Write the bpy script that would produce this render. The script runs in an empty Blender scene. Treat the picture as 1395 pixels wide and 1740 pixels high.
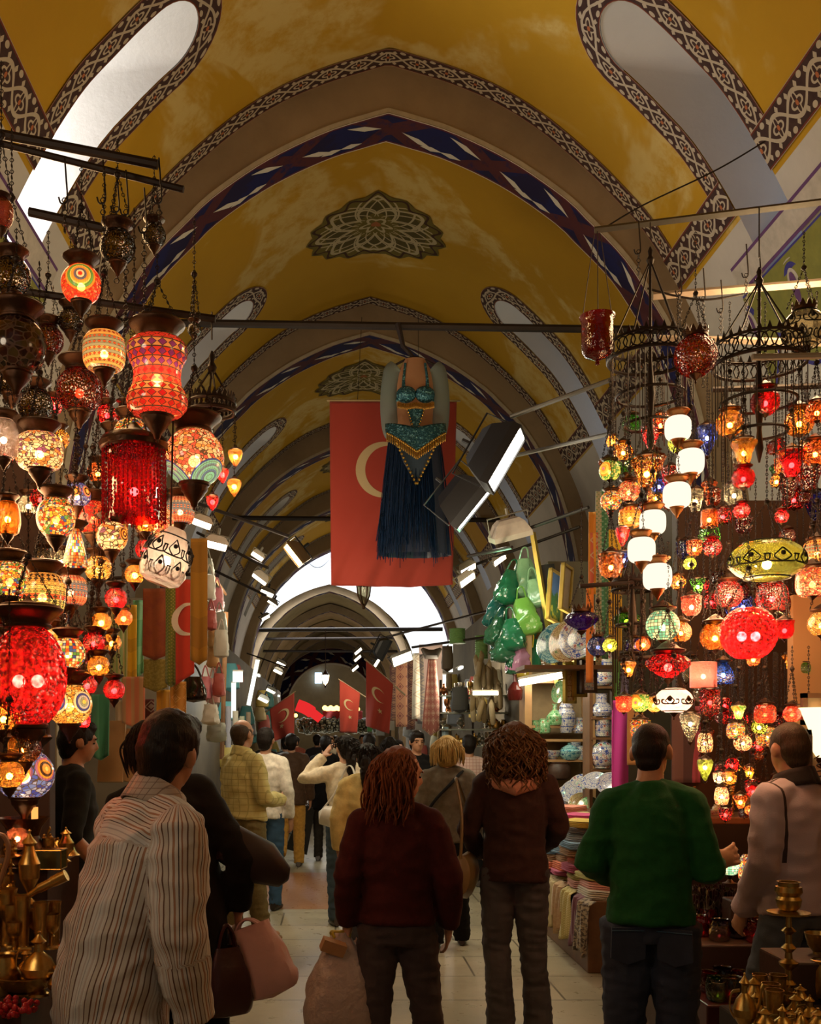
import bpy, math, random
from mathutils import Vector as V, Matrix, Euler, noise
import numpy as np
R=math.radians; PI=math.pi; sin=math.sin; cos=math.cos
rnd=random.Random(7)
S=bpy.context.scene
COL=S.collection
F=1700.0; VX=570.0; HY=1255.0; CH=1.62
def P(px,py,Y):
    return V(((px-VX)*Y/F, Y, CH-(py-HY)*Y/F))
def link(o,parent=None):
    COL.objects.link(o)
    if parent: o.parent=parent
    return o
def tag(o,label=None,cat=None,group=None,kind=None):
    if label: o['label']=label
    if cat: o['category']=cat
    if group: o['group']=group
    if kind: o['kind']=kind
    return o
def thing(name,label,cat,loc=(0,0,0),rz=0,group=None,rot=None):
    o=bpy.data.objects.new(name,None); o.empty_display_size=.05
    link(o); o.location=loc; o.rotation_euler=rot if rot else (0,0,rz)
    return tag(o,label,cat,group)
# ---------------------------------------------------------------- mesh builder
class MB:
    def __init__(s): s.v=[]; s.f=[]; s.uv=[]; s.m=[]; s.mi=0; s.T=None
    def add(s,vs,fs,uvs=None):
        b=len(s.v)
        if s.T is not None: vs=[s.T@V(p) for p in vs]
        s.v+= [tuple(p) for p in vs]
        s.uv+= uvs if uvs else [(p[0],p[2]) for p in vs]
        s.f+= [tuple(i+b for i in f) for f in fs]
        s.m+= [s.mi]*len(fs)
        return s
    def box(s,c,sz,rz=0,rot=None,taper=1.0):
        M=Euler(rot if rot else (0,0,rz)).to_matrix(); c=V(c); x,y,z=sz[0]/2,sz[1]/2,sz[2]/2
        vs=[]
        for k in (-1,1):
            t=1 if k<0 else taper
            for (i,j) in ((-1,-1),(1,-1),(1,1),(-1,1)): vs.append(c+M@V((i*x*t,j*y*t,k*z)))
        return s.add(vs,[(3,2,1,0),(4,5,6,7),(0,1,5,4),(1,2,6,5),(2,3,7,6),(3,0,4,7)])
    def grid(s,fn,nu,nv,flip=False):
        vs=[];uv=[];fs=[]
        for j in range(nv+1):
            for i in range(nu+1):
                p=fn(i/nu,j/nv)
                if len(p)==2 and not isinstance(p,V): vs.append(p[0]); uv.append(p[1])
                else: vs.append(p); uv.append((i/nu,j/nv))
        w=nu+1
        for j in range(nv):
            for i in range(nu):
                q=(j*w+i,j*w+i+1,(j+1)*w+i+1,(j+1)*w+i)
                fs.append(q[::-1] if flip else q)
        return s.add(vs,fs,uv)
    def lathe(s,prof,n=24,c=(0,0,0),flute=0,nf=0,M=None,sq=1.0):
        # prof: list (r,z) from bottom to top
        c=V(c); vs=[];uv=[];fs=[]; m=len(prof); L=[0]
        for i in range(1,m): L.append(L[-1]+math.hypot(prof[i][0]-prof[i-1][0],prof[i][1]-prof[i-1][1]))
        tot=L[-1] or 1
        for j,(r,z) in enumerate(prof):
            for i in range(n+1):
                a=2*PI*i/n; rr=r*(1+flute*abs(cos(a*nf/2))-flute*.5) if nf else r
                p=V((rr*cos(a),rr*sin(a)*sq,z))
                if M is not None: p=M@p
                vs.append(c+p); uv.append((i/n,L[j]/tot))
        w=n+1
        for j in range(m-1):
            for i in range(n): fs.append((j*w+i,j*w+i+1,(j+1)*w+i+1,(j+1)*w+i))
        return s.add(vs,fs,uv)
    def tube(s,pts,r,n=8,cap=True,side=None):
        pts=[V(p) for p in pts]; m=len(pts)
        rs=r if isinstance(r,(list,tuple)) else [r]*m
        vs=[];fs=[];uv=[]; pu=None; L=0
        for k,p in enumerate(pts):
            t=(pts[min(k+1,m-1)]-pts[max(k-1,0)])
            if t.length<1e-9: t=V((0,0,1))
            t.normalize()
            if k: L+=(p-pts[k-1]).length
            if side is not None: u=V(side)
            elif pu is not None: u=pu
            else: u=V((1,0,0)) if abs(t.x)<.9 else V((0,1,0))
            u=(u-t*u.dot(t))
            if u.length<1e-6: u=t.orthogonal()
            u.normalize(); w=t.cross(u); pu=u
            a_,b_=rs[k] if isinstance(rs[k],(list,tuple)) else (rs[k],rs[k])
            for i in range(n):
                a=2*PI*i/n; vs.append(p+u*(a_*cos(a))+w*(b_*sin(a))); uv.append((i/n,L))
        for k in range(m-1):
            for i in range(n):
                j=(i+1)%n; fs.append((k*n+i,k*n+j,(k+1)*n+j,(k+1)*n+i))
        if cap:
            fs.append(tuple(range(n-1,-1,-1))); fs.append(tuple((m-1)*n+i for i in range(n)))
        return s.add(vs,fs,uv)
    def ell(s,c,r,n=12,m=8,M=None):
        c=V(c); r=r if isinstance(r,(list,tuple)) else (r,r,r)
        vs=[];fs=[];uv=[]
        for j in range(m+1):
            b=-PI/2+PI*j/m
            for i in range(n+1):
                a=2*PI*i/n; p=V((r[0]*cos(a)*cos(b),r[1]*sin(a)*cos(b),r[2]*sin(b)))
                if M is not None: p=M@p
                vs.append(c+p); uv.append((i/n,j/m))
        w=n+1
        for j in range(m):
            for i in range(n): fs.append((j*w+i,j*w+i+1,(j+1)*w+i+1,(j+1)*w+i))
        return s.add(vs,fs,uv)
    def torus(s,c,R0,r,n=16,m=6,M=None,sc=(1,1)):
        c=V(c); vs=[];fs=[];uv=[]
        for i in range(n):
            a=2*PI*i/n
            for j in range(m):
                b=2*PI*j/m; q=R0+r*cos(b); p=V((q*cos(a)*sc[0],q*sin(a)*sc[1],r*sin(b)))
                if M is not None: p=M@p
                vs.append(c+p); uv.append((i/n,j/m))
        for i in range(n):
            for j in range(m):
                fs.append((i*m+j,((i+1)%n)*m+j,((i+1)%n)*m+(j+1)%m,i*m+(j+1)%m))
        return s.add(vs,fs,uv)
    def prism(s,poly,d,M=None):
        # poly in xz plane, thickness d along +y
        n=len(poly); vs=[V((x,0,z)) for x,z in poly]+[V((x,d,z)) for x,z in poly]
        if M is not None: vs=[M@p for p in vs]
        fs=[tuple(range(n)),tuple(range(2*n-1,n-1,-1))]+[(i+n,(i+1)%n+n,(i+1)%n,i) for i in range(n)]
        return s.add(vs,fs,[(x,z) for x,z in poly]*2)
    def mesh(s,name,mats,smooth=True):
        me=bpy.data.meshes.new(name); me.from_pydata(s.v,[],s.f)
        mats=mats if isinstance(mats,(list,tuple)) else [mats]
        for m in mats: me.materials.append(m)
        if len(mats)>1: me.polygons.foreach_set('material_index',s.m)
        ul=me.uv_layers.new(name='UVMap'); vi=np.empty(len(me.loops),dtype=np.int32); me.loops.foreach_get('vertex_index',vi)
        ul.data.foreach_set('uv',np.array(s.uv,dtype=np.float32)[vi].ravel())
        if smooth:
            me.polygons.foreach_set('use_smooth',[True]*len(me.polygons))
            try: me.set_sharp_from_angle(angle=R(42))
            except Exception: pass
        me.update(); return me
    def build(s,name,mats,parent=None,smooth=True,loc=None):
        o=bpy.data.objects.new(name,s.mesh(name,mats,smooth)); link(o,parent)
        if loc is not None: o.location=loc
        return o
def mesh_obj(name,me,parent=None,loc=None,col=None):
    o=bpy.data.objects.new(name,me); link(o,parent)
    if loc is not None: o.location=loc
    if col: o.color=(*col,1)
    return o
def bez(ps,n=10):
    # Catmull-Rom through ps
    ps=[V(p) for p in ps]; out=[]
    for i in range(len(ps)-1):
        p0=ps[max(i-1,0)];p1=ps[i];p2=ps[i+1];p3=ps[min(i+2,len(ps)-1)]
        for k in range(n):
            t=k/n; out.append(.5*((2*p1)+(p2-p0)*t+(2*p0-5*p1+4*p2-p3)*t*t+(3*p1-p0-3*p2+p3)*t**3))
    out.append(ps[-1]); return out
# ---------------------------------------------------------------- node mini language
class X:
    def __init__(s,nt,k): s.nt=nt; s.k=k
    def _m(s,op,b=None,c=None,cl=False):
        n=s.nt.nodes.new('ShaderNodeMath'); n.operation=op; n.use_clamp=cl
        for i,q in enumerate((s,b,c)):
            if q is None: continue
            if isinstance(q,X): s.nt.links.new(q.k,n.inputs[i])
            else: n.inputs[i].default_value=q
        return X(s.nt,n.outputs[0])
    def __add__(s,b): return s._m('ADD',b)
    def __sub__(s,b): return s._m('SUBTRACT',b)
    def __mul__(s,b): return s._m('MULTIPLY',b)
    def __truediv__(s,b): return s._m('DIVIDE',b)
    def __radd__(s,b): return s+b
    def __rmul__(s,b): return s*b
    def __rsub__(s,b): return (s*-1)+b
    def abs(s): return s._m('ABSOLUTE')
    def sin(s): return s._m('SINE')
    def cos(s): return s._m('COSINE')
    def fract(s): return s._m('FRACT')
    def floor(s): return s._m('FLOOR')
    def sqrt(s): return s._m('SQRT')
    def lt(s,b): return s._m('LESS_THAN',b)
    def gt(s,b): return s._m('GREATER_THAN',b)
    def mx(s,b): return s._m('MAXIMUM',b)
    def mn(s,b): return s._m('MINIMUM',b)
    def pw(s,b): return s._m('POWER',b)
    def at2(s,b): return s._m('ARCTAN2',b)
    def ss(s,a,b):
        n=s.nt.nodes.new('ShaderNodeMapRange'); n.interpolation_type='SMOOTHSTEP'
        s.nt.links.new(s.k,n.inputs[0]); n.inputs[1].default_value=a; n.inputs[2].default_value=b
        return X(s.nt,n.outputs[0])
class Mat:
    def __init__(s,name):
        s.m=bpy.data.materials.new(name); s.m.use_nodes=True; s.nt=s.m.node_tree; s.nt.nodes.clear()
        s.out=s.nt.nodes.new('ShaderNodeOutputMaterial')
    def n(s,t,**kw):
        n=s.nt.nodes.new('ShaderNode'+t)
        for k,v in kw.items(): setattr(n,k,v)
        return n
    def L(s,a,b): s.nt.links.new(a.k if isinstance(a,X) else a,b)
    def uv(s):
        t=s.n('TexCoord'); sp=s.n('SeparateXYZ'); s.L(t.outputs['UV'],sp.inputs[0])
        return X(s.nt,sp.outputs[0]),X(s.nt,sp.outputs[1])
    def obj(s):
        t=s.n('TexCoord'); return t.outputs['Object']
    def xyz(s,v):
        sp=s.n('SeparateXYZ'); s.L(v,sp.inputs[0]); return [X(s.nt,sp.outputs[i]) for i in range(3)]
    def pos(s):
        return s.n('NewGeometry').outputs['Position']
    def comb(s,x,y,z=0.0):
        c=s.n('CombineXYZ')
        for i,q in enumerate((x,y,z)):
            if isinstance(q,X): s.L(q,c.inputs[i])
            else: c.inputs[i].default_value=q
        return c.outputs[0]
    def noise(s,vec=None,scale=5,det=4,rough=.6,dist=0):
        n=s.n('TexNoise'); n.inputs['Scale'].default_value=scale; n.inputs['Detail'].default_value=det; n.inputs['Roughness'].default_value=rough; n.inputs['Distortion'].default_value=dist
        if vec is not None: s.L(vec,n.inputs['Vector'])
        return X(s.nt,n.outputs['Fac']),n.outputs['Color']
    def vor(s,vec,scale,feature='F1'):
        n=s.n('TexVoronoi',feature=feature); n.inputs['Scale'].default_value=scale
        if vec is not None: s.L(vec,n.inputs['Vector'])
        return n
    def mix(s,f,a,b,blend='MIX'):
        n=s.n('Mix',data_type='RGBA',blend_type=blend)
        for i,q in ((0,f),(6,a),(7,b)):
            if isinstance(q,X): s.L(q,n.inputs[i])
            elif isinstance(q,(int,float)): n.inputs[i].default_value=q
            elif isinstance(q,tuple): n.inputs[i].default_value=(*q[:3],1)
            else: s.L(q,n.inputs[i])
        return n.outputs[2]
    def ramp(s,f,stops,interp='CONSTANT'):
        n=s.n('ValToRGB'); cr=n.color_ramp; cr.interpolation=interp
        while len(cr.elements)>1: cr.elements.remove(cr.elements[-1])
        for i,(p,c) in enumerate(stops):
            e=cr.elements[0] if i==0 else cr.elements.new(p)
            e.position=p; e.color=(*c,1)
        s.L(f,n.inputs[0]); return n.outputs[0]
    def bump(s,h,strength=.3,dist=.01):
        b=s.n('Bump'); b.inputs['Strength'].default_value=strength; b.inputs['Distance'].default_value=dist; s.L(h,b.inputs['Height']); return b.outputs[0]
    def setc(s,sock,v):
        if isinstance(v,X): s.L(v,sock)
        elif isinstance(v,tuple): sock.default_value=(*v[:3],1)
        elif isinstance(v,(int,float)): sock.default_value=v
        else: s.L(v,sock)
    def bsdf(s,col,rough=.6,metal=0,nrm=None,sheen=0,trans=0,spec=.5,coat=0,em=None,ems=0):
        b=s.n('BsdfPrincipled'); s.setc(b.inputs['Base Color'],col); s.setc(b.inputs['Roughness'],rough)
        b.inputs['Metallic'].default_value=metal; b.inputs['Specular IOR Level'].default_value=spec
        if sheen: b.inputs['Sheen Weight'].default_value=sheen
        if coat: b.inputs['Coat Weight'].default_value=coat
        if nrm is not None: s.L(nrm,b.inputs['Normal'])
        if em is not None: s.setc(b.inputs['Emission Color'],em); b.inputs['Emission Strength'].default_value=ems
        return b.outputs[0]
    def done(s,sh): s.L(sh,s.out.inputs[0]); return s.m
def plain(name,col,rough=.6,metal=0,bump=0,bs=60,var=.15,sheen=0,coat=0,spec=.5):
    m=Mat(name); o=m.obj(); f,_=m.noise(o,bs,3)
    g,_=m.noise(o,bs*.15,3)
    c=m.mix((g-.35)*2.2,tuple(q*(1-var) for q in col),tuple(min(1,q*(1+var)) for q in col))
    return m.done(m.bsdf(c,rough,metal,m.bump(f,bump,.004) if bump else None,sheen,spec=spec,coat=coat))
def objcol(name,rough=.6,metal=0,bump=0,bs=80,sheen=0,coat=0,var=.25,spec=.5):
    # colour comes from the object's own colour, with small wear
    m=Mat(name); oi=m.n('ObjectInfo'); o=m.obj(); f,_=m.noise(o,bs,3); g,_=m.noise(o,bs*.12,3)
    h=m.n('HueSaturation'); m.L(oi.outputs['Color'],h.inputs['Color']); m.L((g-.5)*(2*var)+1,h.inputs['Value'])
    return m.done(m.bsdf(h.outputs[0],rough,metal,m.bump(f,bump,.004) if bump else None,sheen,coat=coat,spec=spec))
def emit(name,col,st):
    m=Mat(name); e=m.n('Emission'); e.inputs[0].default_value=(*col,1); e.inputs[1].default_value=st
    return m.done(e.outputs[0])
# ---------------------------------------------------------------- camera, world, view
cam=bpy.data.cameras.new('camera'); co=bpy.data.objects.new('camera',cam); COL.objects.link(co)
co.location=(0,0,CH); co.rotation_euler=(R(90),0,0)
cam.sensor_fit='AUTO'; cam.sensor_width=36; cam.lens=36*F/1740
cam.shift_x=(697.5-VX)/1740; cam.shift_y=(HY-870)/1740; cam.clip_end=300; cam.clip_start=.05
S.camera=co
S.view_settings.view_transform='Standard'; S.view_settings.look='None'; S.view_settings.gamma=1; S.view_settings.use_curve_mapping=False
S.view_settings.exposure=0.0
w=bpy.data.worlds.new('world'); S.world=w; w.use_nodes=True
w.node_tree.nodes['Background'].inputs[0].default_value=(1,.8,.6,1); w.node_tree.nodes['Background'].inputs[1].default_value=.10
cy=S.cycles; cy.max_bounces=6; cy.diffuse_bounces=2; cy.glossy_bounces=3; cy.transmission_bounces=6; cy.transparent_max_bounces=24
cy.sample_clamp_indirect=3; cy.sample_clamp_direct=0; cy.caustics_reflective=False; cy.caustics_refractive=False
cy.use_denoising=True; cy.use_adaptive_sampling=True; cy.adaptive_threshold=.055
def light(kind,loc,energy,col,name,size=.1,rot=None,**kw):
    l=bpy.data.lights.new(name,kind); l.energy=energy; l.color=col
    if kind=='AREA': l.size=size
    elif kind!='SUN': l.shadow_soft_size=size
    for k,v in kw.items(): setattr(l,k,v)
    o=bpy.data.objects.new(name,l); link(o); o.location=loc
    if rot: o.rotation_euler=rot
    return o
# ================================================================ PEOPLE
def remesh(mb,name,mat,voxel,sm=3,parent=None,wr=0,wf=9,seed=0,stripe=None,aniso=(1,1,1)):
    me=bpy.data.meshes.new('t'); me.from_pydata(mb.v,[],mb.f); o=bpy.data.objects.new('t',me); COL.objects.link(o)
    r=o.modifiers.new('r','REMESH'); r.mode='VOXEL'; r.voxel_size=voxel
    s=o.modifiers.new('s','SMOOTH'); s.factor=.5; s.iterations=sm
    dg=bpy.context.evaluated_depsgraph_get()
    m2=bpy.data.meshes.new_from_object(o.evaluated_get(dg))
    bpy.data.objects.remove(o); bpy.data.meshes.remove(me)
    m2.name=name; n=len(m2.vertices)
    co=np.empty(n*3,dtype=np.float32); m2.vertices.foreach_get('co',co); co=co.reshape(-1,3)
    nr=np.empty(n*3,dtype=np.float32); m2.vertices.foreach_get('normal',nr); nr=nr.reshape(-1,3)
    if stripe:
        at=m2.attributes.new('stripe','FLOAT','POINT'); at.data.foreach_set('value',np.array([stripe(p) for p in co],dtype=np.float32))
    if wr:
        d=np.empty(n,dtype=np.float32); off=V((seed*7.3,seed*3.1,seed*1.7))
        for i in range(n):
            p=V((co[i,0]*aniso[0],co[i,1]*aniso[1],co[i,2]*aniso[2]))
            a=noise.noise(p*wf+off); b=noise.noise(p*wf*2.3-off)
            d[i]=(1-abs(a)*2.4)*.6+b*.35
        co+=nr*(d[:,None]*wr)
        m2.vertices.foreach_set('co',co.ravel())
    m2.materials.clear(); m2.materials.append(mat)
    m2.polygons.foreach_set('use_smooth',[True]*len(m2.polygons)); m2.update()
    ob=bpy.data.objects.new(name,m2); link(ob,parent); return ob
def skin_mat(name,c=(.42,.2,.11)):
    m=Mat(name); o=m.obj(); f,_=m.noise(o,35,4); col=m.mix((f-.4)*1.5,c,tuple(q*.8 for q in c))
    return m.done(m.bsdf(col,.5,0,m.bump(f,.15,.003),0))
def hair_mat(name,c,v=.5):
    m=Mat(name); t=m.n('TexCoord'); mp=m.n('Mapping'); mp.inputs['Scale'].default_value=(1,1,.12); m.L(t.outputs['Object'],mp.inputs[0])
    f,_=m.noise(mp.outputs[0],260,3); g,_=m.noise(t.outputs['Object'],24,3)
    col=m.mix((f-.3)*1.6,tuple(q*(1-v) for q in c),tuple(min(1,q*(1+v)) for q in c))
    return m.done(m.bsdf(col,.5,0,m.bump(f+g*.5,.6,.006),0,spec=.2))
SK=skin_mat('skin'); SKL=skin_mat('skin_pale',(.5,.27,.17))
HB=hair_mat('hair_black',(.012,.007,.005)); HBR=hair_mat('hair_brown',(.1,.045,.015)); HRE=hair_mat('hair_auburn',(.16,.045,.012)); HBL=hair_mat('hair_blonde',(.42,.26,.08)); HGR=hair_mat('hair_cropped',(.06,.035,.018))
EYE=plain('eye_dark',(.01,.008,.006),.15)
LEA=plain('shoe_leather',(.02,.014,.01),.35)
def rotx(a): return Matrix.Rotation(a,3,'X')
def hand(mb,w,d,nrm,curl=.5,side=1,s=1.0,spread=0.06,thumb=.5):
    # w wrist, d forearm direction, nrm direction the palm faces
    d=V(d).normalized(); nrm=V(nrm); nrm=(nrm-d*nrm.dot(d)).normalized(); lat=d.cross(nrm).normalized()*side
    # lat points to the thumb side
    c=w+d*.052*s
    M=Matrix((lat,d,nrm)).transposed()
    mb.ell(c,(.040*s,.056*s,.017*s),12,8,M); mb.tube([w-d*.03*s,w+d*.03*s],[.024*s,.026*s],8)
    for k,(o,l) in enumerate(((.03,.075),(.01,.085),(-.011,.078),(-.031,.06))):
        p=c+d*.042*s+lat*o*s; pts=[c+lat*o*.8*s,p]; a=0; dd=(d+lat*(o*spread*40)).normalized()
        for q in (.42,.32,.26):
            a+=curl*(.75 if q>.4 else 1.0); v=dd*cos(a)+nrm*sin(a); p=p+v*l*q*s; pts.append(p)
        mb.tube(pts,[.0095*s,.0098*s,.0092*s,.0085*s,.007*s],7)
    p=c-d*.03*s+lat*.03*s; v=(lat*.75+d*.6+nrm*.25).normalized(); v2=(d*.8+lat*(.6-thumb)+nrm*thumb).normalized()
    mb.tube([c-d*.025*s,p,p+v*.036*s,p+v*.036*s+v2*.03*s],[.014*s,.0135*s,.011*s,.008*s],7)
def person(label,x,Yp,h,H=1.72,pitch=0,roll=0,yaw=0,nod=0,tilt=0,top=None,legs=None,skin=SK,hair='short',hairm=None,hem=.86,ease=.0,wide=1.0,
           RE=None,RW=None,LE=None,LW=None,Rk=None,Ra=None,Lk=None,La=None,vox=.012,hvox=None,shoe=LEA,handR=None,handL=None,sleeve=1.0,collar=None,
           wr=.011,topname='jacket',legname='trousers',stripe=False,group=None,eyes=False,skirt=False,boot=.0,fr=(1,1),extra=None,sleeve_r=1.0,legw=1.0,hoff=0,twist=0):
    t=thing('person',label,'person',(x,Yp,0),R(-h),group)
    k=H/1.72; q=lambda p: V(p)*k
    piv=V((0,0,.95))
    UM=Matrix.Rotation(R(roll),3,'Y')@Matrix.Rotation(R(-pitch),3,'X')@Matrix.Rotation(R(-twist),3,'Z')
    U=lambda p: (piv+UM@(V(p)-piv))*k
    # partial bend for the lower spine
    UH=Matrix.Rotation(R(roll*.5),3,'Y')@Matrix.Rotation(R(-pitch*.5),3,'X')
    U2=lambda p: (piv+UH@(V(p)-piv))*k
    nk=V((0,-.01,1.50)); HM=UM@Matrix.Rotation(R(-yaw),3,'Z')@Matrix.Rotation(R(tilt),3,'Y')@Matrix.Rotation(R(-nod),3,'X')
    HD=lambda p: (piv+UM@(nk-piv)+HM@(V(p)-nk))*k
    wd=wide
    shR,shL=U((.158*wd,-.01,1.385)),U((-.158*wd,-.01,1.385))
    eR=q(RE) if RE else U((.235*wd,-.05,1.12)); wR=q(RW) if RW else U((.235*wd,.03,.87))
    eL=q(LE) if LE else U((-.235*wd,-.05,1.12)); wL=q(LW) if LW else U((-.235*wd,.03,.87))
    hR,hL=q((.085,0,.9)),q((-.085,0,.9))
    kR=q(Rk or (.1,.015,.49)); aR=q(Ra or (.1,-.03,.085)); kL=q(Lk or (-.1,.015,.49)); aL=q(La or (-.1,-.03,.085))
    side=UM@V((1,0,0))
    # --- continuous body
    b=MB()
    b.tube([q((0,0,.86)),q((0,0,.93)),U2((0,0,1.08)),U((0,0,1.25)),U((0,-.005,1.37)),U((0,-.01,1.44)),U((0,-.01,1.49)),HD((0,.0,1.55))],
           [(.13*k,.09*k),(.15*k,.105*k),(.125*k,.09*k),(.145*k,.105*k),(.13*k,.085*k),(.075*k,.065*k),(.054*k,.057*k),(.05*k,.055*k)],14,side=side)
    b.tube([shL,U((0,-.01,1.40)),shR],[.05*k,.06*k,.05*k],8)
    for s_,(a_,e_,w_) in ((1,(shR,eR,wR)),(-1,(shL,eL,wL))):
        m1=(a_+e_)/2; m2=e_*.6+w_*.4
        b.tube([a_,m1,e_,m2,w_],[.048*k,.045*k,.037*k,.040*k,.026*k],9)
    for (h_,kn,an) in ((hR,kR,aR),(hL,kL,aL)):
        b.tube([h_,(h_+kn)/2,kn,kn*.6+an*.4,an],[.083*k,.07*k,.053*k,.054*k,.036*k],9)
        b.ell(an+V((0,.06,-.035))*k,(.04*k,.115*k,.04*k),10,6)
    b.ell(HD((0,-.008,1.628)),(.075*k,.094*k,.092*k),16,12,HM); b.ell(HD((0,.03,1.575)),(.057*k,.062*k,.078*k),14,10,HM)
    b.ell(HD((0,.052,1.53)),(.035*k,.034*k,.03*k),10,8,HM)
    b.tube([HD((0,.088,1.625)),HD((0,.108,1.585)),HD((0,.095,1.574))],[.009*k,.015*k,.014*k],7)
    b.ell(HD((0,.084,1.548)),(.024*k,.012*k,.011*k),8,6,HM); b.ell(HD((0,.08,1.637)),(.05*k,.016*k,.012*k),10,6,HM)
    for s_ in (1,-1): b.ell(HD((.076*s_,-.005,1.598)),(.012*k,.024*k,.033*k),8,6,HM)
    for s_,w_,e_,hp in ((1,wR,eR,handR),(-1,wL,eL,handL)):
        hp=hp or {}
        d=V(hp['d']) if 'd' in hp else (w_-e_); nr=V(hp['n']) if 'n' in hp else V((-s_,0.25,0))
        hand(b,w_,d,nr,hp.get('curl',.35),s_,k*hp.get('s',1),hp.get('spread',.05),hp.get('thumb',.4))
    bo=remesh(b,'body',skin,hvox or max(.0075,vox*.75),2,t)
    if eyes:
        for s_ in (1,-1):
            e=MB(); e.ell(HD((.031*s_,.079,1.607)),(.010*k,.006*k,.005*k),8,6,HM); e.build('eye',EYE,t)
            e=MB(); e.tube([HD((.012*s_,.094,1.63)),HD((.032*s_,.092,1.636)),HD((.052*s_,.078,1.628))],.0032*k,5); e.build('eyebrow',hairm or HB,t)
    # --- top garment
    g=MB(); E=ease; m_=lambda a,b_: ((a*wd+E)*k,(b_*fr[1]+E)*k)
    z0=hem
    rings=[(q((0,-.005,z0)),m_(.178*fr[0],.135)),(q((0,0,max(z0+.04,.95))),m_(.172*fr[0],.13)),(U2((0,0,1.09)),m_(.158*fr[0],.122)),(U((0,0,1.25)),m_(.178,.132)),(U((0,-.012,1.365)),m_(.17,.11)),(U((0,-.015,1.43)),m_(.10,.08)),(U((0,-.012,1.465)),m_(.066,.066))]
    if z0<.8: rings.insert(1,(q((0,0,.88)),m_(.18*fr[0],.135)))
    g.tube([a for a,_ in rings],[c for _,c in rings],20,side=side)
    for sh_,s_ in ((shR,1),(shL,-1)):
        g.ell(sh_,(.066+E)*k,12,8); g.tube([U((.02*s_,-.014,1.43)),U((.09*s_*wd,-.014,1.415)),sh_],[(.062+E*.5)*k,(.06+E*.7)*k,(.062+E)*k],10)
    for (a_,e_,w_) in ((shR,eR,wR),(shL,eL,wL)):
        we=e_+(w_-e_)*sleeve; sr=sleeve_r
        g.tube([a_,(a_+e_)/2,e_,(e_+we)/2,we],[(.066+E)*k*sr,(.062+E)*k*sr,(.055+E)*k*sr,(.051+E)*k*sr,(.043+E)*k*sr],12)
    sf=None
    if stripe=='seam':
        UI=UM.inverted()
        def sf(p):
            p=V(p)/k; r=1.0
            l=UI@(p-piv)
            if l.z>.17: r=min(r,abs(abs(l.x)-.17-.02*(l.z-.4)))
            if l.z>.42 and abs(l.x)<.17: r=min(r,abs(l.y+.012))
            return r
    elif stripe:
        UI=UM.inverted()
        def sf(p):
            p=V(p)/k
            for s_,a_,e_,w_ in ((1,shR/k,eR/k,wR/k),(-1,shL/k,eL/k,wL/k)):
                for (A,B) in ((a_,e_),(e_,w_)):
                    ab=B-A; tt=max(0,min(1,(p-A).dot(ab)/ab.length_squared)); dd=(p-A-ab*tt).length
                    if dd<.075+E and (abs((UI@(p-piv)).x)>.16*wd or (A-e_).length<1e-6):
                        u=ab.cross(V((0,1,.2))).normalized(); vv=ab.cross(u).normalized(); r_=p-A-ab*tt
                        return math.atan2(r_.dot(vv),r_.dot(u))*.075+3.0
            l=UI@(p-piv)
            if l.z>.375 and abs(l.x)<.17: return l.z*1.0+l.y*.6+6.0
            return math.atan2(l.x,-l.y)*.16
    tp=remesh(g,topname,top,vox,2 if vox<.02 else 1,t,wr,7,len(label),sf,(1,1,1.6))
    if collar:
        c=MB(); c.tube([U((0,-.018,1.435)),U((0,-.016,1.475)),U((0,-.012,1.50))],[(.083*k,.078*k),(.074*k,.072*k),(.068*k,.068*k)],16,cap=False,side=side)
        c.tube([U((0,-.012,1.50)),U((0,-.02,1.465)),U((0,-.02,1.43))],[(.07*k,.07*k),(.085*k,.083*k),(.10*k,.088*k)],16,cap=False,side=side); c.build('collar',collar,t)
    # --- trousers or skirt
    l=MB()
    l.tube([q((0,0,1.0)),q((0,-.005,.93)),q((0,-.005,.85))],[(.148*k,.11*k),(.165*k,.125*k),(.15*k,.115*k)],16)
    if skirt: l.tube([q((0,0,.95)),q((0,0,.6)),q((0,.01,.32))],[(.16*k,.12*k),(.185*k,.15*k),(.2*k,.16*k)],18)
    for (h_,kn,an) in ((hR,kR,aR),(hL,kL,aL)):
        lw=legw
        l.tube([h_+V((0,0,.02)),(h_*.6+kn*.4),kn,kn*.5+an*.5,an-V((0,0,.04*k))],[.095*k*lw,.086*k*lw,.069*k*lw,.064*k*lw,(.06+boot)*k*lw],12)
    remesh(l,legname,legs,vox,2 if vox<.02 else 1,t,wr*.9,9,len(label)+3,None,(1,1,2.2))
    for an,s_ in ((aR,1),(aL,-1)):
        d=MB(); up=an.z>.16*k
        Mr=Matrix.Rotation(R(-55),3,'X') if up else Matrix.Identity(3)
        d.T=Matrix.Translation(an)@Mr.to_4x4()
        d.tube([(0,-.065*k,-.04*k),(0,-.045*k,-.045*k),(0,.03*k,-.05*k),(0,.11*k,-.058*k),(0,.175*k,-.064*k)],[(.028*k,.04*k),(.038*k,.042*k),(.042*k,.036*k),(.045*k,.028*k),(.026*k,.018*k)],10,side=(1,0,0))
        d.tube([(0,-.02*k,-.04*k),(0,-.01*k,.03*k)],[.042*k,.042*k],10)
        d.build('shoe',shoe,t)
    # --- hair
    hm=hairm or HB
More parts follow.
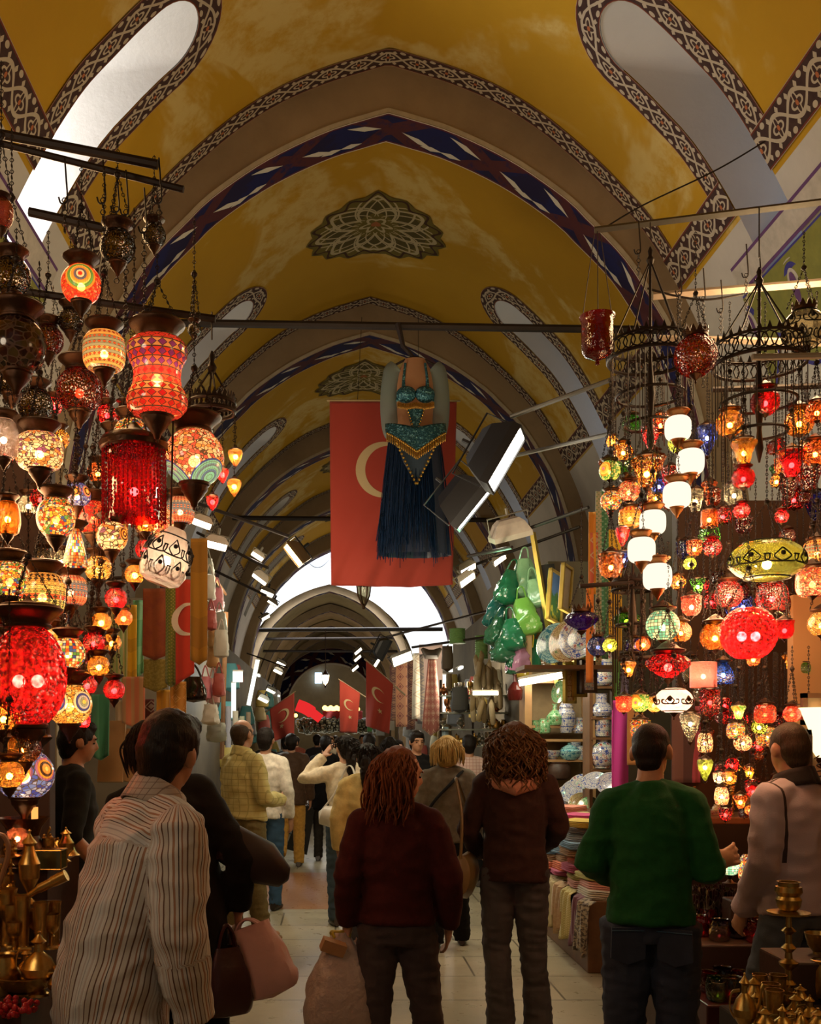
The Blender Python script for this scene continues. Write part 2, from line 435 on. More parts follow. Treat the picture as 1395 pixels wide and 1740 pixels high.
    if hair:
        a=MB()
        if hair in('short','crop','bald'):
            gr=.0 if hair=='short' else -.007
            if hair!='bald': a.ell(HD((0,-.014,1.642)),((.083+gr)*k,(.097+gr)*k,(.088+gr)*k),16,12,HM)
            else: a.ell(HD((0,-.03,1.622)),(.081*k,.082*k,.08*k),16,12,HM)
            a.ell(HD((0,-.042,1.605)),((.077+gr)*k,(.073+gr)*k,(.08+gr)*k),14,10,HM); a.ell(HD((0,-.05,1.55)),((.06+gr)*k,(.045+gr)*k,(.05+gr)*k),14,10,HM)
            if hair=='short': a.ell(HD((0,.045,1.69)),(.06*k,.045*k,.035*k),12,8,HM)
            for s_ in (1,-1): a.ell(HD((.07*s_,.012,1.615)),(.012*k,.02*k,.034*k),8,6,HM)
            ho=remesh(a,'hair',hm,max(.008,vox*.7),2,t,.004 if hair=='short' else .0015,42,3)
        else:
            a.ell(HD((0,-.026,1.645)),(.085*k,.09*k,.09*k),16,12,HM); a.ell(HD((0,-.055,1.585)),(.074*k,.055*k,.075*k),14,10,HM)
            if hair=='bob': a.ell(HD((0,-.04,1.55)),(.095*k,.07*k,.085*k),14,10,HM); a.ell(HD((0,-.02,1.62)),(.1*k,.1*k,.1*k),14,10,HM)
            if hair=='pony':
                a.tube([HD((0,-.1,1.63)),HD((0,-.135,1.6)),HD((0,-.14,1.5)),HD((.005,-.13,1.4)),HD((0,-.12,1.33))],[.025*k,.038*k,.045*k,.038*k,.012*k],10)
            base=remesh(a,'hair',hm,max(.009,vox*.7),2,t,.008,30,2)
            ns={'long':420,'curly':520,'bob':320,'pony':60}[hair]*(1 if vox<.014 else .4); ns=int(ns); rr=random.Random(len(label)); st=MB()
            for i in range(ns):
                th=rr.uniform(-PI*.54,PI*.54) if hair!='bob' else rr.uniform(-PI*.75,PI*.75); ph=rr.uniform(.05,1.25)
                d=V((sin(th)*cos(ph),-cos(th)*cos(ph),sin(ph))); r0=V((d.x*.085,d.y*.1-.014,d.z*.09+1.64))
                if hair=='pony': ln=.05
                elif hair=='bob': ln=rr.uniform(.1,.17)
                elif hair=='long': ln=rr.uniform(.15,.29)
                else: ln=rr.uniform(.14,.30)
                pts=[];p=r0.copy(); vel=V((d.x,d.y,.1)).normalized(); amp=.019 if hair=='curly' else (.017 if hair=='long' else .005); ph0=rr.uniform(0,6.28); fq=rr.uniform(55,85) if hair=='curly' else rr.uniform(20,34)
                nst=15 if hair!='curly' else 22
                for j in range(nst):
                    tt=j/(nst-1); out=V((d.x*(.075 if hair=='curly' else .055 if hair!='long' else .04),d.y*(.07 if hair=='curly' else .045),0))*math.sin(min(1,tt*2)*PI/2)
                    zc=r0.z-ln*tt**1.15+.012*sin(tt*PI)
                    wv=V((sin(ph0+tt*ln*fq),cos(ph0*1.7+tt*ln*fq),0))*amp*min(1,tt*3)
                    pts.append(HD(V((r0.x,r0.y,zc))+out+wv))
                st.tube(pts,[.0048*k]*(nst-2)+[.0035*k,.0015*k],4,side=None)
            st.build('hair_strands',hm,base)
    if extra: extra(t,U,HD,q)
    t['k']=0; del t['k']
    return t,dict(U=U,HD=HD,q=q,wR=wR,wL=wL,eR=eR,eL=eL,shR=shR,shL=shL)
def wpt(t,p):
    return Matrix.Translation(t.location)@t.rotation_euler.to_matrix().to_4x4()@V(p)
def cloth(name,c,rough=.85,bs=220,b=.25,var=.18): return plain(name,c,rough,0,b,bs,var,sheen=.04,spec=.15)
def stripe_shirt():
    m=Mat('striped_shirt'); a=m.n('Attribute',attribute_name='stripe'); s=X(m.nt,a.outputs['Fac'])
    u=s*16; f=u.fract(); c=m.ramp(f,[(0,(.5,.46,.4)),(.14,(.12,.06,.04)),(.2,(.55,.5,.45)),(.36,(.3,.15,.09)),(.42,(.58,.55,.5)),(.5,(.07,.05,.05)),(.54,(.55,.52,.48)),(.66,(.34,.19,.12)),(.76,(.6,.57,.52)),(.9,(.16,.1,.08)),(.95,(.52,.48,.42))])
    f2=(s*5.3).fract(); c=m.mix((f2-.5).abs().lt(.1)*.55,c,(.62,.64,.64))
    nf,_=m.noise(m.obj(),180,2)
    return m.done(m.bsdf(c,.8,0,m.bump(nf,.2,.003),.03,spec=.2))
def check_shirt(name,base,line,sc=22):
    m=Mat(name); x,y,z=m.xyz(m.obj()); l=((x*sc).fract()-.5).abs().gt(.44).mx(((z*sc).fract()-.5).abs().gt(.44))
    nf,_=m.noise(m.obj(),180,2); return m.done(m.bsdf(m.mix(l*.7,base,line),.8,0,m.bump(nf,.2,.003),.15))
def denim(name,c):
    m=Mat(name); f,_=m.noise(m.obj(),320,2); g,_=m.noise(m.obj(),5,3)
    return m.done(m.bsdf(m.mix((g-.3)*1.5,tuple(q*.6 for q in c),tuple(q*1.5 for q in c)),.85,0,m.bump(f,.4,.003)))
def bag_mesh(mb,w,d,h,top=.5,n=18,m=10,pinch=0,seed=1,bulge=.15,e=.6,cr=1):
    # soft sack hanging from z=0 down to -h
    def f(u,v):
        a=2*PI*u; z=-h*v
        s=top+(1-top)*math.sin(min(1,v*1.25)*PI/2); s*= (1-.35*max(0,(v-.85)/.15)**2) if v>.85 else 1
        if v>=.999: s=.02
        r=1+cr*.10*noise.noise(V((cos(a)*2+seed,sin(a)*2,v*4)))+cr*.07*noise.noise(V((cos(a)*5+seed,sin(a)*5,v*9)))
        ca,sa=cos(a),sin(a)
        return V((w/2*s*r*math.copysign(abs(ca)**e,ca),d/2*s*r*math.copysign(abs(sa)**e,sa)*(1+bulge*sin(v*PI)),z))
    mb.grid(f,n,m,True)
den=denim('dark_denim',(.02,.03,.06)); denb=denim('blue_denim',(.03,.08,.15)); dgr=denim('grey_denim',(.045,.042,.05)); dbr=denim('brown_denim',(.05,.035,.035))
blk=cloth('black_wool',(.006,.005,.005)); 
def seam_cloth(name,c):
    m=Mat(name); a=m.n('Attribute',attribute_name='stripe'); q=X(m.nt,a.outputs['Fac']).lt(.007); n,_=m.noise(m.obj(),200,2)
    return m.done(m.bsdf(m.mix(q,c,(.05,.03,.025)),.85,0,m.bump(n,.25,.004),.04,spec=.15))
# 1 striped shirt, nearest
t1,j1=person('man in a striped shirt with dark short hair leaning in front of the brass table',-.615,2.75,52,1.72,pitch=17,roll=0,yaw=-30,nod=-8,top=stripe_shirt(),legs=denb,hem=.80,ease=.008,wide=1.02,hair='short',vox=.008,wr=.014,
  RE=(.235,.08,1.10),RW=(.215,.14,.85),LE=(-.24,.12,1.12),LW=(-.18,.26,.90),collar=None,topname='striped_shirt',legname='jeans',stripe=True,sleeve=.88,sleeve_r=1.1,fr=(1.0,1.06),skin=SK)
def cuff(t,e,w,mat,r=.062):
    c=MB(); a=e+(w-e)*.74; b_=e+(w-e)*.93; c.tube([a,b_,b_+(a-b_)*.02,a],[(r,r),(r*1.02,r*1.02),(r*.8,r*.8),(r*.8,r*.8)],16,cap=False); return c.build('cuff',mat,t)
def rcollar(t,U,mat,s=1.0,name='collar'):
    c=MB()
    def f(u,v):
        a=2*PI*u; r=(.068+.022*v)*s; 
        return U((r*1.12*sin(a)*1.0,-.012-r*cos(a)*1.02,1.515-.075*v+.012*cos(a)-.02*(1-cos(a))*.5))
    c.grid(f,28,4); o=c.build(name,mat,t); o.modifiers.new('t','SOLIDIFY').thickness=.004; return o
CSM=check_shirt('shirt_collar_cloth',(.4,.32,.26),(.12,.06,.04),60)
rcollar(t1,j1['U'],CSM,1.05)
# 2 black coat
t2,j2=person('woman in a long black coat with a handbag looking left behind the man in stripes',-.655,4.25,-12,1.70,roll=-12,pitch=3,yaw=-72,top=blk,legs=blk,hem=.5,ease=.01,wide=1.04,hair='bob',hairm=HB,vox=.013,skin=SK,
  RE=(.25,-.05,1.12),RW=(.25,.03,.90),eyes=True,topname='coat',handR=dict(curl=1.0,n=(-1,.2,0)),La=(-.1,-.03,.085),Ra=(.16,.12,.085),Rk=(.15,.08,.48))
# 3 black shirt seller
t3,j3=person('man in a black short-sleeved shirt standing behind the brass stall under the blue mosaic lamp',-1.43,5.35,62,1.72,pitch=4,top=cloth('black_cotton',(.012,.012,.01)),legs=blk,vox=.014,hair='short',LE=(-.26,-.03,1.14),LW=(-.2,.14,.93),RE=(.26,-.04,1.13),RW=(.24,.12,.92),sleeve=.15,topname='shirt',eyes=True,nod=4)
# 4 yellow shirt
t4,j4=person('man in a pale yellow checked shirt and khaki trousers with thinning hair',-.72,8.0,48,1.77,pitch=-2,top=check_shirt('yellow_check',(.55,.47,.17),(.3,.25,.06),20),legs=cloth('khaki',(.16,.12,.045)),hem=.95,ease=.008,wide=1.0,hair='bald',hairm=HGR,vox=.012,wr=.013,yaw=-10,fr=(1.02,1.15),
  RE=(.245,.0,1.12),RW=(.1,.27,1.09),LE=(-.26,.02,1.1),LW=(-.08,.27,1.08),handR=dict(curl=.8,n=(-1,0,0)),handL=dict(curl=.8,n=(1,0,0)),topname='shirt',shoe=plain('tan_shoe',(.2,.1,.03),.5),legw=1.15,Ra=(.14,.06,.085),La=(-.1,-.06,.085))
rcollar(t4,j4['U'],cloth('yellow_collar',(.58,.5,.2)),1.0)
# 5 white shirt behind
t5,j5=person('man in a white shirt and blue jeans half hidden behind the yellow shirt',-.66,9.5,15,1.72,top=cloth('white_cotton',(.75,.68,.58)),legs=denb,vox=.015,hair='short',topname='shirt',legname='jeans')
# 6 brown jacket
t6,j6=person('man in a brown jacket and tan trousers walking away down the aisle',-.56,12.7,2,1.68,top=cloth('brown_leather',(.075,.04,.022),.6),legs=cloth('tan_cotton',(.5,.26,.05)),hem=.8,ease=.012,wide=1.04,vox=.014,hair='short',hairm=HB,La=(-.11,-.28,.22),Lk=(-.1,.03,.5),shoe=plain('brown_shoe',(.05,.03,.015),.5),legw=1.1)
# 7 dark figure carrying garment bag
t7,j7=person('person in black clothes seen from behind carrying a black garment bag',-.13,13.3,3,1.66,top=blk,legs=cloth('charcoal',(.03,.025,.02)),vox=.016,hair='short',hem=.7,LE=(-.27,-.02,1.12),LW=(-.3,.05,.88),handL=dict(curl=1.1,n=(1,0,0)))
# 8 white sweater
t8,j8=person('woman in a white sweater raising her left hand to her forehead',.085,8.7,-14,1.64,yaw=-8,top=cloth('white_knit',(.78,.68,.5)),legs=denim('slate_denim',(.035,.06,.08)),hem=.84,ease=.008,wide=.95,vox=.012,hair='pony',hairm=HB,
  LE=(-.37,.1,1.33),LW=(-.17,.15,1.53),handL=dict(d=(.55,-.1,.8),n=(.4,.2,-.5),curl=.25,s=1.05),topname='sweater',legname='jeans',skin=SKL,fr=(.95,1))
# 9 yellow cardigan
t9,j9=person('woman in a cream yellow cardigan with a long black ponytail',.235,7.45,6,1.575,top=cloth('yellow_knit',(.7,.55,.22),bs=90,b=.6),legs=dgr,hem=.76,ease=.01,wide=1.0,vox=.012,hair='pony',hairm=HB,topname='cardigan',fr=(.95,1))
# 10 maroon coat
t10,j10=person('woman in a dark maroon coat with shoulder-length auburn hair carrying a plastic bag',.255,4.15,4,1.575,yaw=58,nod=8,top=cloth('maroon_wool',(.05,.008,.007)),legs=dbr,hem=.93,ease=.006,wide=.95,vox=.0105,hair='long',hairm=HRE,skin=SKL,
  LE=(-.225,-.05,1.14),LW=(-.225,.02,.92),handL=dict(curl=1.25,n=(1,.1,0)),RE=(.235,-.04,1.13),RW=(.235,.06,.92),topname='coat',legname='trousers',Ra=(.17,.05,.085),Rk=(.14,.06,.48),La=(-.07,-.02,.085),boot=.015,eyes=True,wr=.011,collar=cloth('maroon_collar',(.04,.007,.006)))
# 11 blonde
t11,j11=person('woman with a blonde bob in a grey jacket and black trousers',.87,7.8,8,1.63,top=cloth('grey_jacket',(.11,.09,.065)),legs=blk,hem=.86,ease=.01,wide=1.0,vox=.012,hair='bob',hairm=HBL,La=(-.09,-.1,.085),Ra=(.12,.1,.085),legw=1.15,skin=SKL)
# 12 curly
t12,j12=person('woman with curly brown hair in a dark brown jacket with a pink hood',.985,5.5,8,1.70,top=cloth('dark_brown_cord',(.028,.011,.009)),legs=dgr,hem=.85,ease=.006,wide=1.0,vox=.011,hair='curly',hairm=HBR,skin=SKL,
  RE=(.245,.02,1.14),RW=(.17,.2,1.02),LE=(-.26,.0,1.12),LW=(-.18,.17,.98),topname='jacket',legname='jeans',La=(-.075,-.03,.085),Ra=(.13,.0,.085),boot=.012,legw=1.12)
# 13 green
t13,j13=person('man in a dark green sweater holding out his right hand at the lamp stall',1.235,3.92,16,1.69,pitch=9,yaw=12,nod=8,top=cloth('green_knit',(.008,.075,.018)),legs=den,hem=.91,ease=.006,wide=.92,vox=.009,hair='crop',hairm=HB,
  RE=(.215,-.03,1.13),RW=(.25,.26,1.13),LE=(-.235,.0,1.14),LW=(-.12,.22,1.06),handR=dict(d=(.8,.6,.25),n=(-.5,.7,-.2),curl=.36,spread=.12,s=1.1),topname='sweater',legname='jeans',fr=(1.02,1.12),legw=1.15,wr=.012)
# 14 lilac
t14,j14=person('man in a lilac sweatshirt with dark seams looking away beside the brass candlestick',1.97,4.25,-30,1.69,pitch=4,yaw=18,nod=6,stripe='seam',top=seam_cloth('lilac_jersey',(.40,.30,.32)),legs=denim('worn_denim',(.07,.075,.09)),hem=.90,ease=.012,wide=1.04,vox=.011,hair='crop',hairm=HGR,
  LE=(-.205,.02,1.12),LW=(-.1,.2,.89),handL=dict(d=(.1,.5,-.9),curl=.6,n=(1,-.2,0)),topname='sweatshirt',legname='jeans',La=(-.2,.14,.085),Lk=(-.17,.1,.48))
seam=cloth('dark_seam',(.03,.02,.018)); rcollar(t14,j14['U'],seam,1.12)
# 15, 16
t15,j15=person('man in a pink and white striped shirt standing at the shops on the right',1.47,11,5,1.66,top=check_shirt('pink_stripe',(.55,.38,.33),(.25,.06,.06),28),legs=blk,vox=.017,topname='shirt')
t16,j16=person('dark-haired man facing the camera between the hanging carpets and the blonde woman',.86,10.6,165,1.70,top=blk,legs=blk,vox=.015,eyes=True,nod=6)
# crowd
cc=[(-1.13,16,10,1.68,(.02,.015,.012),'man in a dark jacket behind the man in brown, far left of the crowd','short',HB),
(-.85,17,-5,1.64,(.08,.09,.11),'person in a grey blue top in the crowd left of the brown jacket','short',HB),
(.62,11.5,-6,1.63,(.02,.018,.02),'woman with long black hair between the white sweater and the maroon coat','long',HB),
(.42,12.4,4,1.68,(.015,.012,.012),'person in black directly ahead of the woman in the white sweater','short',HB),
(.88,14,170,1.6,(.05,.03,.03),'person in dark brown facing the camera beyond the auburn-haired woman','short',HB),
(-.35,19,0,1.7,(.03,.025,.03),'person in charcoal in the distance just right of the brown jacket','short',HB),
(-.1,21,175,1.66,(.3,.24,.17),'person in beige walking towards the camera deep in the aisle','short',HBR),
(.25,20,0,1.7,(.05,.04,.04),'dark-clothed person deep in the aisle above the garment bag','short',HB),
(-.9,23,0,1.66,(.2,.05,.03),'person in dull red far down the aisle on the left','short',HB),
(.65,24,180,1.72,(.04,.04,.05),'person in dark blue far down the aisle on the right','short',HB),
(.0,27,0,1.7,(.12,.1,.08),'person in grey brown at the far end of the aisle','short',HB),
(1.6,14,-60,1.65,(.35,.3,.28),'person in pale grey by the metal wares on the right','short',HBR)]
for i,(x,y,h,H,c,l,hr,hm) in enumerate(cc):
    person(l,x,y,h,H,top=cloth('crowd_top',c),legs=blk,vox=.022,hair=hr,hairm=hm,group='people in the distant crowd' if y>13 else None,wr=.004)
# ---- things carried
def bagthing(name,label,cat,loc,w,d,h,mat,top=.3,rz=0,handle=.12,seed=1,hm=None,tilt=0):
    t=thing(name,label,cat,loc,0,None,(0,tilt,rz)); m=MB(); m.T=Matrix.Translation((0,0,-handle)); bag_mesh(m,w,d,h,top,24,16,seed=seed); m.build('bag_body',mat,t)
    m=MB()
    for s_ in (-1,1): m.tube(bez([(-w*.3*top-.01,s_*d*.12,-handle-.02),(-w*.12,s_*.01,-handle*.4),(0,s_*.006,.0),(w*.12,s_*.01,-handle*.4),(w*.3*top+.01,s_*d*.12,-handle-.02)],5),.007,6)
    m.build('handle',hm or mat,t); return t
def thinplastic(name,c):
    m=Mat(name); f,_=m.noise(m.obj(),9,4); g,_=m.noise(m.obj(),26,3); b=m.bsdf(m.mix((f-.4)*2,c,tuple(q*.75 for q in c)),.35,0,m.bump(f+g*.4,.7,.03))
    tr=m.n('BsdfTranslucent'); tr.inputs[0].default_value=(*c,1); x=m.n('MixShader'); x.inputs[0].default_value=.3; m.L(b,x.inputs[1]); m.L(tr.outputs[0],x.inputs[2]); return m.done(x.outputs[0])
hp=wpt(t10,j10['wL']); pb=bagthing('plastic_bag','bulging white plastic carrier bag held by the woman in maroon','bag',(hp.x-.03,hp.y+.0,hp.z-.03),.30,.2,.44,thinplastic('white_plastic',(.58,.46,.40)),.22,.25,.0,3,thinplastic('yellow_plastic',(.6,.45,.05)))
m=MB(); m.box((-.03,-.06,-.05),(.10,.05,.05),.2,rot=(.2,.35,.2)); tag(m.build('cardboard_box',plain('cardboard',(.42,.22,.09),.8)),'small cardboard box sticking out of the plastic carrier bag','box').location=pb.location
hp=wpt(t2,j2['wR']); bagthing('paper_bag','crumpled pink paper bag held beside the black coat','bag',(hp.x+.03,hp.y-.02,hp.z-.05),.27,.10,.32,plain('pink_paper',(.50,.30,.27),.75,0,.9,16,.2),0.72,-.3,.03,5,tilt=-.38)
bagthing('handbag','dark burgundy handbag held by the woman in the black coat','bag',(hp.x-.04,hp.y-.12,hp.z-.055),.22,.11,.30,plain('burgundy_leather',(.035,.008,.008),.35,0,.3,40),.5,.5,.09,6)
m=MB(); m.T=Matrix.Translation(wpt(t2,(.3,-.03,1.12)))@Euler((0,.5,.3)).to_matrix().to_4x4(); m.tube([(-.17,0,.02),(-.12,0,.0),(.05,0,-.01),(.17,0,-.02),(.19,0,-.02)],[(.01,.01),(.05,.09),(.06,.1),(.035,.05),(.01,.01)],14,side=(0,1,0)); tag(m.build('shoulder_bag',plain('dark_leather',(.015,.006,.006),.55)),'dark leather shoulder bag tucked under the arm of the black coat','bag')
hp=wpt(t7,j7['wL'])
m=MB(); m.box((0,0,-.37),(.30,.09,.62),taper=.55,rot=(0,.28,0)); m.tube([(.1,0,-.06),(.02,0,.0),(.08,0,-.08)],.008,6); o=tag(m.build('garment_bag',plain('black_nylon',(.012,.01,.01),.6,0,.4,30),smooth=False),'black garment bag carried low by the person in black','bag'); o.location=(hp.x-.02,hp.y-.08,hp.z-.06)
# white handbag
t=thing('shoulder_bag','white leather shoulder bag on the back of the woman in the white sweater','bag',tuple(wpt(t8,(-.12,-.19,1.02))),R(-20)); wl=plain('white_leather',(.7,.66,.58),.35,0,.15,60)
m=MB(); m.tube([(-.16,0,-.02),(-.13,0,-.05),(0,0,-.075),(.12,0,-.03),(.17,0,.04)],[(.012,.012),(.06,.085),(.07,.1),(.06,.085),(.012,.012)],14,side=(0,1,0)); m.build('bag_body',wl,t)
m=MB(); m.tube(bez([(-.13,.0,.0),(-.03,.03,.14),(.07,.06,.36),(.13,.07,.3),(.15,0,.04)],8),[(.022,.006)]*33,6,side=(0,1,0)); m.build('strap',wl,t)
# curly woman's bag and hood
t=thing('handbag','olive tan handbag at the left hip of the curly-haired woman','bag',tuple(wpt(t12,(-.27,-.02,.9))),R(70)); tb=plain('olive_leather',(.13,.085,.03),.4,0,.3,30)
m=MB(); m.tube([(-.15,0,-.02),(-.12,0,-.02),(0,0,-.04),(.12,0,-.02),(.15,0,-.02)],[(.01,.01),(.055,.11),(.06,.125),(.055,.11),(.01,.01)],14,side=(0,1,0)); m.build('bag_body',tb,t)
m=MB(); m.tube(bez([(-.11,.0,.07),(-.08,0,.3),(.0,.05,.5),(.08,0,.3),(.11,0,.07)],8),.009,6); m.build('strap',tb,t)
U=j12['U']; m=MB(); m.tube([U((-.13,-.03,1.435)),U((-.1,-.105,1.40)),U((0,-.145,1.375)),U((.1,-.105,1.40)),U((.13,-.03,1.435))],[(.02,.022),(.035,.04),(.04,.05),(.035,.04),(.02,.022)],12); m.build('hood',cloth('pink_fleece',(.5,.24,.17)),t12)
m=MB(); m.tube(bez([U((.1,.06,1.43)),U((0,-.16,1.33)),U((-.17,-.12,1.16)),U((-.25,0,.98))],6),.009,6); U=j11['U']
m=MB(); m.tube(bez([U((.13,-.06,1.45)),U((.02,-.155,1.33)),U((-.1,-.16,1.2)),U((-.21,-.09,1.02)),U((-.24,.05,.9))],6),[(.013,.005)]*25,6); m.build('bag_strap',blk,t11)

for s_ in (-1,1):
    m=MB(); m.T=Matrix.Translation((s_*.085,-.122,.84))@Euler((.12,0,-s_*.25)).to_matrix().to_4x4(); m.prism([(-.065,.06),(.065,.06),(.065,-.06),(0,-.085),(-.065,-.06)],.012,Matrix.Translation((0,-.008,0))); m.build('back_pocket',den,t13)
    m=MB(); m.T=Matrix.Translation((s_*.085,-.122,.84))@Euler((.12,0,-s_*.25)).to_matrix().to_4x4(); m.tube([(-.065,-.012,.05),(.065,-.012,.05)],.0025,4); m.build('pocket_hem',denb,t13)
# ================================================================ ARCHITECTURE
AX=.54; LB=5.6; RIBS=[4.6,10.2,15.8,21.4,27.0,32.6]
PV=[(0,8.5),(.21,8.44),(.66,8.3),(1.12,8.1),(1.56,7.82),(2.02,7.43),(2.32,7.13),(2.62,6.79),(2.98,6.2),(3.3,5.5),(3.55,4.7),(3.7,3.9),(3.75,3.0),(3.75,0)]
PR=[(0,8.0),(.21,7.94),(.65,7.8),(1.25,7.51),(1.79,7.14),(2.02,6.92),(2.38,6.55),(2.62,6.2),(2.9,5.7),(3.12,5.05),(3.27,4.3),(3.33,3.5),(3.33,0)]
def mkprof(T):
    pts=bez([V((x,0,z)) for x,z in T],6); L=[0]
    for i in range(1,len(pts)): L.append(L[-1]+(pts[i]-pts[i-1]).length)
    def f(s):
        a=abs(s); i=0
        while i<len(L)-2 and L[i+1]<a: i+=1
        t=min(1,(a-L[i])/max(1e-9,L[i+1]-L[i])); p=pts[i].lerp(pts[i+1],t)
        return math.copysign(p.x,s) if s else 0.0, p.z
    def inv(dx):
        for i in range(len(L)-1):
            if pts[i+1].x>=dx: 
                t=(dx-pts[i].x)/max(1e-9,pts[i+1].x-pts[i].x); return L[i]+t*(L[i+1]-L[i])
        return L[-1]
    return f,inv,L[-1]
fV,iV,LV=mkprof(PV); fR,iR,LR=mkprof(PR)
# --- painted plaster
def vault_mat():
    m=Mat('yellow_vault_paint'); p=m.pos(); n1,_=m.noise(p,.5,5,.62,.6); n2,_=m.noise(p,3,6,.7); n3,_=m.noise(p,.22,2)
    c=m.mix(n2*.6,(.49,.265,.014),(.39,.20,.011)); c=m.mix(n1.ss(.51,.58)*n2.ss(.3,.6)*.7,c,(.62,.46,.17)); c=m.mix(n3.ss(.5,.7)*.35,c,(.28,.15,.015))
    return m.done(m.bsdf(c,.85,0,m.bump(n2,.25,.02),spec=.2))
def plaster(name,c,d=.25):
    m=Mat(name); p=m.pos(); n1,_=m.noise(p,.8,5,.65); n2,_=m.noise(p,6,5,.7)
    c=m.mix(n1.ss(.35,.7)*d*2,c,tuple(q*.62 for q in c)); return m.done(m.bsdf(c,.85,0,m.bump(n2,.2,.02),spec=.2))
def scroll_mat():
    m=Mat('scroll_border_paint'); u,v=m.uv(); c=v-.5
    a=u*(2*PI/.62); w1=(c-.27*a.sin()).abs().lt(.052); w2=(c+.27*a.sin()).abs().lt(.052)
    fu=((u/.31).fract()-.5)*.31/.27; r=(fu*fu+c*c).sqrt(); th=c.at2(fu)
    fl=(r-(.19+.07*(th*4).cos())).abs().lt(.04); dot=r.lt(.065)
    fu2=((u/.31+.5).fract()-.5)*.31/.27; cc=c.abs()-.37; lf=(fu2*fu2*.8+cc*cc*2.2).sqrt().lt(.105); lf2=(fu2.abs()-.3).abs()+(c.abs()-.31).abs()
    line=w1.mx(w2).mx(fl).mx(lf).mx(lf2.lt(.09)); n,_=m.noise(m.pos(),14,4)
    col=m.mix(line,(.028,.008,.012),(.50,.40,.28)); col=m.mix(dot,col,(.42,.12,.04)); col=m.mix(c.abs().gt(.445),col,(.13,.012,.006)); col=m.mix(c.abs().gt(.485),col,(.4,.32,.22)); col=m.mix(n*.3,col,(.2,.13,.07))
    return m.done(m.bsdf(col,.85,spec=.2))
def blue_mat():
    m=Mat('blue_arch_band_paint'); u,v=m.uv(); c=v-.5; q=((u/1.1).fract()-.5); ph=(u/1.1).floor()
    n,_=m.noise(m.pos(),2.2,3); n2,_=m.noise(m.pos(),9,4)
    x1=(c-q*1.6).abs(); x2=(c+q*1.6).abs(); cr=x1.mn(x2).lt(.19); 
    col=m.mix(n.ss(.45,.55),(.012,.007,.035),(.009,.009,.06)); col=m.mix(cr*n2.ss(.25,.5)*.9,col,(.075,.016,.014))
    qa=q.abs(); d1=((c.abs()-.17)-(qa-.27)*.9).abs(); lea=d1.lt(.085-.5*(qa-.27).abs())*(q*c).gt(0)
    q2=(qa-.4).abs(); l2=(q2*.9+(c-.30).abs()*1.3).lt(.1)
    col=m.mix(lea.mx(l2),col,(.55,.48,.38)); col=m.mix(c.abs().gt(.43),col,(.09,.015,.02)); col=m.mix(c.abs().gt(.475),col,(.55,.45,.33))
    return m.done(m.bsdf(col,.8,spec=.2))
YEL=vault_mat(); GRY=plaster('bare_plaster',(.36,.255,.15),.35); WHT=plaster('white_plaster',(.55,.48,.40),.2); LUN=plaster('lunette_plaster',(.62,.58,.53),.12)
SCR=scroll_mat(); BLU=blue_mat()
DARKW=plaster('wall_plaster',(.30,.25,.18),.3)
def stripgrid(mb,path,wid,nrmoff,fP,mi,nv=1):
    # path: list of (s,Y) on the vault, width across; lifted off the paint by nrmoff
    P2=[Vector2(*q) for q in path]
def lift(s,Y,off,fP=fV,dxs=1.0):
    e=.02; x,z=fP(s); x1,z1=fP(s+e); tx,tz=x1-x,z1-z; l=math.hypot(tx,tz) or 1
    return V((AX+x-off*(-tz/l)*-1*1.0, Y, z-off*(tx/l))) if False else V((AX+x+off*(tz/l), Y, z-off*(tx/l)))
def strip(mb,path,w0,w1,off,close=False):
    # polyline path in (s,Y); strip spans signed offsets w0..w1 to its left
    n=len(path); L=[0]
    for i in range(1,n): L.append(L[-1]+math.hypot(path[i][0]-path[i-1][0],path[i][1]-path[i-1][1]))
    vs=[];uv=[];fs=[]
    for i,(s,Y) in enumerate(path):
        a=path[max(i-1,0)]; b=path[min(i+1,n-1)]; tx,ty=b[0]-a[0],b[1]-a[1]; l=math.hypot(tx,ty) or 1; nx,ny=-ty/l,tx/l
        k=1.0
        if 0<i<n-1:
            ux,uy=path[i][0]-a[0],path[i][1]-a[1]; lu=math.hypot(ux,uy) or 1; k=1/max(.35,abs(nx*-uy/lu+ny*ux/lu))
        for j,wv in enumerate((w0,(w0+w1)/2,w1)):
            vs.append(lift(s+nx*wv*k,Y+ny*wv*k,off)); uv.append((L[i],j/2))
    for i in range(n-1):
        for j in (0,1): fs.append((i*3+j,i*3+j+1,(i+1)*3+j+1,(i+1)*3+j))
    mb.add(vs,fs,uv)
def sub(path,step=.08):
    out=[path[0]]
    for a,b in zip(path,path[1:]):
        d=math.hypot(b[0]-a[0],b[1]-a[1]); n=max(1,int(d/step))
        for k in range(1,n+1): out.append((a[0]+(b[0]-a[0])*k/n,a[1]+(b[1]-a[1])*k/n))
    return out
HWL=.34
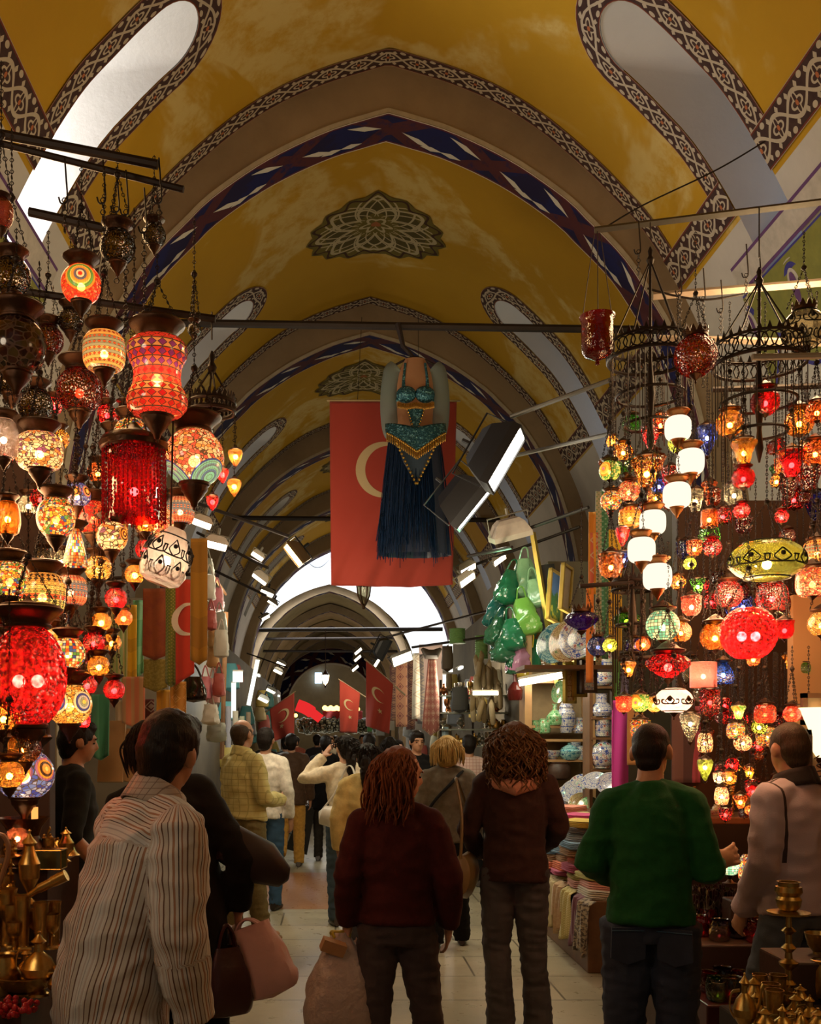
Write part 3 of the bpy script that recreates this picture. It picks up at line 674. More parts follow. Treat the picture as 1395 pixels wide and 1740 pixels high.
def bay(i,Y0,Y1,lunette=True,axis=0,spring=2.98,tag_=True):
    mb=MB(); sT=iV(1.7); sB=iV(3.35); yc=Y1-1.8; NS=150; NY=70; ya=Y0+.5
    smax=iV(3.74)+2.2
    def inside(s,Y):
        a=abs(s)
        if a>sB or a<sT-.1: return False
        if a<sT+HWL: 
            return (a-sT-HWL)**2+(Y-yc)**2<(HWL+.09)**2
        return abs(Y-yc)<HWL+.001
    ss=[-smax+2*smax*k/NS for k in range(NS+1)]; ys=sorted(set([ya+(Y1-ya)*k/NY for k in range(NY+1)]+[yc-HWL,yc+HWL]))
    vs=[];uv=[];fs=[]
    for Y in ys:
        for s in ss: 
            x,z=fV(s); vs.append((AX+x,Y,z)); uv.append((s,Y))
    W=len(ss)
    mb.mi=0; lo=[];
    for j in range(len(ys)-1):
        for k in range(W-1):
            cs=(ss[k]+ss[k+1])/2; cyy=(ys[j]+ys[j+1])/2
            if lunette and inside(cs,cyy): continue
            f=(j*W+k,j*W+k+1,(j+1)*W+k+1,(j+1)*W+k)
            mb.mi=0 if abs(cs)<iV(spring) else 1
            b=0; lo.append((mb.mi,f))
    mb.add(vs,[],uv)
    for mi,f in lo: mb.f.append(f); mb.m.append(mi)
    # borders
    mb.mi=2; e=.012
    sp=iV(spring); bw=.25
    for yy,sg in ((Y1,1),(ya,-1)):
        strip(mb,sub([(-sp,yy),(sp,yy)]),0 if sg>0 else -bw,bw if sg>0 else 0,e) if False else strip(mb,sub([(-sp,yy),(sp,yy)]),-bw*(sg>0),bw*(sg<0),e)
    for sg in (1,-1):
        U=[(sg*sp,yc+HWL)]+[(sg*(sT+HWL-HWL*sin(a*PI/16)),yc+HWL*cos(a*PI/16)) for a in range(17)]+[(sg*sp,yc-HWL)]
        if lunette: strip(mb,sub(U,.06),0 if sg<0 else -bw,bw if sg<0 else 0,e)
        if lunette: segs=((yc+HWL,Y1),(ya,yc-HWL))
        else: segs=((ya,Y1),)
        for a,b in segs: strip(mb,sub([(sg*sp,a),(sg*sp,b)]),0 if sg>0 else -.34,.34 if sg>0 else 0,e+.002)
    # lunette wells
    panes=[]
    if lunette:
        mb.mi=3
        for sg in (1,-1):
            prof=[(sB,yc+HWL)]+[(sT+HWL+(sB-sT-HWL)*(1-k/14),yc+HWL) for k in range(1,14)]+[(sT+HWL-HWL*sin(a*PI/20),yc+HWL*cos(a*PI/20)) for a in range(21)]+[(sT+HWL+(sB-sT-HWL)*k/14,yc-HWL) for k in range(1,15)]
            pr=[]
            for s,Y in prof:
                x,z=fV(sg*s); pr.append(V((AX+x,Y,z)))
            xo=AX+sg*4.4; n=len(pr); vs=[];uv=[];fs=[]
            zb=fV(sB)[1]
            for p in pr:
                for k in range(6):
                    t=k/5; vs.append(V((p.x+(xo-p.x)*t,p.y,p.z+(zb+(p.z-zb)*.80+.15-p.z)*t))); uv.append((t,p.z))
            for a in range(n-1):
                for k in range(5): fs.append((a*6+k,a*6+k+1,(a+1)*6+k+1,(a+1)*6+k))
            mb.add(vs,fs,uv)
            b0=pr[0];b1=pr[-1]; mb.add([b0,b1,V((xo,b1.y,zb+.1)),V((xo,b0.y,zb+.1))],[(0,1,2,3)])
            panes.append((sg,xo,[V((xo,p.y,zb+(p.z-zb)*.80+.15)) for p in pr]))
    o=mb.build('ceiling',[YEL,WHT,SCR,LUN]); o['kind']='structure'
    return panes,yc
def paneobj(sg,xo,pts,mat):
    mb=MB(); xx=xo-sg*.06; mb.add([V((xx,p.y,p.z)) for p in pts],[tuple(range(len(pts)))]); o=mb.build('window_%d'%(len([x for x in COL.objects if x.name.startswith('window')])+1),mat); o['kind']='structure'
    f=MB(); zs=[p.z for p in pts]; ys=[p.y for p in pts]
    f.box((xx-sg*.02,(min(ys)+max(ys))/2,(min(zs)+max(zs))/2),(.03,.03,max(zs)-min(zs))); f.box((xx-sg*.02,(min(ys)+max(ys))/2,min(zs)+.5),(.03,max(ys)-min(ys),.03)); f.build('window_frame',IRON,o)
IRON=plain('dark_iron',(.035,.025,.02),.55,.6,.3,40); 
PANEL=emit('window_daylight_bright',(.92,.96,1),40); PANER=emit('window_daylight_dim',(.6,.75,1),2.0); PANEM=emit('window_daylight_mid',(.9,.95,1),2.5); PANED=emit('window_daylight_faint',(.8,.9,1),.25)
for i in range(5):
    Y0,Y1=RIBS[i],RIBS[i+1]
    pn,yc=bay(i,Y0,Y1,True,spring=2.98 if i==0 else 3.15)
    for sg,xo,pts in pn: paneobj(sg,xo,pts,(PANEL,PANEM,PANEM,PANED,PANED)[i] if sg<0 else PANER)
# nearest bay above and behind the camera: plain vault
mb=MB(); mb.grid(lambda u,v:(lambda q:((AX+q[0],-5+v*9.6,q[1]),(u,v)))(fV((u*2-1)*(iV(3.74)+2.2))),60,4); o=mb.build('ceiling',[YEL]); o['kind']='structure'
# ribs
for i,Y in enumerate(RIBS):
    mb=MB(); n=120; sm=iR(3.32)+3.0; sv=iV(3.74)+2.2
    def ring(f,tot,Yy,off=0): return [V((AX+f(-tot+2*tot*k/n)[0],Yy,f(-tot+2*tot*k/n)[1])) for k in range(n+1)]
    A=ring(fV,sv,Y); B=ring(fR,sm,Y); C=ring(fR,sm,Y+.5); D=ring(fV,sv,Y+.5)
    lift_=[V((p.x+(.25 if p.x>AX else -.25)*(abs(p.x-AX)/3.7),p.y,p.z+.3)) for p in A]
    for mi,(Pa,Pb) in ((0,(A,B)),(1,(B,C)),(0,(C,D))):
        mb.mi=mi; vs=[];uv=[]
        for k in range(n+1):
            vs+=[Pa[k],Pb[k]]; s=-sm+2*sm*k/n; uv+=[(s+50,0),(s+50,1)]
        mb.add(vs,[(2*k,2*k+1,2*k+3,2*k+2) for k in range(n)],uv)
    mb.mi=2
    for Yy in (Y-.012,):
        R1=[V((AX+fR(-sm+2*sm*k/n)[0],Yy,fR(-sm+2*sm*k/n)[1])) for k in range(n+1)]
        R2=[p+V(((.0),0,.0)) for p in R1]; vs=[]
        for k in range(n+1):
            p=R1[k]; q=R1[min(k+1,n)]-R1[max(k-1,0)]; nn=V((-q.z,0,q.x)).normalized(); vs+=[p-nn*.0,p+nn*.045]
        mb.add(vs,[(2*k,2*k+1,2*k+3,2*k+2) for k in range(n)])
    o=mb.build('trim_%d'%(i+1),[GRY,BLU,plain('cream_line',(.5,.42,.3),.8)] if i==0 else o_mats); o_mats=[m for m in o.data.materials]; o['kind']='structure'
# --- medallions painted on the crown of each bay
def medal_mat():
    m=Mat('medallion_paint'); u,v=m.uv(); x=(u-.5)*2; y=(v-.5)*2; r=(x*x+y*y).sqrt(); th=y.at2(x)
    a=(th*8).cos(); edge=.86+.07*(th*16).cos()
    l=(r-(.72+.1*a)).abs().lt(.03).mx((r-(.45+.12*(th*8+PI).cos())).abs().lt(.035)).mx((r-.16-.05*(th*6).cos()).abs().lt(.03)).mx(((th*8+r*9).sin().abs().lt(.2))*r.gt(.25)*r.lt(.8)).mx(((th*8-r*9).sin().abs().lt(.2))*r.gt(.25)*r.lt(.8))
    c=m.mix((r*9).sin().gt(0),(.075,.055,.012),(.13,.095,.015)); c=m.mix(l,c,(.42,.33,.18)); c=m.mix((r-edge).abs().lt(.025),c,(.05,.02,.01)); c=m.mix(r.lt(.07),c,(.3,.1,.03))
    b=m.bsdf(c,.85,spec=.2); return m.done(b)
MED=medal_mat()
for i in range(1,5):
    Yc=RIBS[i]+3.15
    mb=MB(); n=64; rx,ry=.95,.78
    vs=[];uv=[]
    for k in range(9):
        for a in range(n+1):
            th=2*PI*a/n; q=k/8*(1+.045*cos(th*16)*(k==8)); s=q*rx*cos(th); vs.append(lift(s,Yc+q*ry*sin(th),.012)); uv.append((.5+.47*q*cos(th),.5+.47*q*sin(th)))
    mb.add(vs,[(k*(n+1)+a,k*(n+1)+a+1,(k+1)*(n+1)+a+1,(k+1)*(n+1)+a) for k in range(8) for a in range(n)],uv); o=mb.build('trim_%d'%(10+i),MED); o['kind']='structure'
# --- tile panel with palmettes under the right lunette (and mirrored)
def olive(): return plain('olive_paint',(.22,.2,.03),.8)
OLV=olive(); NAVY=plain('navy_paint',(.04,.03,.2),.8); CRM=plain('cream_paint',(.5,.42,.33),.8); PUR=plain('purple_paint',(.12,.04,.13),.8)
def on_wall(sg,Y,s,off=.02): return lift(sg*s,Y,off)
k=0
for sg,(ya,yb) in ((1,(7.3,9.2)),(-1,(7.0,9.2))):
    mb=MB(); s0=iV(3.02)+.2; N=40
    def quad(fa,fb,mi,off):
        mb.mi=mi; vs=[]
        for j in range(N+1):
            Y=ya+(yb-ya)*j/N; vs+=[on_wall(sg,Y,fa(Y),off),on_wall(sg,Y,fb(Y),off)]
        mb.add(vs,[(2*j,2*j+1,2*j+3,2*j+2) for j in range(N)])
    quad(lambda Y:s0,lambda Y:s0+.26,0,.02); quad(lambda Y:s0+.03,lambda Y:s0+.23,1,.024)
    lobes=lambda Y:.42+.5*abs(cos((Y-8.35)*PI/1.0))**.8
    quad(lambda Y:s0+.28,lambda Y:s0+.34+lobes(Y),3,.022); quad(lambda Y:s0+.3,lambda Y:s0+.30+lobes(Y),2,.026)
    for c in (7.35,8.35,9.2):
        for mi,rr,off,hh in ((1,.2,.03,.3),(3,.15,.034,.26),(1,.09,.038,.2),(4,.05,.042,.16)):
            mb.mi=mi; vs=[on_wall(sg,max(ya,min(yb,c+rr*cos(a*PI/12))),s0+.58+hh*sin(a*PI/12)*(1 if sin(a*PI/12)>0 else .8),off) for a in range(24)]; mb.add(vs,[tuple(range(24))])
    o=mb.build('trim_%d'%(20+k),[PUR,CRM,OLV,NAVY,PUR]); o['kind']='structure'; k+=1
# --- floor
def floor_mat():
    m=Mat('stone_floor'); p=m.pos(); x,y,z=m.xyz(p); b=m.n('TexBrick'); m.L(p,b.inputs['Vector']); b.inputs['Scale'].default_value=1; b.inputs['Brick Width'].default_value=.95; b.inputs['Row Height'].default_value=.62; b.inputs['Mortar Size'].default_value=.008
    n1,_=m.noise(p,1.3,5,.65); n2,_=m.noise(p,9,5,.7)
    b.inputs['Color1'].default_value=(.46,.40,.28,1); b.inputs['Color2'].default_value=(.38,.335,.235,1); b.inputs['Mortar'].default_value=(.12,.1,.07,1)
    c=m.mix(n1.ss(.4,.7)*.5,b.outputs[0],(.22,.19,.13)); c=m.mix(n2.ss(.62,.72)*.4,c,(.1,.085,.06))
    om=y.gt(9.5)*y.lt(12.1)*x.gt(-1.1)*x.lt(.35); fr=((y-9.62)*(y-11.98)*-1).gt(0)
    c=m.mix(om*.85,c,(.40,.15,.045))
    return m.done(m.bsdf(c,m_r(m,n2),0,m.bump(n2,.12,.01),spec=.5))
def m_r(m,n): return n*.25+.18
mb=MB(); mb.grid(lambda u,v:(V((-8+u*16.5,-5+v*85,0)),(u,v)),4,8); o=mb.build('floor',floor_mat(),smooth=False); o['kind']='structure'
# --- crossing beyond the fifth bay: bright square hall, then a far vault
CRW=plaster('crossing_white',(.62,.62,.62),.1)
mb=MB(); 
YA,YB=33.1,42.0; AXF=-.25
def fars(s,sc): x,z=fR(s); return x*sc,z
n=80; smF=iR(3.32)+3.0
mb.mi=0
vs=[];uv=[]
for k in range(n+1):
    s=-smF+2*smF*k/n; x,z=fR(s); X_=AXF+x*1.12; Z_=z+.1
    ox=max(-9,min(9,AXF+x*2.6)); vs+=[V((X_,YB,Z_)),V((ox*1.0,YB,13.5 if abs(x)<3.2 else max(Z_,0)))]; 
mb.add(vs,[(2*k,2*k+1,2*k+3,2*k+2) for k in range(n)])
for x in (-8,8.5): mb.box((x,(YA+YB)/2,6.8),(.2,YB-YA,13.6))
mb.box((.25,(YA+YB)/2,13.6),(17,YB-YA+1,.2))
# wall above the near arch on the crossing side
vs=[]
for k in range(n+1):
    s=-smF+2*smF*k/n; x,z=fR(s); vs+=[V((AX+x,YA,z)),V((max(-9,min(9,AX+x*2.6)),YA,13.6 if abs(x)<3.2 else max(z,0)))]
mb.add(vs,[(2*k,2*k+1,2*k+3,2*k+2) for k in range(n)]); o=mb.build('wall_crossing',CRW); o['kind']='structure'
# palmettes on the crossing wall
mb=MB()
for c in (-.75,.9):
    for mi,r in ((0,.62),(1,.48),(0,.3),(1,.16)):
        mb.mi=mi; mb.add([V((c+r*1.05*cos(a*PI/14),YB-.03-.005*(4-mi)-(.62-r)*.02,9.55+r*.75*(sin(a*PI/14)-.6*max(0,-sin(a*PI/14))**3))) for a in range(28)],[tuple(range(28))])
o=mb.build('trim_30',[plain('crossing_blue',(.3,.33,.45),.8),plain('crossing_pale',(.55,.55,.55),.8)]); o['kind']='structure'
# far vault with its own ribs
FY=[42.0,48.5,55,61.5,68]
for i in range(4):
    mb=MB(); mb.grid(lambda u,v:(lambda q:(V((AXF+q[0]*1.02,FY[i]+v*6.5,q[1]-.25)),(u,v)))(fV((u*2-1)*(iV(3.74)+2.5))),60,3); o=mb.build('ceiling',[GRY if i%2 else plaster('tan_vault',(.33,.25,.13),.3)]); o['kind']='structure'
    mb=MB(); vs=[];uv=[]
    for k in range(n+1):
        s=-smF+2*smF*k/n; x,z=fR(s); x*=1.0; z+=-.15-.0*i
        vs+=[V((AXF+x*1.06,FY[i]+.3,z+.35)),V((AXF+x,FY[i]+.3,z)),V((AXF+x,FY[i]+.8,z)),V((AXF+x*1.06,FY[i]+.8,z+.4))]; uv+=[(s+40,0),(s+40,0),(s+40,1),(s+40,1)]
    for j in range(3):
        mb.mi=1 if j==1 else 0; b=[(4*k+j,4*k+j+1,4*k+5+j,4*k+4+j) for k in range(n)]
        if j==0: mb.add(vs,b,uv)
        else: mb.f+=b; mb.m+=[mb.mi]*n
    o=mb.build('trim_%d'%(31+i),[GRY,BLU]); o['kind']='structure'
# far low arch and end wall
mb=MB(); vs=[];uv=[]; PAI=plain('purple_arch_paint',(.05,.022,.04),.8)
for k in range(n+1):
    a=PI*k/n; rx,rz=3.0,3.4; x=AXF-rx*cos(a); z=3.2+rz*sin(a)**.9
    q=a/PI
    vs+=[V((AXF-3.9*cos(a),66,3.2+4.4*sin(a)**.9)),V((x,66,z)),V((x,67.5,z))]; uv+=[(k*.09,0),(k*.09,1),(k*.09,.2)]
for j in range(2):
    mb.mi=j; b=[(3*k+j,3*k+j+1,3*k+4+j,3*k+3+j) for k in range(n)]
    if j==0: mb.add(vs,b,uv)
    else: mb.f+=b; mb.m+=[1]*n
mb.mi=2; vs=[]
for k in range(n+1):
    a=PI*k/n; vs+=[V((AXF-3.9*cos(a),66,3.2+4.4*sin(a)**.9)),V((AXF-5.2*cos(a),66,10))]
mb.add(vs,[(2*k,2*k+1,2*k+3,2*k+2) for k in range(n)])
for x in (-1,1): mb.box((AXF+x*4.3,66.7,1.6),(2.4,1.5,3.3))
o=mb.build('wall_far_arch',[BLU,CRM,GRY]); o['kind']='structure'
mb=MB(); mb.box((0,79.5,5),(17,.3,10.5)); o=mb.build('wall_far',plaster('far_wall',(.4,.33,.22))); o['kind']='structure'
mb=MB(); p=P(541,1152,79); mb.box(p,(.55,.06,.85)); o=mb.build('window_90',emit('far_window',(.6,.8,1),3)); o['kind']='structure'
# side walls below the vault
for sg,nm in ((-1,'left'),(1,'right')):
    mb=MB(); mb.box((AX+sg*4.6,14,3.0),(.2,38,6.0)); o=mb.build('wall_'+nm,DARKW); o['kind']='structure'
    mb=MB(); mb.box((AXF+sg*4.3,60,2.5),(.2,40,5)); o=mb.build('wall_'+nm+'_far',DARKW); o['kind']='structure'
# --- iron tie bars
def bar(name,label,a,b,r=.025,mat=None,cat='bar',sq=False,group=None):
    m=MB(); a=V(a);b=V(b); m.tube([a,b],r,4 if sq else 8); return tag(m.build(name,mat or IRON,smooth=not sq),label,cat,group)
bar('tie_bar','dark iron tie bar crossing the vault above the red flag',P(190,547,10.3),P(1130,561,10.3),.042)
bar('tie_bar','dark iron tie bar crossing the vault behind the orange floodlight',P(395,880,21.2),P(880,884,21.2),.05)
bar('tie_bar','upper iron tie bar under the bright crossing',P(388,1071,33.2),P(752,1069,33.2),.07)
bar('tie_bar','middle iron tie bar under the bright crossing',P(430,1086,43),P(740,1083,43),.06)
bar('tie_bar','lowest iron tie bar in front of the far purple arch',P(390,1106,47),P(720,1107,47),.06)
# --- daylight: crossing
light('AREA',(.2,37.5,13.3),3600,(.9,.95,1),'crossing_skylight',6.5,(0,0,0))
# ================================================================ LAMPS
BRZ=plain('aged_bronze',(.07,.032,.015),.3,.8,.3,70); BRS=plain('polished_brass',(.62,.37,.10),.27,.95,.12,50,.2); BLKI=plain('black_filigree',(.012,.01,.009),.5,.4)
def glassy(m,col,trans,transl,nrm,rough=.08,gl=.12,diff=0.0,tk=0.0):
    tp=m.n('BsdfTransparent'); m.setc(tp.inputs[0],col); tl=m.n('BsdfTranslucent'); m.setc(tl.inputs[0],m.mix(tk,col,(0,0,0)) if tk else col); g=m.n('BsdfGlossy'); g.inputs['Roughness'].default_value=rough
    d=m.n('BsdfDiffuse'); m.setc(d.inputs[0],col)
    if nrm is not None: m.L(nrm,tl.inputs['Normal']); m.L(nrm,g.inputs['Normal'])
    a=m.n('MixShader'); a.inputs[0].default_value=transl/(trans+transl); m.L(tp.outputs[0],a.inputs[1]); m.L(tl.outputs[0],a.inputs[2])
    b=m.n('MixShader'); b.inputs[0].default_value=diff; m.L(a.outputs[0],b.inputs[1]); m.L(d.outputs[0],b.inputs[2])
    fr=m.n('LayerWeight'); fr.inputs[0].default_value=.35
    if nrm is not None: m.L(nrm,fr.inputs['Normal'])
    c=m.n('MixShader'); m.L(X(m.nt,fr.outputs['Facing'])*.35+gl*.5,c.inputs[0]); m.L(b.outputs[0],c.inputs[1]); m.L(g.outputs[0],c.inputs[2]); return c.outputs[0]
def glass_mat(name,crack=0,tr=.66,tl=.34):
    m=Mat(name); oi=m.n('ObjectInfo'); o=m.obj(); nr=None; col=oi.outputs['Color']
    if crack:
        v=m.vor(o,crack); v2=m.vor(o,crack,'DISTANCE_TO_EDGE'); n,_=m.noise(o,crack*.6,3); nr=m.bump(X(m.nt,v.outputs['Distance'])+n,.9,.08)
        h=m.n('HueSaturation'); m.L(col,h.inputs['Color']); m.L(X(m.nt,v.outputs['Distance'])*2.2+.08,h.inputs['Value']); col=h.outputs[0]
    else:
        n,_=m.noise(o,3,2); nr=m.bump(n,.2,.05)
    return m.done(glassy(m,col,tr,tl,nr,tk=.0 if tl>.7 else .45))
GL=glass_mat('coloured_glass'); GC=glass_mat('crackle_glass',7,.58,.42); GP=glass_mat('pressed_glass',4.5,.62,.38)
OPAL=emit('opal_glass_lit',(1,.84,.62),1.35)
PALS={'multi':[(.85,.12,.03),(.9,.55,.06),(.95,.8,.55),(.05,.12,.5),(.9,.3,.05),(.1,.35,.1),(.95,.75,.4),(.7,.05,.03),(.95,.85,.7)],
 'red':[(.8,.03,.02),(.9,.1,.03),(.7,.02,.02),(.95,.2,.08),(.8,.05,.03)],'amber':[(.95,.5,.08),(.95,.65,.2),(.9,.35,.05),(.95,.75,.35)],
 'blue':[(.08,.14,.75),(.15,.25,.85),(.04,.06,.5),(.35,.45,.9),(.1,.15,.6)],'turq':[(.2,.75,.7),(.5,.9,.85),(.15,.55,.6),(.75,.95,.9)],
 'pink':[(.9,.25,.18),(.95,.55,.35),(.85,.12,.1),(.95,.75,.6),(.9,.35,.1)],'white':[(.95,.8,.6),(.95,.75,.5),(.95,.88,.75),(.9,.3,.1),(.95,.85,.65),(.3,.1,.3)],
 'dark':[(.1,.03,.035),(.14,.05,.04),(.05,.035,.02),(.2,.18,.08),(.08,.03,.03)],'green':[(.2,.65,.12),(.5,.8,.2),(.1,.45,.1),(.8,.85,.3)]}
def ramp_pal(m,f,pal):
    n=len(pal); return m.ramp(f,[(i/n,c) for i,c in enumerate(pal)])
def mosaic(name,pal,mode='cells',su=36,sv=18,rings=None,rdir=(.1,-1,.15),grout=(.10,.07,.05)):
    m=Mat(name); u,v=m.uv(); 
    if mode=='cells':
        vec=m.comb(u*su,v*sv); vo=m.vor(vec,1); ve=m.vor(vec,1,'DISTANCE_TO_EDGE'); cr,_,_=m.xyz(vo.outputs['Color']); col=ramp_pal(m,cr,PALS[pal]); gr=X(m.nt,ve.outputs['Distance']).lt(.075)
    else:
        fu=(u*su).fract(); fv=(v*sv).fract(); row=(v*sv).floor(); iu=(u*su).floor()
        if mode=='bands':      # alternate lozenge rows and plain rows
            wn=m.n('TexWhiteNoise',noise_dimensions='1D'); m.L(row,wn.inputs['W']); base=ramp_pal(m,X(m.nt,wn.outputs['Value']),pal[0])
            dia=((fu-.5).abs()+(fv-.5).abs()).lt(.42)*((row*.5).fract().lt(.25) if name=='mosaic_orange_bands' else 1.0); wn2=m.n('TexWhiteNoise',noise_dimensions='1D'); m.L(row+17.3,wn2.inputs['W']); dc=ramp_pal(m,X(m.nt,wn2.outputs['Value']),pal[1])
            col=m.mix(dia,base,dc); gr=(((fu-.5).abs()+(fv-.5).abs()-.42).abs().lt(.05)*((row*.5).fract().lt(.25) if name=='mosaic_orange_bands' else 1.0)).mx((fv-.5).abs().gt(.43))
        else:                   # rows of small square tesserae
            wn=m.n('TexWhiteNoise',noise_dimensions='2D'); m.L(m.comb(iu,row),wn.inputs['Vector']); col=ramp_pal(m,X(m.nt,wn.outputs['Value']),PALS[pal]); gr=(fu-.5).abs().gt(.42).mx((fv-.5).abs().gt(.42))
    if rings:
        o=m.obj(); nv=m.n('VectorMath',operation='NORMALIZE'); m.L(o,nv.inputs[0])
        best=None
        for d in (rdir if isinstance(rdir,list) else [rdir]):
            dt=m.n('VectorMath',operation='DOT_PRODUCT'); m.L(nv.outputs[0],dt.inputs[0]); dt.inputs[1].default_value=V(d).normalized(); q=X(m.nt,dt.outputs['Value']); best=q if best is None else best.mx(q)
        ang=best._m('ARCCOSINE'); R0=rings[-1][0]
        rc=m.ramp(ang/(R0*1.0001),[(0 if i==0 else rings[i-1][0]/R0,c) for i,(_,c) in enumerate(rings)])
        dot=((u*su*1.6).fract()-.5).abs().gt(.4)
        col=m.mix(ang.lt(R0),col,m.mix(dot*.5,rc,grout)); gg=((ang*(len(rings)*1.0/R0)).fract()-.5).abs().gt(.44); gr=gr*(1-ang.lt(R0))+gg*ang.lt(R0)
    col=m.mix(gr,col,grout)
    return m.done(glassy(m,col,.25,.75,m.bump(1-gr,.5,.02),.12,.1,.06))
Rr,Oo,Yy,Gg,Bb,Ww,Kk,Tq=(.85,.04,.02),(.95,.4,.06),(.95,.75,.2),(.12,.45,.12),(.05,.08,.45),(.95,.85,.65),(.06,.03,.03),(.2,.6,.6)
MM={'multi':mosaic('mosaic_multi','multi'),'fine':mosaic('mosaic_fine','multi','cells',46,23),'redm':mosaic('mosaic_red','red','cells',40,20),'amberm':mosaic('mosaic_amber','amber'),'pinkm':mosaic('mosaic_pink','pink'),'whitem':mosaic('mosaic_white','white','cells',30,15),
 'darkm':mosaic('mosaic_mirror','dark','cells',20,10,None,grout=(.35,.28,.24)),'rows':mosaic('mosaic_rows','multi','rows',30,12),
 'rosette':mosaic('mosaic_rosette','red','rows',44,20,[(.1,Rr),(.2,Ww),(.32,(.12,.15,.3)),(.44,Oo),(.52,Yy),(.68,Gg),(.8,Oo)],(.2,-1,.15)),
 'hourb':mosaic('mosaic_red_bands',None,'bands',16,9) if False else mosaic('mosaic_red_bands',([(.9,.13,.06),(.95,.25,.08),(.85,.06,.05),(.95,.5,.2),(.9,.2,.1)],[(.6,.02,.03),(.75,.04,.04),(.3,.05,.35),(.55,.6,.55),(.7,.03,.03)]),'bands',18,11),
 'orangeb':mosaic('mosaic_orange_bands',([(.95,.55,.2),(.9,.5,.15),(.35,.38,.32),(.95,.6,.22)],[(.6,.07,.02),(.7,.1,.03),(.8,.12,.04),(.6,.06,.02)]),'bands',26,15),
 'stripb':mosaic('mosaic_green_bands',([(.8,.12,.05),(.3,.35,.12),(.9,.5,.15),(.75,.75,.3)],[(.2,.3,.1),(.06,.05,.04),(.85,.6,.2),(.1,.15,.1)]),'bands',22,11),
 'latt':mosaic('mosaic_lattice',([(.85,.45,.3),(.7,.55,.45),(.2,.3,.5),(.8,.3,.2)],[(.75,.08,.06),(.85,.3,.2),(.2,.25,.4),(.8,.2,.1)]),'bands',26,16),
 'fan':mosaic('mosaic_fan','fine' if False else 'pink','cells',40,20,[(.2,Tq),(.3,(.1,.2,.5)),(.4,Tq),(.5,(.15,.3,.5)),(.6,Tq),(.66,Bb)],[(.75,-.5,-1.0),(-.85,-.3,-1.0)]),
 'bluer':mosaic('mosaic_blue_rosettes','blue','cells',30,15,[(.1,Yy),(.2,Oo),(.3,Kk),(.38,Oo),(.46,(.4,.15,.4))],[(.1,-1,.1),(.95,-.45,.25),(-.9,-.5,.2)]),
 'amberr':mosaic('mosaic_amber_rosettes','amber','cells',34,17,[(.1,Yy),(.2,(.3,.4,.35)),(.32,(.5,.6,.8)),(.42,Bb),(.52,Ww)],[(-.35,-1,.1),(.85,-.6,.1)]),
 'turq':mosaic('mosaic_turquoise','turq','rows',26,11),'greenr':mosaic('mosaic_green_rosette','green','rows',30,13,[(.14,(.4,.1,.4)),(.3,Oo),(.55,Yy),(.75,Oo)],(-.85,-.7,.05)),
 'yelb':mosaic('mosaic_yellow_bands',([Yy,Oo,(.95,.6,.15)],[Oo,Rr,Yy]),'bands',16,8),'pinks':mosaic('mosaic_paleset','white','cells',16,9,[(.1,Oo),(.2,Kk),(.3,Oo),(.4,Kk),(.46,Oo)],[(.95,-.4,.1),(-.95,-.4,.1)])}
def circ(a0,a1,n=12,rx=1,rz=1,p=1.0):
    out=[]
    for k in range(n+1):
        a=R(a0+(a1-a0)*k/n); c=cos(a); s_=sin(a); out.append((rx*abs(c)**p,rz*math.copysign(abs(s_)**p,s_)))
    return out
SH={'globe':(circ(-64,64,14),0,0),'barrel':(circ(-62,62,14,1,.95,.62),0,0),'hour':([(.55,-1.3),(.8,-1.22),(.97,-1.02),(1,-.8),(.94,-.55),(.80,-.3),(.76,0),(.80,.3),(.94,.55),(1,.8),(.96,1.0),(.8,1.18),(.55,1.24)],0,0),
 'flat':([(.05,-.66),(.35,-.52),(.75,-.26),(1,.02),(.95,.2),(.7,.42),(.35,.52)],.12,16),'oval':(circ(-66,66,14,1,.58),.03,18),'egg':(circ(-70,70,16,1,1.42),.05,12),'cyl':([(.9,-1.0),(1,-.96),(1,.96),(.9,1.0)],0,0),
 'jar':([(.03,-1.75),(.14,-1.7),(.1,-1.5),(.3,-1.38),(.72,-1.2),(.9,-.95),(.93,.2),(.92,.85),(1,1.0),(1.04,1.12)],0,0),'tulip':([(.12,-1.05),(.4,-.95),(.55,-.6),(.6,-.2),(.82,.3),(1.02,.62),(1.0,.8),(.9,.9)],.06,10),'cup':([(.05,-1.0),(.5,-.92),(.82,-.6),(.95,-.1),(.92,.5),(1.02,.95)],.08,9),
 'drop':([(.02,-1.9),(.2,-1.7),(.55,-1.0),(.85,-.2),(1,.55),(.9,.95)],.06,6),'cone':([(1,-1.0),(.9,-.95),(.55,.3),(.28,1.0)],0,0),'pear':([(.5,-1.0),(.85,-.85),(1,-.5),(.96,-.1),(.72,.5),(.45,.95),(.36,1.1)],0,0),'tall':([(.6,-1.3),(.85,-1.1),(1,-.4),(.95,.4),(.8,1.0),(.55,1.25)],0,0)}
_cache={}
def cmesh(key,fn):
    if key not in _cache: _cache[key]=fn()
    return _cache[key]
def shape_mesh(sh,mat,nm):
    pr,fl,nf=SH[sh]; m=MB(); m.lathe(pr,48 if nf else 32,flute=fl,nf=nf); return m.mesh(nm,mat)
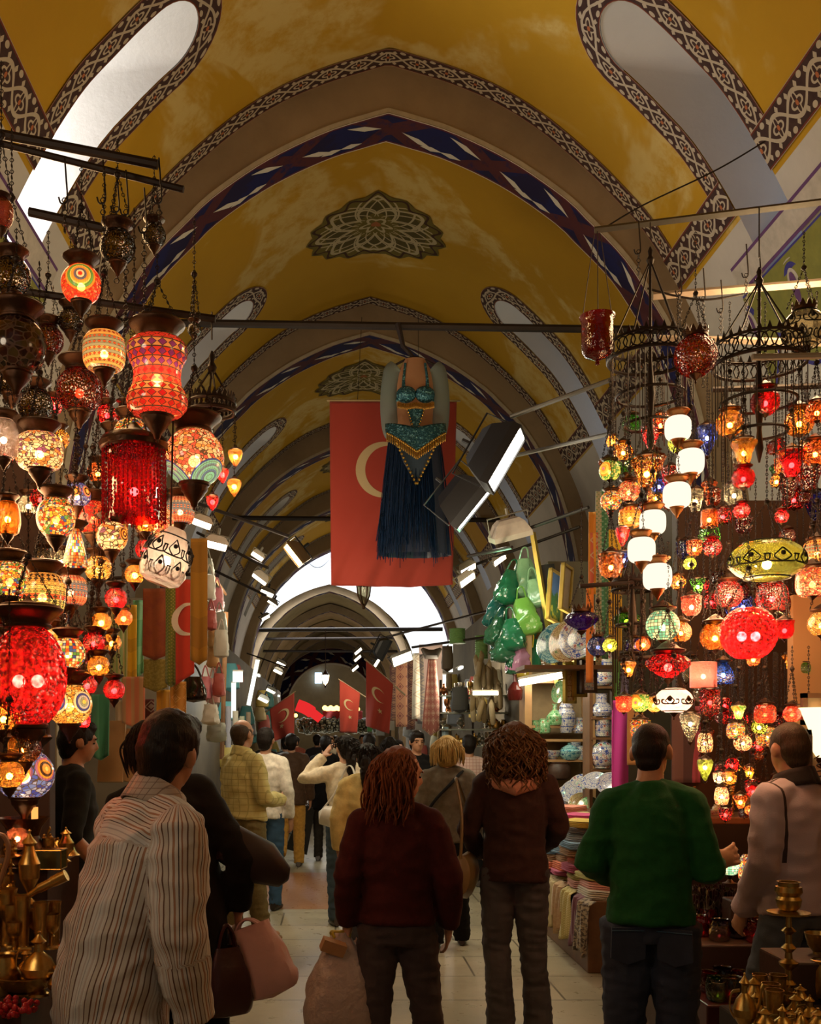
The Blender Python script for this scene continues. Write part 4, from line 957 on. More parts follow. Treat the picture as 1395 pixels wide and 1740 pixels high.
def cap_mesh(kind,mat):
    m=MB()
    if kind=='dish': m.lathe([(.52,-.06),(.60,-.04),(.62,.02),(.58,.06),(.60,.12),(.70,.22),(.82,.33),(.90,.40),(.92,.46),(.86,.50),(.84,.54),(.70,.58),(.3,.62),(.1,.7),(.04,.8),(.01,.82)],28)
    elif kind=='small': m.lathe([(.52,-.04),(.6,.05),(.8,.12),(.82,.2),(.55,.28),(.3,.5),(.12,.6),(.02,.66)],20)
    elif kind=='crown':
        m.lathe([(.50,-.04),(.56,.0),(.56,.14),(.5,.16)],20)
        for k in range(12):
            a=2*PI*k/12; m.T=Matrix.Rotation(a,4,'Z'); m.prism([(-.13,.14),(.13,.14),(.1,.24),(0,.46),(-.1,.24)],.03,Matrix.Translation((0,-.57,0))); m.torus((0,-.57,.26),.05,.015,8,4,Matrix.Rotation(PI/2,3,'X'))
        m.T=None
    return m.mesh('cap',mat)
def fin_mesh(kind,mat):
    m=MB()
    if kind=='bowl': m.lathe([(.01,-.86),(.05,-.84),(.04,-.76),(.10,-.72),(.14,-.58),(.34,-.34),(.36,-.28),(.44,-.2),(.46,-.06),(.52,-.02),(.53,.06),(.48,.1)],24)
    elif kind=='spike': m.lathe([(.01,-.42),(.06,-.34),(.03,-.26),(.18,-.12),(.3,.0),(.3,.04)],16)
    elif kind=='base': m.lathe([(.01,-1.02),(.78,-1.0),(.8,-.92),(.42,-.8),(.2,-.5),(.26,-.3),(.5,-.02),(.55,.05),(.5,.1)],24)
    return m.mesh('finial',mat)
def chain_mesh(L,r0):
    # three short chains from the rim meeting at a ring, then one chain up
    def mk():
        m=MB(); h=min(.16,L*.6) if r0>0 else 0
        def run(a,b):
            a=V(a);b=V(b); d=b-a; n=max(2,int(d.length/.017)); q=d.to_track_quat('Z','Y').to_matrix()
            for k in range(n):
                c=a+d*((k+.5)/n); m.torus(c,.0058,.0015,6,4,q@Matrix.Rotation(PI/2*(k%2),3,'Z')@Matrix.Rotation(PI/2,3,'X'),(1,1.75) if False else (1,1))
            m.tube([a,b],.0014,3)
        if r0>0:
            for k in range(3):
                a=2*PI*k/3+.4; run((r0*cos(a),r0*sin(a),0),(0,0,h))
            m.ell((0,0,h),(.012,.012,.01),8,5)
        if L-h>.03: run((0,0,h),(0,0,L))
        return m.mesh('chain',IRON)
    return cmesh(('ch',round(L,2),round(r0,2)),mk)
BULB={k:emit('bulb_'+k,c,s) for k,c,s in (('warm',(1,.6,.25),66),('white',(1,.82,.6),58),('dim',(1,.5,.18),20),('hot',(1,.7,.36),115))}
def bulb_mesh(k):
    def mk():
        m=MB(); m.ell((0,0,0),1,8,6); return m.mesh('bulb',BULB[k])
    return cmesh(('bulb',k),mk)
def lamp(px,py,d,Y,sh,mat,col,label,cap='dish',fin='bowl',bulb='warm',top=None,tri=True,sc=1.0,name='hanging_lamp',cat='lamp',group=None,capm=None,zs=1.0,chain=True,rot=None,nb=1,brt=1.0):
    c=P(px,py,Y); r=d*Y/F/2
    t=thing(name,label,cat,c,0,group,rot)
    if isinstance(mat,str): mt=MM[mat]; cl=None
    else: mt=mat; cl=col
    pr=SH[sh][0]; zt=pr[-1][1]; zb=pr[0][1]
    def ob(nm,me,z=0,s=r,szz=1,cl=None):
        o=bpy.data.objects.new(nm,me); link(o,t); o.location=(0,0,z); o.scale=(s,s,s*szz)
        if cl: o.color=(*cl,1)
        return o
    ob('glass_shade',cmesh((sh,mt.name),lambda:shape_mesh(sh,mt,'glass_shade')),0,r,zs,cl)
    capm=capm or BRZ
    if cap: ob('cap',cmesh(('cap',cap,capm.name),lambda:cap_mesh(cap,capm)),zt*r*zs)
    if fin: ob('finial',cmesh(('fin',fin,capm.name),lambda:fin_mesh(fin,capm)),zb*r*zs)
    if bulb=='warm' and not isinstance(mat,str): bulb='hot'
    if bulb:
        for k in range(nb): 
            o=ob('bulb',bulb_mesh(bulb),-.12*r,max(.010,min(.02,r*.2)));
            if nb>1: o.location.x=(k-.5)*r*.5
    if chain:
        z0=zt*r*zs+(.45*r if cap=='dish' else .25*r if cap else 0); zt_=top if top else 3.5
        L=max(.1,zt_-c.z-z0); o=bpy.data.objects.new('chain',chain_mesh(L,r*.8 if tri else 0)); link(o,t); o.location=(0,0,z0)
    return t
AM=(.85,.33,.04); RD=(.62,.006,.012); DR=(.35,.005,.008); WH=(.95,.82,.6); BL=(.06,.12,.7); GN=(.2,.7,.1); YG=(.7,.85,.12); PU=(.3,.06,.5); CL=(.75,.7,.55); OR=(.85,.18,.03); PK=(.9,.27,.2)
LZ=[1.75,2.05,2.4,2.75,3.1,3.45,3.6]
def ltop(z,zs=LZ): return next((q for q in zs if q>z+.12),zs[-1])
def LL(px,py,d,Y,sh,mat,col,label,**k):
    z=CH-(py-HY)*Y/F+SH[sh][0][-1][1]*d*Y/F/2+.1; k.setdefault('top',ltop(z)); return lamp(px,py,d,Y,sh,mat,col,label,**k)
# ---- left stall
LL(138,484,68,3.2,'globe','rosette',None,'red mosaic globe lamp with a multicoloured bullseye rosette, topmost lit lamp on the left')
LL(177,598,72,3.2,'barrel','orangeb',None,'orange and black banded mosaic lamp below the bullseye lamp')
LL(267,640,104,3.05,'hour','hourb',None,'large red hourglass-shaped mosaic lamp with lozenge bands')
LL(330,778,102,3.25,'globe','fan',None,'large pink mosaic globe lamp with turquoise fans, below right of the hourglass lamp')
LL(135,664,78,3.4,'globe',GC,(.4,.015,.01),'dark red crackle glass lamp left of the hourglass lamp',bulb='dim')
LL(28,588,100,2.9,'globe','darkm',None,'dark mirrored mosaic globe lamp cut by the left edge',bulb=None)
LL(82,578,52,3.6,'globe',GC,(.35,.04,.01),'small dark amber globe behind the mirrored mosaic lamp',bulb=None)
LL(2,362,40,2.7,'egg',GL,(.75,.3,.24),'pink ribbed glass lamp high up at the left edge',bulb=None,cap='small')
LL(67,768,80,3.1,'barrel','whitem',None,'pale mosaic lamp with scattered dark chips left of the dark red lamp',zs=.85)
LL(6,745,52,3.0,'tall',GL,(.8,.62,.5),'clear glass lamp with a white bulb at the left edge',bulb='white')
LL(222,738,58,3.5,'globe','fine',None,'multicoloured speckled mosaic lamp just under the hourglass lamp')
LL(95,880,66,3.15,'globe','multi',None,'yellow and orange chipped mosaic lamp in the left middle of the stall',zs=1.12)
LL(131,842,46,3.45,'globe','bluer',None,'blue lattice mosaic lamp behind the yellow chipped lamp')
LL(158,880,62,3.5,'globe','redm',None,'rose red mosaic globe left of the beaded lantern')
LL(13,880,44,3.1,'tall',GL,AM,'tall amber glass lamp at the left edge, mid height')
LL(16,985,68,3.1,'globe','multi',None,'blue, red and yellow mosaic globe at the left edge above the red lantern')
LL(72,1010,78,3.15,'barrel','stripb',None,'red and green banded mosaic lamp above the big red lantern')
LL(120,1004,56,3.4,'barrel','latt',None,'zigzag lattice mosaic lamp right of the red and green banded lamp')
LL(128,930,48,3.3,'cone','rows',None,'bright striped mosaic cone lamp in the left cluster',fin=None,zs=1.3)
LL(190,912,54,3.25,'globe','pinks',None,'pale speckled mosaic lamp with a rosette on each side')
LL(167,966,46,3.5,'globe','amberm',None,'amber mosaic lamp below the pale rosette lamp')
LL(262,888,66,3.55,'globe','pinkm',None,'pink and orange mosaic globe behind the beaded red lantern')
LL(306,868,50,3.7,'barrel','latt',None,'pink and white striped mosaic lamp under the turquoise fan lamp')
LL(116,1110,58,3.3,'globe','rows',None,'swirl mosaic lamp of blue, white and red right of the big red lantern')
LL(90,1088,46,3.5,'globe','amberm',None,'orange mosaic lamp tucked behind the big red lantern')
LL(118,1197,76,3.35,'globe','amberr',None,'gold mosaic globe lamp with blue ring rosettes')
LL(42,1316,100,3.3,'globe','bluer',None,'large blue mosaic globe lamp low on the left',zs=.9)
for i,(px,py,d,Y,sh,c,l) in enumerate([(248,888,34,3.3,'cup',AM,'small amber votive lamp hanging in front of the beaded red lantern'),(247,934,34,3.35,'globe',RD,'small red globe lamp under the amber votive'),(229,976,34,3.3,'globe',AM,'small amber globe lamp left of the white lantern'),(197,1017,38,3.3,'globe',RD,'small red globe lamp below the pale rosette lamp'),
 (172,1057,34,3.4,'globe',AM,'small amber globe lamp, upper one of the column beside the scarves'),(160,1092,38,3.4,'globe',RD,'small red globe lamp between two amber ones beside the scarves'),(168,1132,38,3.4,'globe',AM,'small amber globe lamp, lower one of the column beside the scarves'),(194,1172,36,3.35,'globe',RD,'small red globe lamp, lowest and nearest the scarves'),(148,1164,34,3.5,'globe',RD,'small red globe lamp right of the gold rosette lamp'),(143,1226,22,3.5,'cup',RD,'tiny red glass lamp above the seller in black'),
 (6,1220,46,2.95,'globe',AM,'amber crackle globe lamp at the left edge, highest of three'),(42,1270,56,3.0,'globe',AM,'amber crackle globe lamp, middle and largest of three at the left'),(16,1316,50,2.9,'globe',AM,'amber crackle globe lamp at the left edge, lowest of three'),
 (210,1050,30,3.8,'globe',OR,'small orange lamp in front of the green striped scarf'),(128,1150,26,3.7,'globe',RD,'little red lamp behind the gold rosette lamp')]):
    LL(px,py,d,Y,sh,GC,c,l,cap='dish' if d>30 else 'small',fin='bowl')
# big red fluted lantern
LL(48,1150,128,3.0,'egg',GC,(.9,.015,.02),'huge red crackle glass lantern at the left, largest of the stall',nb=2,zs=1.0)
# beaded red lantern
t=thing('beaded_lantern','red lantern with a curtain of hanging beads and a wide bronze top','lamp',P(228,825,3.2)); r=.1
m=MB(); m.lathe([(.86,.105),(.98,.10),(1.05,.108),(1.0,.15),(.7,.17),(.3,.19),(.1,.24)],28) if False else m.lathe([(r*.95,.11),(r*1.08,.115),(r*1.12,.13),(r*1.0,.15),(r*.6,.165),(r*.25,.18),(.01,.2)],28); m.build('cap',BRZ,t)
m=MB(); m.lathe([(r*.8,-.11),(r*.85,.11)],24); o=m.build('glass_shade',GC,t); o.color=(.85,.012,.03,1)
m=MB()
for k in range(44):
    a=2*PI*k/44
    for j in range(16): m.ell((r*cos(a),r*sin(a),.105-j*.0145+.004*sin(k*5)),(.0032,.0032,.006),5,4)
o=m.build('bead_curtain',plain('red_beads',(.35,.005,.012),.12),t); o['kind']='stuff'
mesh_obj('bulb',bulb_mesh('warm'),t,(0,0,-.02)).scale=(.014,)*3; o=mesh_obj('chain',chain_mesh(.75,r*.8),t,(0,0,.14))
# white lantern with black tracery
def tracery(t,r,zs,mat,n=7,name='filigree',rad=.0028,rows=2):
    m=MB()
    for k in range(n):
        a0=2*PI*k/n
        for row in range(rows):
            zc=-.35+.7*row/(max(1,rows-1)) if rows>1 else 0; a1=a0+(PI/n if row%2 else 0)
            def pt(a,z): rr=math.sqrt(max(.05,1-min(.96,abs(z))**2)); return V((r*1.03*rr*cos(a),r*1.03*rr*sin(a),z*r*zs))
            for sg in (-1,1):
                m.tube(bez([pt(a1,zc-.3),pt(a1+sg*.22,zc-.1),pt(a1+sg*.12,zc+.12),pt(a1,zc+.3)],5),rad,4)
                m.tube(bez([pt(a1,zc-.3),pt(a1+sg*.4,zc-.25),pt(a1+sg*.44,zc+.0),pt(a1+sg*.3,zc+.02)],5),rad,4)
            m.ell(pt(a1,zc+.05),rad*3.5,6,4)
    for z in (-.8,.8): m.torus((0,0,z*r*zs),r*.62,rad,24,4)
    return m.build(name,mat,t)
t=lamp(284,948,82,3.15,'pear','whitem',None,'white glass lantern with black floral tracery beside the flag',cap=None,fin=None,zs=1.15,rot=(0,.35,0),bulb='white',chain=False)
gs=[o for o in COL.objects if o.parent==t and o.name.startswith('glass_shade')][0]; gs.data=cmesh(('pear','w'),lambda:shape_mesh('pear',glass_mat('frosted_white',0,.15,.85),'glass_shade')); gs.color=(.62,.47,.36,1); tracery(t,.076,1.15,BLKI,8,rows=2,rad=.0022)
m=MB(); m.tube([(-.02,0,.085),(-.16,0,.5)],.003,4); m.build('chain',IRON,t)
# pendant drops and ring chandelier
for px,py,d,c,l in [(400,775,25,AM,'upper amber hexagonal pendant lamp by the ring chandelier'),(398,826,24,AM,'lower amber hexagonal pendant lamp by the ring chandelier'),(378,806,22,RD,'red drop-shaped pendant lamp left of the amber pendants'),(361,852,22,RD,'red drop-shaped pendant lamp above the white floodlights')]:
    LL(px,py,d,3.9,'drop',GC,c,l,cap='small',fin=None,zs=.8,tri=False,top=2.95)
t=thing('ring_chandelier','dark iron ring chandelier hanging empty right of the hourglass lamp','chandelier',P(360,700,3.6))
def ringchand(t,r,h,mat=IRON,sp=14,tall=.35,up=.5):
    m=MB(); m.torus((0,0,0),r,.008,32,6); m.torus((0,0,h),r*1.04,.006,32,6)
    for k in range(sp*2):
        a=PI*k/sp; m.torus((r*1.02*cos(a),r*1.02*sin(a),h/2),h*.42,.0035,8,4,Matrix.Rotation(a+PI/2,3,'Z')@Matrix.Rotation(PI/2,3,'X'))
        m.T=Matrix.Rotation(a,4,'Z'); m.prism([(-.012,h),(.012,h),(0,h+.035)],.004,Matrix.Translation((0,-r*1.04,0))); m.T=None
    m.build('ring',mat,t); m=MB()
    for k in range(4):
        a=PI/2*k+.3; m.tube([(r*cos(a),r*sin(a),h),(0,0,tall)],.004,5)
    m.lathe([(.004,tall-.04),(.018,tall),(.008,tall+.02),(.012,tall+.04),(.003,tall+.06)],10); m.tube([(0,0,tall+.1),(0,0,tall+up)],.003,4); m.build('hanger',mat,t)
ringchand(t,.08,.03,tall=.16,up=.2)
# spare chains and unlit caps on the top rails
for i,(px,py,d,Y,l) in enumerate([(200,420,60,3.3,'unlit bronze lamp bowl hanging among spare chains under the upper rail'),(20,470,64,3.0,'unlit dark glass lamp at the upper left edge'),(262,400,40,3.4,'small unlit bronze lamp fitting at the tip of the upper rail'),(120,545,44,3.6,'unlit dark lamp between the bullseye and orange banded lamps'),(60,690,60,3.5,'unlit bronze lamp deep in the left cluster'),(20,640,66,3.3,'large unlit bronze lamp bowl below the mirrored mosaic lamp'),(195,760,54,3.6,'unlit dark red lamp behind the speckled lamp'),(330,560,24,3.5,'tiny dark bronze finial lamp right of the hourglass cap')]):
    LL(px,py,d,Y,'globe',GC,(.06,.03,.02),l,bulb=None)
# ---- right stall
RZ=[2.05,2.45,2.85,3.2,3.5,3.75]
def RR(px,py,d,Y,sh,mat,col,label,**k):
    z=CH-(py-HY)*Y/F+SH[sh][0][-1][1]*d*Y/F/2+.1; k.setdefault('top',ltop(z,RZ)); k.setdefault('cap','small'); k.setdefault('fin','spike'); return lamp(px,py,d,Y,sh,mat,col,label,**k)
RR(1015,570,58,4.3,'jar',GL,(.42,.004,.008),'unlit dark red glass jar lantern hanging on three chains by the tie bar',cap=None,fin=None,bulb=None,chain=False)
t=COL.objects[-1]; t=[o for o in COL.objects if o.get('label','').startswith('unlit dark red glass jar')][0]; m=MB(); rj=58*4.3/F/2
for k in range(3):
    a=2*PI*k/3+.3; m.tube([(rj*cos(a),rj*sin(a),rj*1.1),(rj*.2*cos(a),rj*.2*sin(a),rj*1.1+.36)],.002,4)
m.build('chain',IRON,t)
RR(1182,605,72,4.2,'globe',GC,(.5,.03,.015),'unlit red amber crackle globe with a spiky crown on the right',cap='crown',bulb=None)
t=RR(1366,560,70,4.2,'globe',GL,(.6,.55,.42),'clear smoky glass globe with dark filigree at the upper right',cap='crown',bulb=None); tracery(t,.087,1,BLKI,6,rows=2,rad=.003)
for a in [(1300,683,48,4.3,'globe',GL,RD,'bright red glass globe lamp, highest lit one at the right'),(1240,720,46,4.3,'globe',GC,AM,'amber globe lamp with filigree left of the bright red globe'),(1358,718,48,4.3,'globe',GC,AM,'amber globe lamp with filigree right of the bright red globe'),(1264,768,42,4.2,'tulip',GL,AM,'amber tulip lamp below the left filigree globe'),
 (1263,812,38,4.2,'globe',GL,RD,'red globe lamp directly under the amber tulip'),(1345,788,46,4.2,'tulip',GL,RD,'red bell-shaped lamp below the right filigree globe'),(1099,803,52,4.4,'tulip',GP,AM,'large amber trumpet lamp left of the opal column'),(1105,740,30,4.6,'drop',GP,RD,'red pineapple-textured lamp at the top of the opal column'),(1122,722,32,4.7,'cup',GP,OR,'orange cup lamp beside the red pineapple lamp'),
 (1059,768,32,4.6,'globe',GP,AM,'amber ball lamp at the left end of the right cluster, with a bright bulb'),(1040,750,20,4.7,'globe',GP,AM,'tiny amber ball lamp above the green rosette lamp'),(1152,752,34,4.3,'cup',GP,YG,'yellow green crown cup lamp among the opal globes'),(1058,908,24,4.4,'drop',GC,RD,'small red drop lamp left of the opal column'),(1038,962,42,4.3,'cup',GP,(.75,.25,.06),'amber fluted tulip lamp on the left arm of the right stall'),
 (1036,1097,24,4.5,'globe',GP,YG,'small yellow green lamp beside the blue globe'),(1215,1082,50,4.3,'globe',GC,AM,'amber filigree globe left of the giant red globe'),(1333,1070,32,4.2,'cup',GL,RD,'red tulip lamp right of the giant red globe'),(1175,1030,34,4.3,'cup',GP,PK,'pink amber cup lamp above the amber filigree globe'),(1157,1074,36,4.4,'globe',GC,AM,'round amber lamp left of the amber filigree globe'),
 (1210,930,32,4.4,'globe',GP,RD,'red lamp midway between the opal column and the green oval lamp'),(1180,932,26,4.5,'cup',GP,OR,'orange red cup lamp right of the opal column'),(1205,882,28,4.4,'cyl',GL,OR,'square orange red lantern in the middle of the right cluster'),(1260,868,28,4.4,'globe',GP,RD,'small red lamp above the green oval lamp'),(1328,878,24,4.3,'globe',GP,RD,'small red lamp above right of the green oval lamp'),
 (1172,958,22,4.6,'globe',GP,YG,'small yellow lamp right of the lowest opal globe'),(1152,990,26,4.6,'globe',GP,AM,'small amber lamp touching the lowest opal globe'),(1238,1010,48,4.5,'globe',GC,RD,'dark red crackle globe left below the green oval lamp'),(1312,1015,52,4.5,'barrel',GC,RD,'red barrel lamp below the green oval lamp'),(1068,1137,26,4.4,'tulip',GP,AM,'amber trumpet lamp above the mosaic cups'),
 (1076,1097,28,4.6,'globe',GP,(.25,.1,.6),'violet lamp under the green pleated lantern'),(1093,1095,24,4.5,'globe',GP,OR,'orange lamp next to the violet lamp'),(1280,1120,24,4.6,'cup',GP,OR,'small orange lamp below the giant red globe'),(1385,770,44,4.2,'globe',GC,OR,'orange lamp at the right edge, upper'),(1388,700,36,4.2,'barrel',GP,OR,'orange cut glass lamp at the right edge, topmost'),(1374,1305,26,4.62,'globe',GP,RD,'red lamp beside the framed calligraphy'),
 (1258,1362,24,4.6,'tulip',GP,OR,'orange tulip lamp low in the lamp wall'),(1240,1322,24,4.7,'globe',GP,AM,'amber lamp low in the lamp wall, left'),(1280,1345,22,4.7,'globe',GP,RD,'crimson lamp low in the lamp wall'),(1300,1352,22,4.7,'tulip',GP,DR,'dark red lamp beside the lilac man head'),(1244,1300,24,4.8,'globe',GP,RD,'red lamp in the lamp wall above the amber one'),(1222,1322,20,4.7,'cup',GP,WH,'white cup lamp at the left border of the lamp wall'),(1198,1303,26,4.5,'drop',GP,YG,'yellow green pointed lamp at the left of the lamp wall'),
 (1290,1235,26,4.7,'globe',GP,YG,'olive yellow lamp left above the man in lilac'),(1206,1192,36,4.3,'jar',GP,DR,'dark red jar lantern beside the pink square shade')]:
    RR(*a)
for a in [(1036,800,36,4.4,'globe','greenr','green mosaic lamp with an orange rosette at the left end of the right cluster'),(1068,835,38,4.4,'globe','pinkm','pink speckled mosaic lamp below the amber trumpet'),(1038,851,36,4.4,'globe','multi','yellow and red speckled mosaic lamp under the green rosette lamp'),(1070,880,38,4.4,'barrel','yelb','yellow banded mosaic lamp left of the opal column'),(1126,1063,56,4.3,'globe','turq','pale turquoise mosaic lamp under the dark chandelier arm'),(1060,1197,28,4.2,'cup','redm','red mosaic cup lamp, left of three'),(1088,1195,30,4.2,'cup','greenr','green mosaic cup lamp, middle of three'),(1112,1197,26,4.2,'cup','amberm','amber mosaic cup lamp, right of three'),(1088,1240,34,4.3,'cup','multi','wide mosaic cup lamp below the three small cups'),
 (1380,990,54,4.2,'barrel','pinkm','pink orange mosaic lamp at the right edge'),(1388,938,44,4.3,'barrel','orangeb','checkered mosaic lamp at the right edge above the pink one'),(1198,1262,26,4.6,'tall','whitem','tall white mosaic lamp at the left of the lamp wall'),(1255,1210,24,4.5,'tulip','greenr','green mosaic trumpet lamp under the blue glass lamp'),(1250,1242,30,4.6,'barrel','multi','bright speckled mosaic lamp in the lamp wall'),(1262,1262,30,4.7,'globe','whitem','white speckled mosaic globe in the lamp wall'),(1226,1352,24,4.6,'tall','whitem','tall white mosaic lamp low in the lamp wall'),
 (1300,1213,36,4.6,'barrel','redm','red mosaic barrel lamp above the man in lilac'),(1346,1213,30,4.6,'globe','redm','red mosaic globe above right of the man in lilac'),(1303,1252,36,4.8,'barrel','fine','bright multicoloured mosaic lamp above the man in lilac'),(1340,1248,26,4.8,'globe','multi','speckled mosaic lamp close to the head of the man in lilac'),(1395,1060,44,4.3,'globe','amberm','amber mosaic lamp cut by the right edge'),(1176,800,30,4.9,'globe','multi','speckled lamp behind the second opal globe')]:
    RR(*a[:6],None,a[6])
for i,(px,py,d) in enumerate([(1152,728,44),(1173,785,46),(1150,842,46),(1109,888,44),(1090,935,46),(1117,980,48)]):
    lab=['topmost opal white globe lamp','second opal white lamp from the top','third opal white lamp from the top','fourth opal white lamp from the top','fifth opal white lamp from the top','lowest opal white lamp'][i]+' in the right-hand string'
    RR(px,py,d,4.25,'barrel',OPAL,(1,1,1),lab,cap='dish',fin='bowl',bulb=None,capm=COP if i else (globals().__setitem__('COP',plain('copper_brass',(.35,.14,.04),.35,.85,.2,60)) or COP))
t=RR(1303,952,124,4.1,'oval',GL,(.62,.68,.16),'wide green oval glass lamp with black tracery',cap=None,fin=None); tracery(t,.148,.62,BLKI,8,rows=1,rad=.003)
RR(988,1054,56,5.2,'flat',GL,(.22,.04,.5),'purple pleated glass lantern beside the plates',bulb=None,cap='crown',fin='spike'); RR(1065,1054,48,4.7,'flat',GL,(.1,.5,.04),'green pleated glass lantern on the right arm',bulb='dim',cap='crown')
RR(1016,1098,36,4.8,'globe',GC,(.03,.08,.55),'blue crackle globe lamp under the purple lantern',bulb='dim',cap='crown'); RR(1135,1130,72,4.2,'flat',GC,(.6,.01,.015),'dark red pleated lantern under the turquoise lamp')
RR(1195,1147,44,4.3,'cyl',glass_mat('paper_shade',0,.12,.88),PK,'square pink lampshade lantern',cap=None,fin=None,bulb='white'); RR(1229,1145,36,4.5,'pear',GC,(.02,.12,.75),'blue glass pear lamp right of the pink shade')
RR(1272,1076,94,4.0,'globe',GC,(.9,.015,.03),'giant red crackle glass globe with two bulbs, largest lamp on the right',nb=2,cap=None,fin=None)
t=RR(1145,1190,62,4.1,'oval',glass_mat('frosted_pink',0,.2,.8),(.95,.6,.45),'pale pink oval lamp with dark filigree and two bulbs',nb=2,zs=1.25,cap=None,bulb='white'); tracery(t,.075,.72,BRZ,6,rows=1,rad=.003)
# small lamps packed behind
fr_=random.Random(3); cols=[('red',RD),('amber',AM),('orange',OR),('dark red',DR),('clear',CL),('green',GN),('blue',BL)]
for i in range(84):
    nm,c=cols[min(6,int(fr_.random()**1.5*7))]; px=fr_.uniform(1165,1400); py=fr_.uniform(740,1250); Y=fr_.uniform(4.7,5.5)
    if i<16: px=fr_.uniform(1030,1170); py=fr_.uniform(700,960)
    RR(px,py,fr_.uniform(20,38),Y,fr_.choice(['globe','cup','tulip','barrel','drop']),GP,c,'small %s glass lamp among the crowded lamps at the back of the right stall'%nm,group='small %s lamps at the back of the right stall'%nm,bulb='warm' if fr_.random()<.45 else None,tri=False)
for i in range(34):
    nm,c=cols[int(fr_.random()**1.6*5)]; px=fr_.uniform(-5,215); py=fr_.uniform(640,1200); Y=fr_.uniform(3.75,4.2)
    LL(px,py,fr_.uniform(28,46),Y,fr_.choice(['globe','barrel','cup','globe']),GP,c,'small %s glass lamp in the dark back of the left stall'%nm,group='small %s lamps at the back of the left stall'%nm,bulb='warm' if fr_.random()<.4 else None)
for i in range(30):
    nm,c=cols[int(fr_.random()**1.6*4)]; px=fr_.uniform(1205,1360); py=fr_.uniform(1195,1385); Y=fr_.uniform(4.9,5.4)
    RR(px,py,fr_.uniform(16,26),Y,fr_.choice(['globe','cup','tulip','barrel']),GP,c,'little %s lamp in the low lamp wall behind the man in lilac'%nm,group='little %s lamps in the low lamp wall'%nm,bulb='warm' if fr_.random()<.6 else None,tri=False)
# chandeliers (empty iron wheels) on the right
for px,py,Y,r,h,tall,l in [(1105,612,4.5,.185,.07,.45,'dark iron wheel chandelier with spiky crown beside the red jar lantern'),(1290,620,4.3,.19,.08,.36,'ornate black iron chandelier with dangling chains at the upper right'),(1075,1003,4.6,.09,.035,.2,'small dark iron chandelier arm above the green pleated lantern')]:
    t=thing('iron_chandelier',l,'chandelier',P(px,py,Y)); ringchand(t,r,h,IRON,16,tall,.17 if px==1105 else .32)
    m=MB(); q=random.Random(px)
    for k in range(22):
        a=q.uniform(0,6.28); L=q.uniform(.25,.55); m.tube([(r*cos(a),r*sin(a),0),(r*cos(a),r*sin(a),-L)],.0022,4)
    for j in range(2): m.torus((0,0,-.16-.13*j),r*(.8-.2*j),.007,28,5)
    m.lathe([(.004,-.42),(.018,-.36),(.01,-.28),(.022,-.15),(.008,0),(.006,tall)],10); m.build('arms_and_chains',IRON,t)
# ---- rails holding the lamps
GRS=plain('grey_steel',(.12,.115,.1),.5,.5,.2,40); rs=dict(r=.014,cat='rail')
bar('hanging_rail','thick dark rail crossing the bright left window, upper',P(-30,222,3.3),P(268,280,3.3),.016,cat='rail'); bar('hanging_rail','thin dark rail crossing the bright left window, lower',P(-30,236,3.4),P(312,322,3.4),.012,cat='rail')
bar('hanging_rail','dark rail under the left window tip',P(50,360,3.4),P(195,392,3.4),.016,cat='rail'); bar('hanging_rail','dark rail behind the bullseye lamp',P(40,495,3.6),P(366,542,3.6),.014,cat='rail')
bar('hanging_rail','grey steel rail at the right window, highest',P(1010,391,4.6),P(1420,340,4.4),.016,GRS,'rail',True); bar('hanging_rail','beige flat rail at the right, second from the top',P(1110,503,4.9),P(1420,478,4.7),.02,plain('beige_rail',(.3,.23,.17),.7),'rail',True)
bar('hanging_rail','beige flat rail behind the crowned red globe',P(1120,575,4.9),P(1420,583,4.7),.018,plain('beige_rail_low',(.28,.22,.16),.7),'rail',True); bar('hanging_rail','pale tube rail in front of the ornate chandelier',P(1278,607,4.0),P(1420,604,4.0),.014,plain('pale_tube',(.3,.27,.22),.5),'rail')
bar('hanging_rail','dark rail above the bright red globe lamp',P(1210,662,4.7),P(1420,655,4.7),.014,cat='rail')
bar('hanging_rail','dark rail holding the amber fluted tulip lamp',P(985,996,4.5),P(1075,990,4.5),.01,cat='rail'); bar('hanging_rail','dark rail above the three mosaic cups',P(1050,1120,4.6),P(1130,1116,4.6),.012,cat='rail')
m=MB(); m.tube(bez([P(1100,490,4.6),P(1150,503,4.6),P(1200,509,4.6),P(1262,500,4.6)],8),.005,5); tag(m.build('cable',IRON),'sagging dark cable with hooks below the right window','cable')
m=MB(); m.tube(bez([P(1020,392,7.5),P(1090,350,7.5),P(1215,290,7.5),P(1300,240,7.5)],8),.006,5); tag(m.build('cable',IRON),'cable slanting across the right window','cable')
for i,(px,py,Y) in enumerate([(1085,420,4.5),(1155,490,4.5),(1195,500,4.6),(1225,520,4.6),(1268,460,4.5),(1290,470,4.4),(175,330,3.35),(198,345,3.35),(214,350,3.35),(110,330,3.3),(150,420,3.4),(245,380,3.35),(270,330,3.3)]):
    m=MB(); L=.12+.3*(i%3)/2; m.tube(bez([(-.02,0,-.01),(-.012,0,-.03),(.008,0,-.02),(.005,0,.05),(0,0,.12)],6),.003,5)
    for k in range(int(L/.02)): m.torus((0,0,-.02-k*.02),.009,.002,6,4,Matrix.Rotation(PI/2*(k%2),3,'Z')@Matrix.Rotation(PI/2,3,'X'))
    o=tag(m.build('hook_chain',IRON),'empty hook with a length of dark chain on the %s rails'%('right' if px>700 else 'upper left'),'chain','empty hooks and chains on the %s rails'%('right' if px>700 else 'left')); o.location=P(px,py,Y)
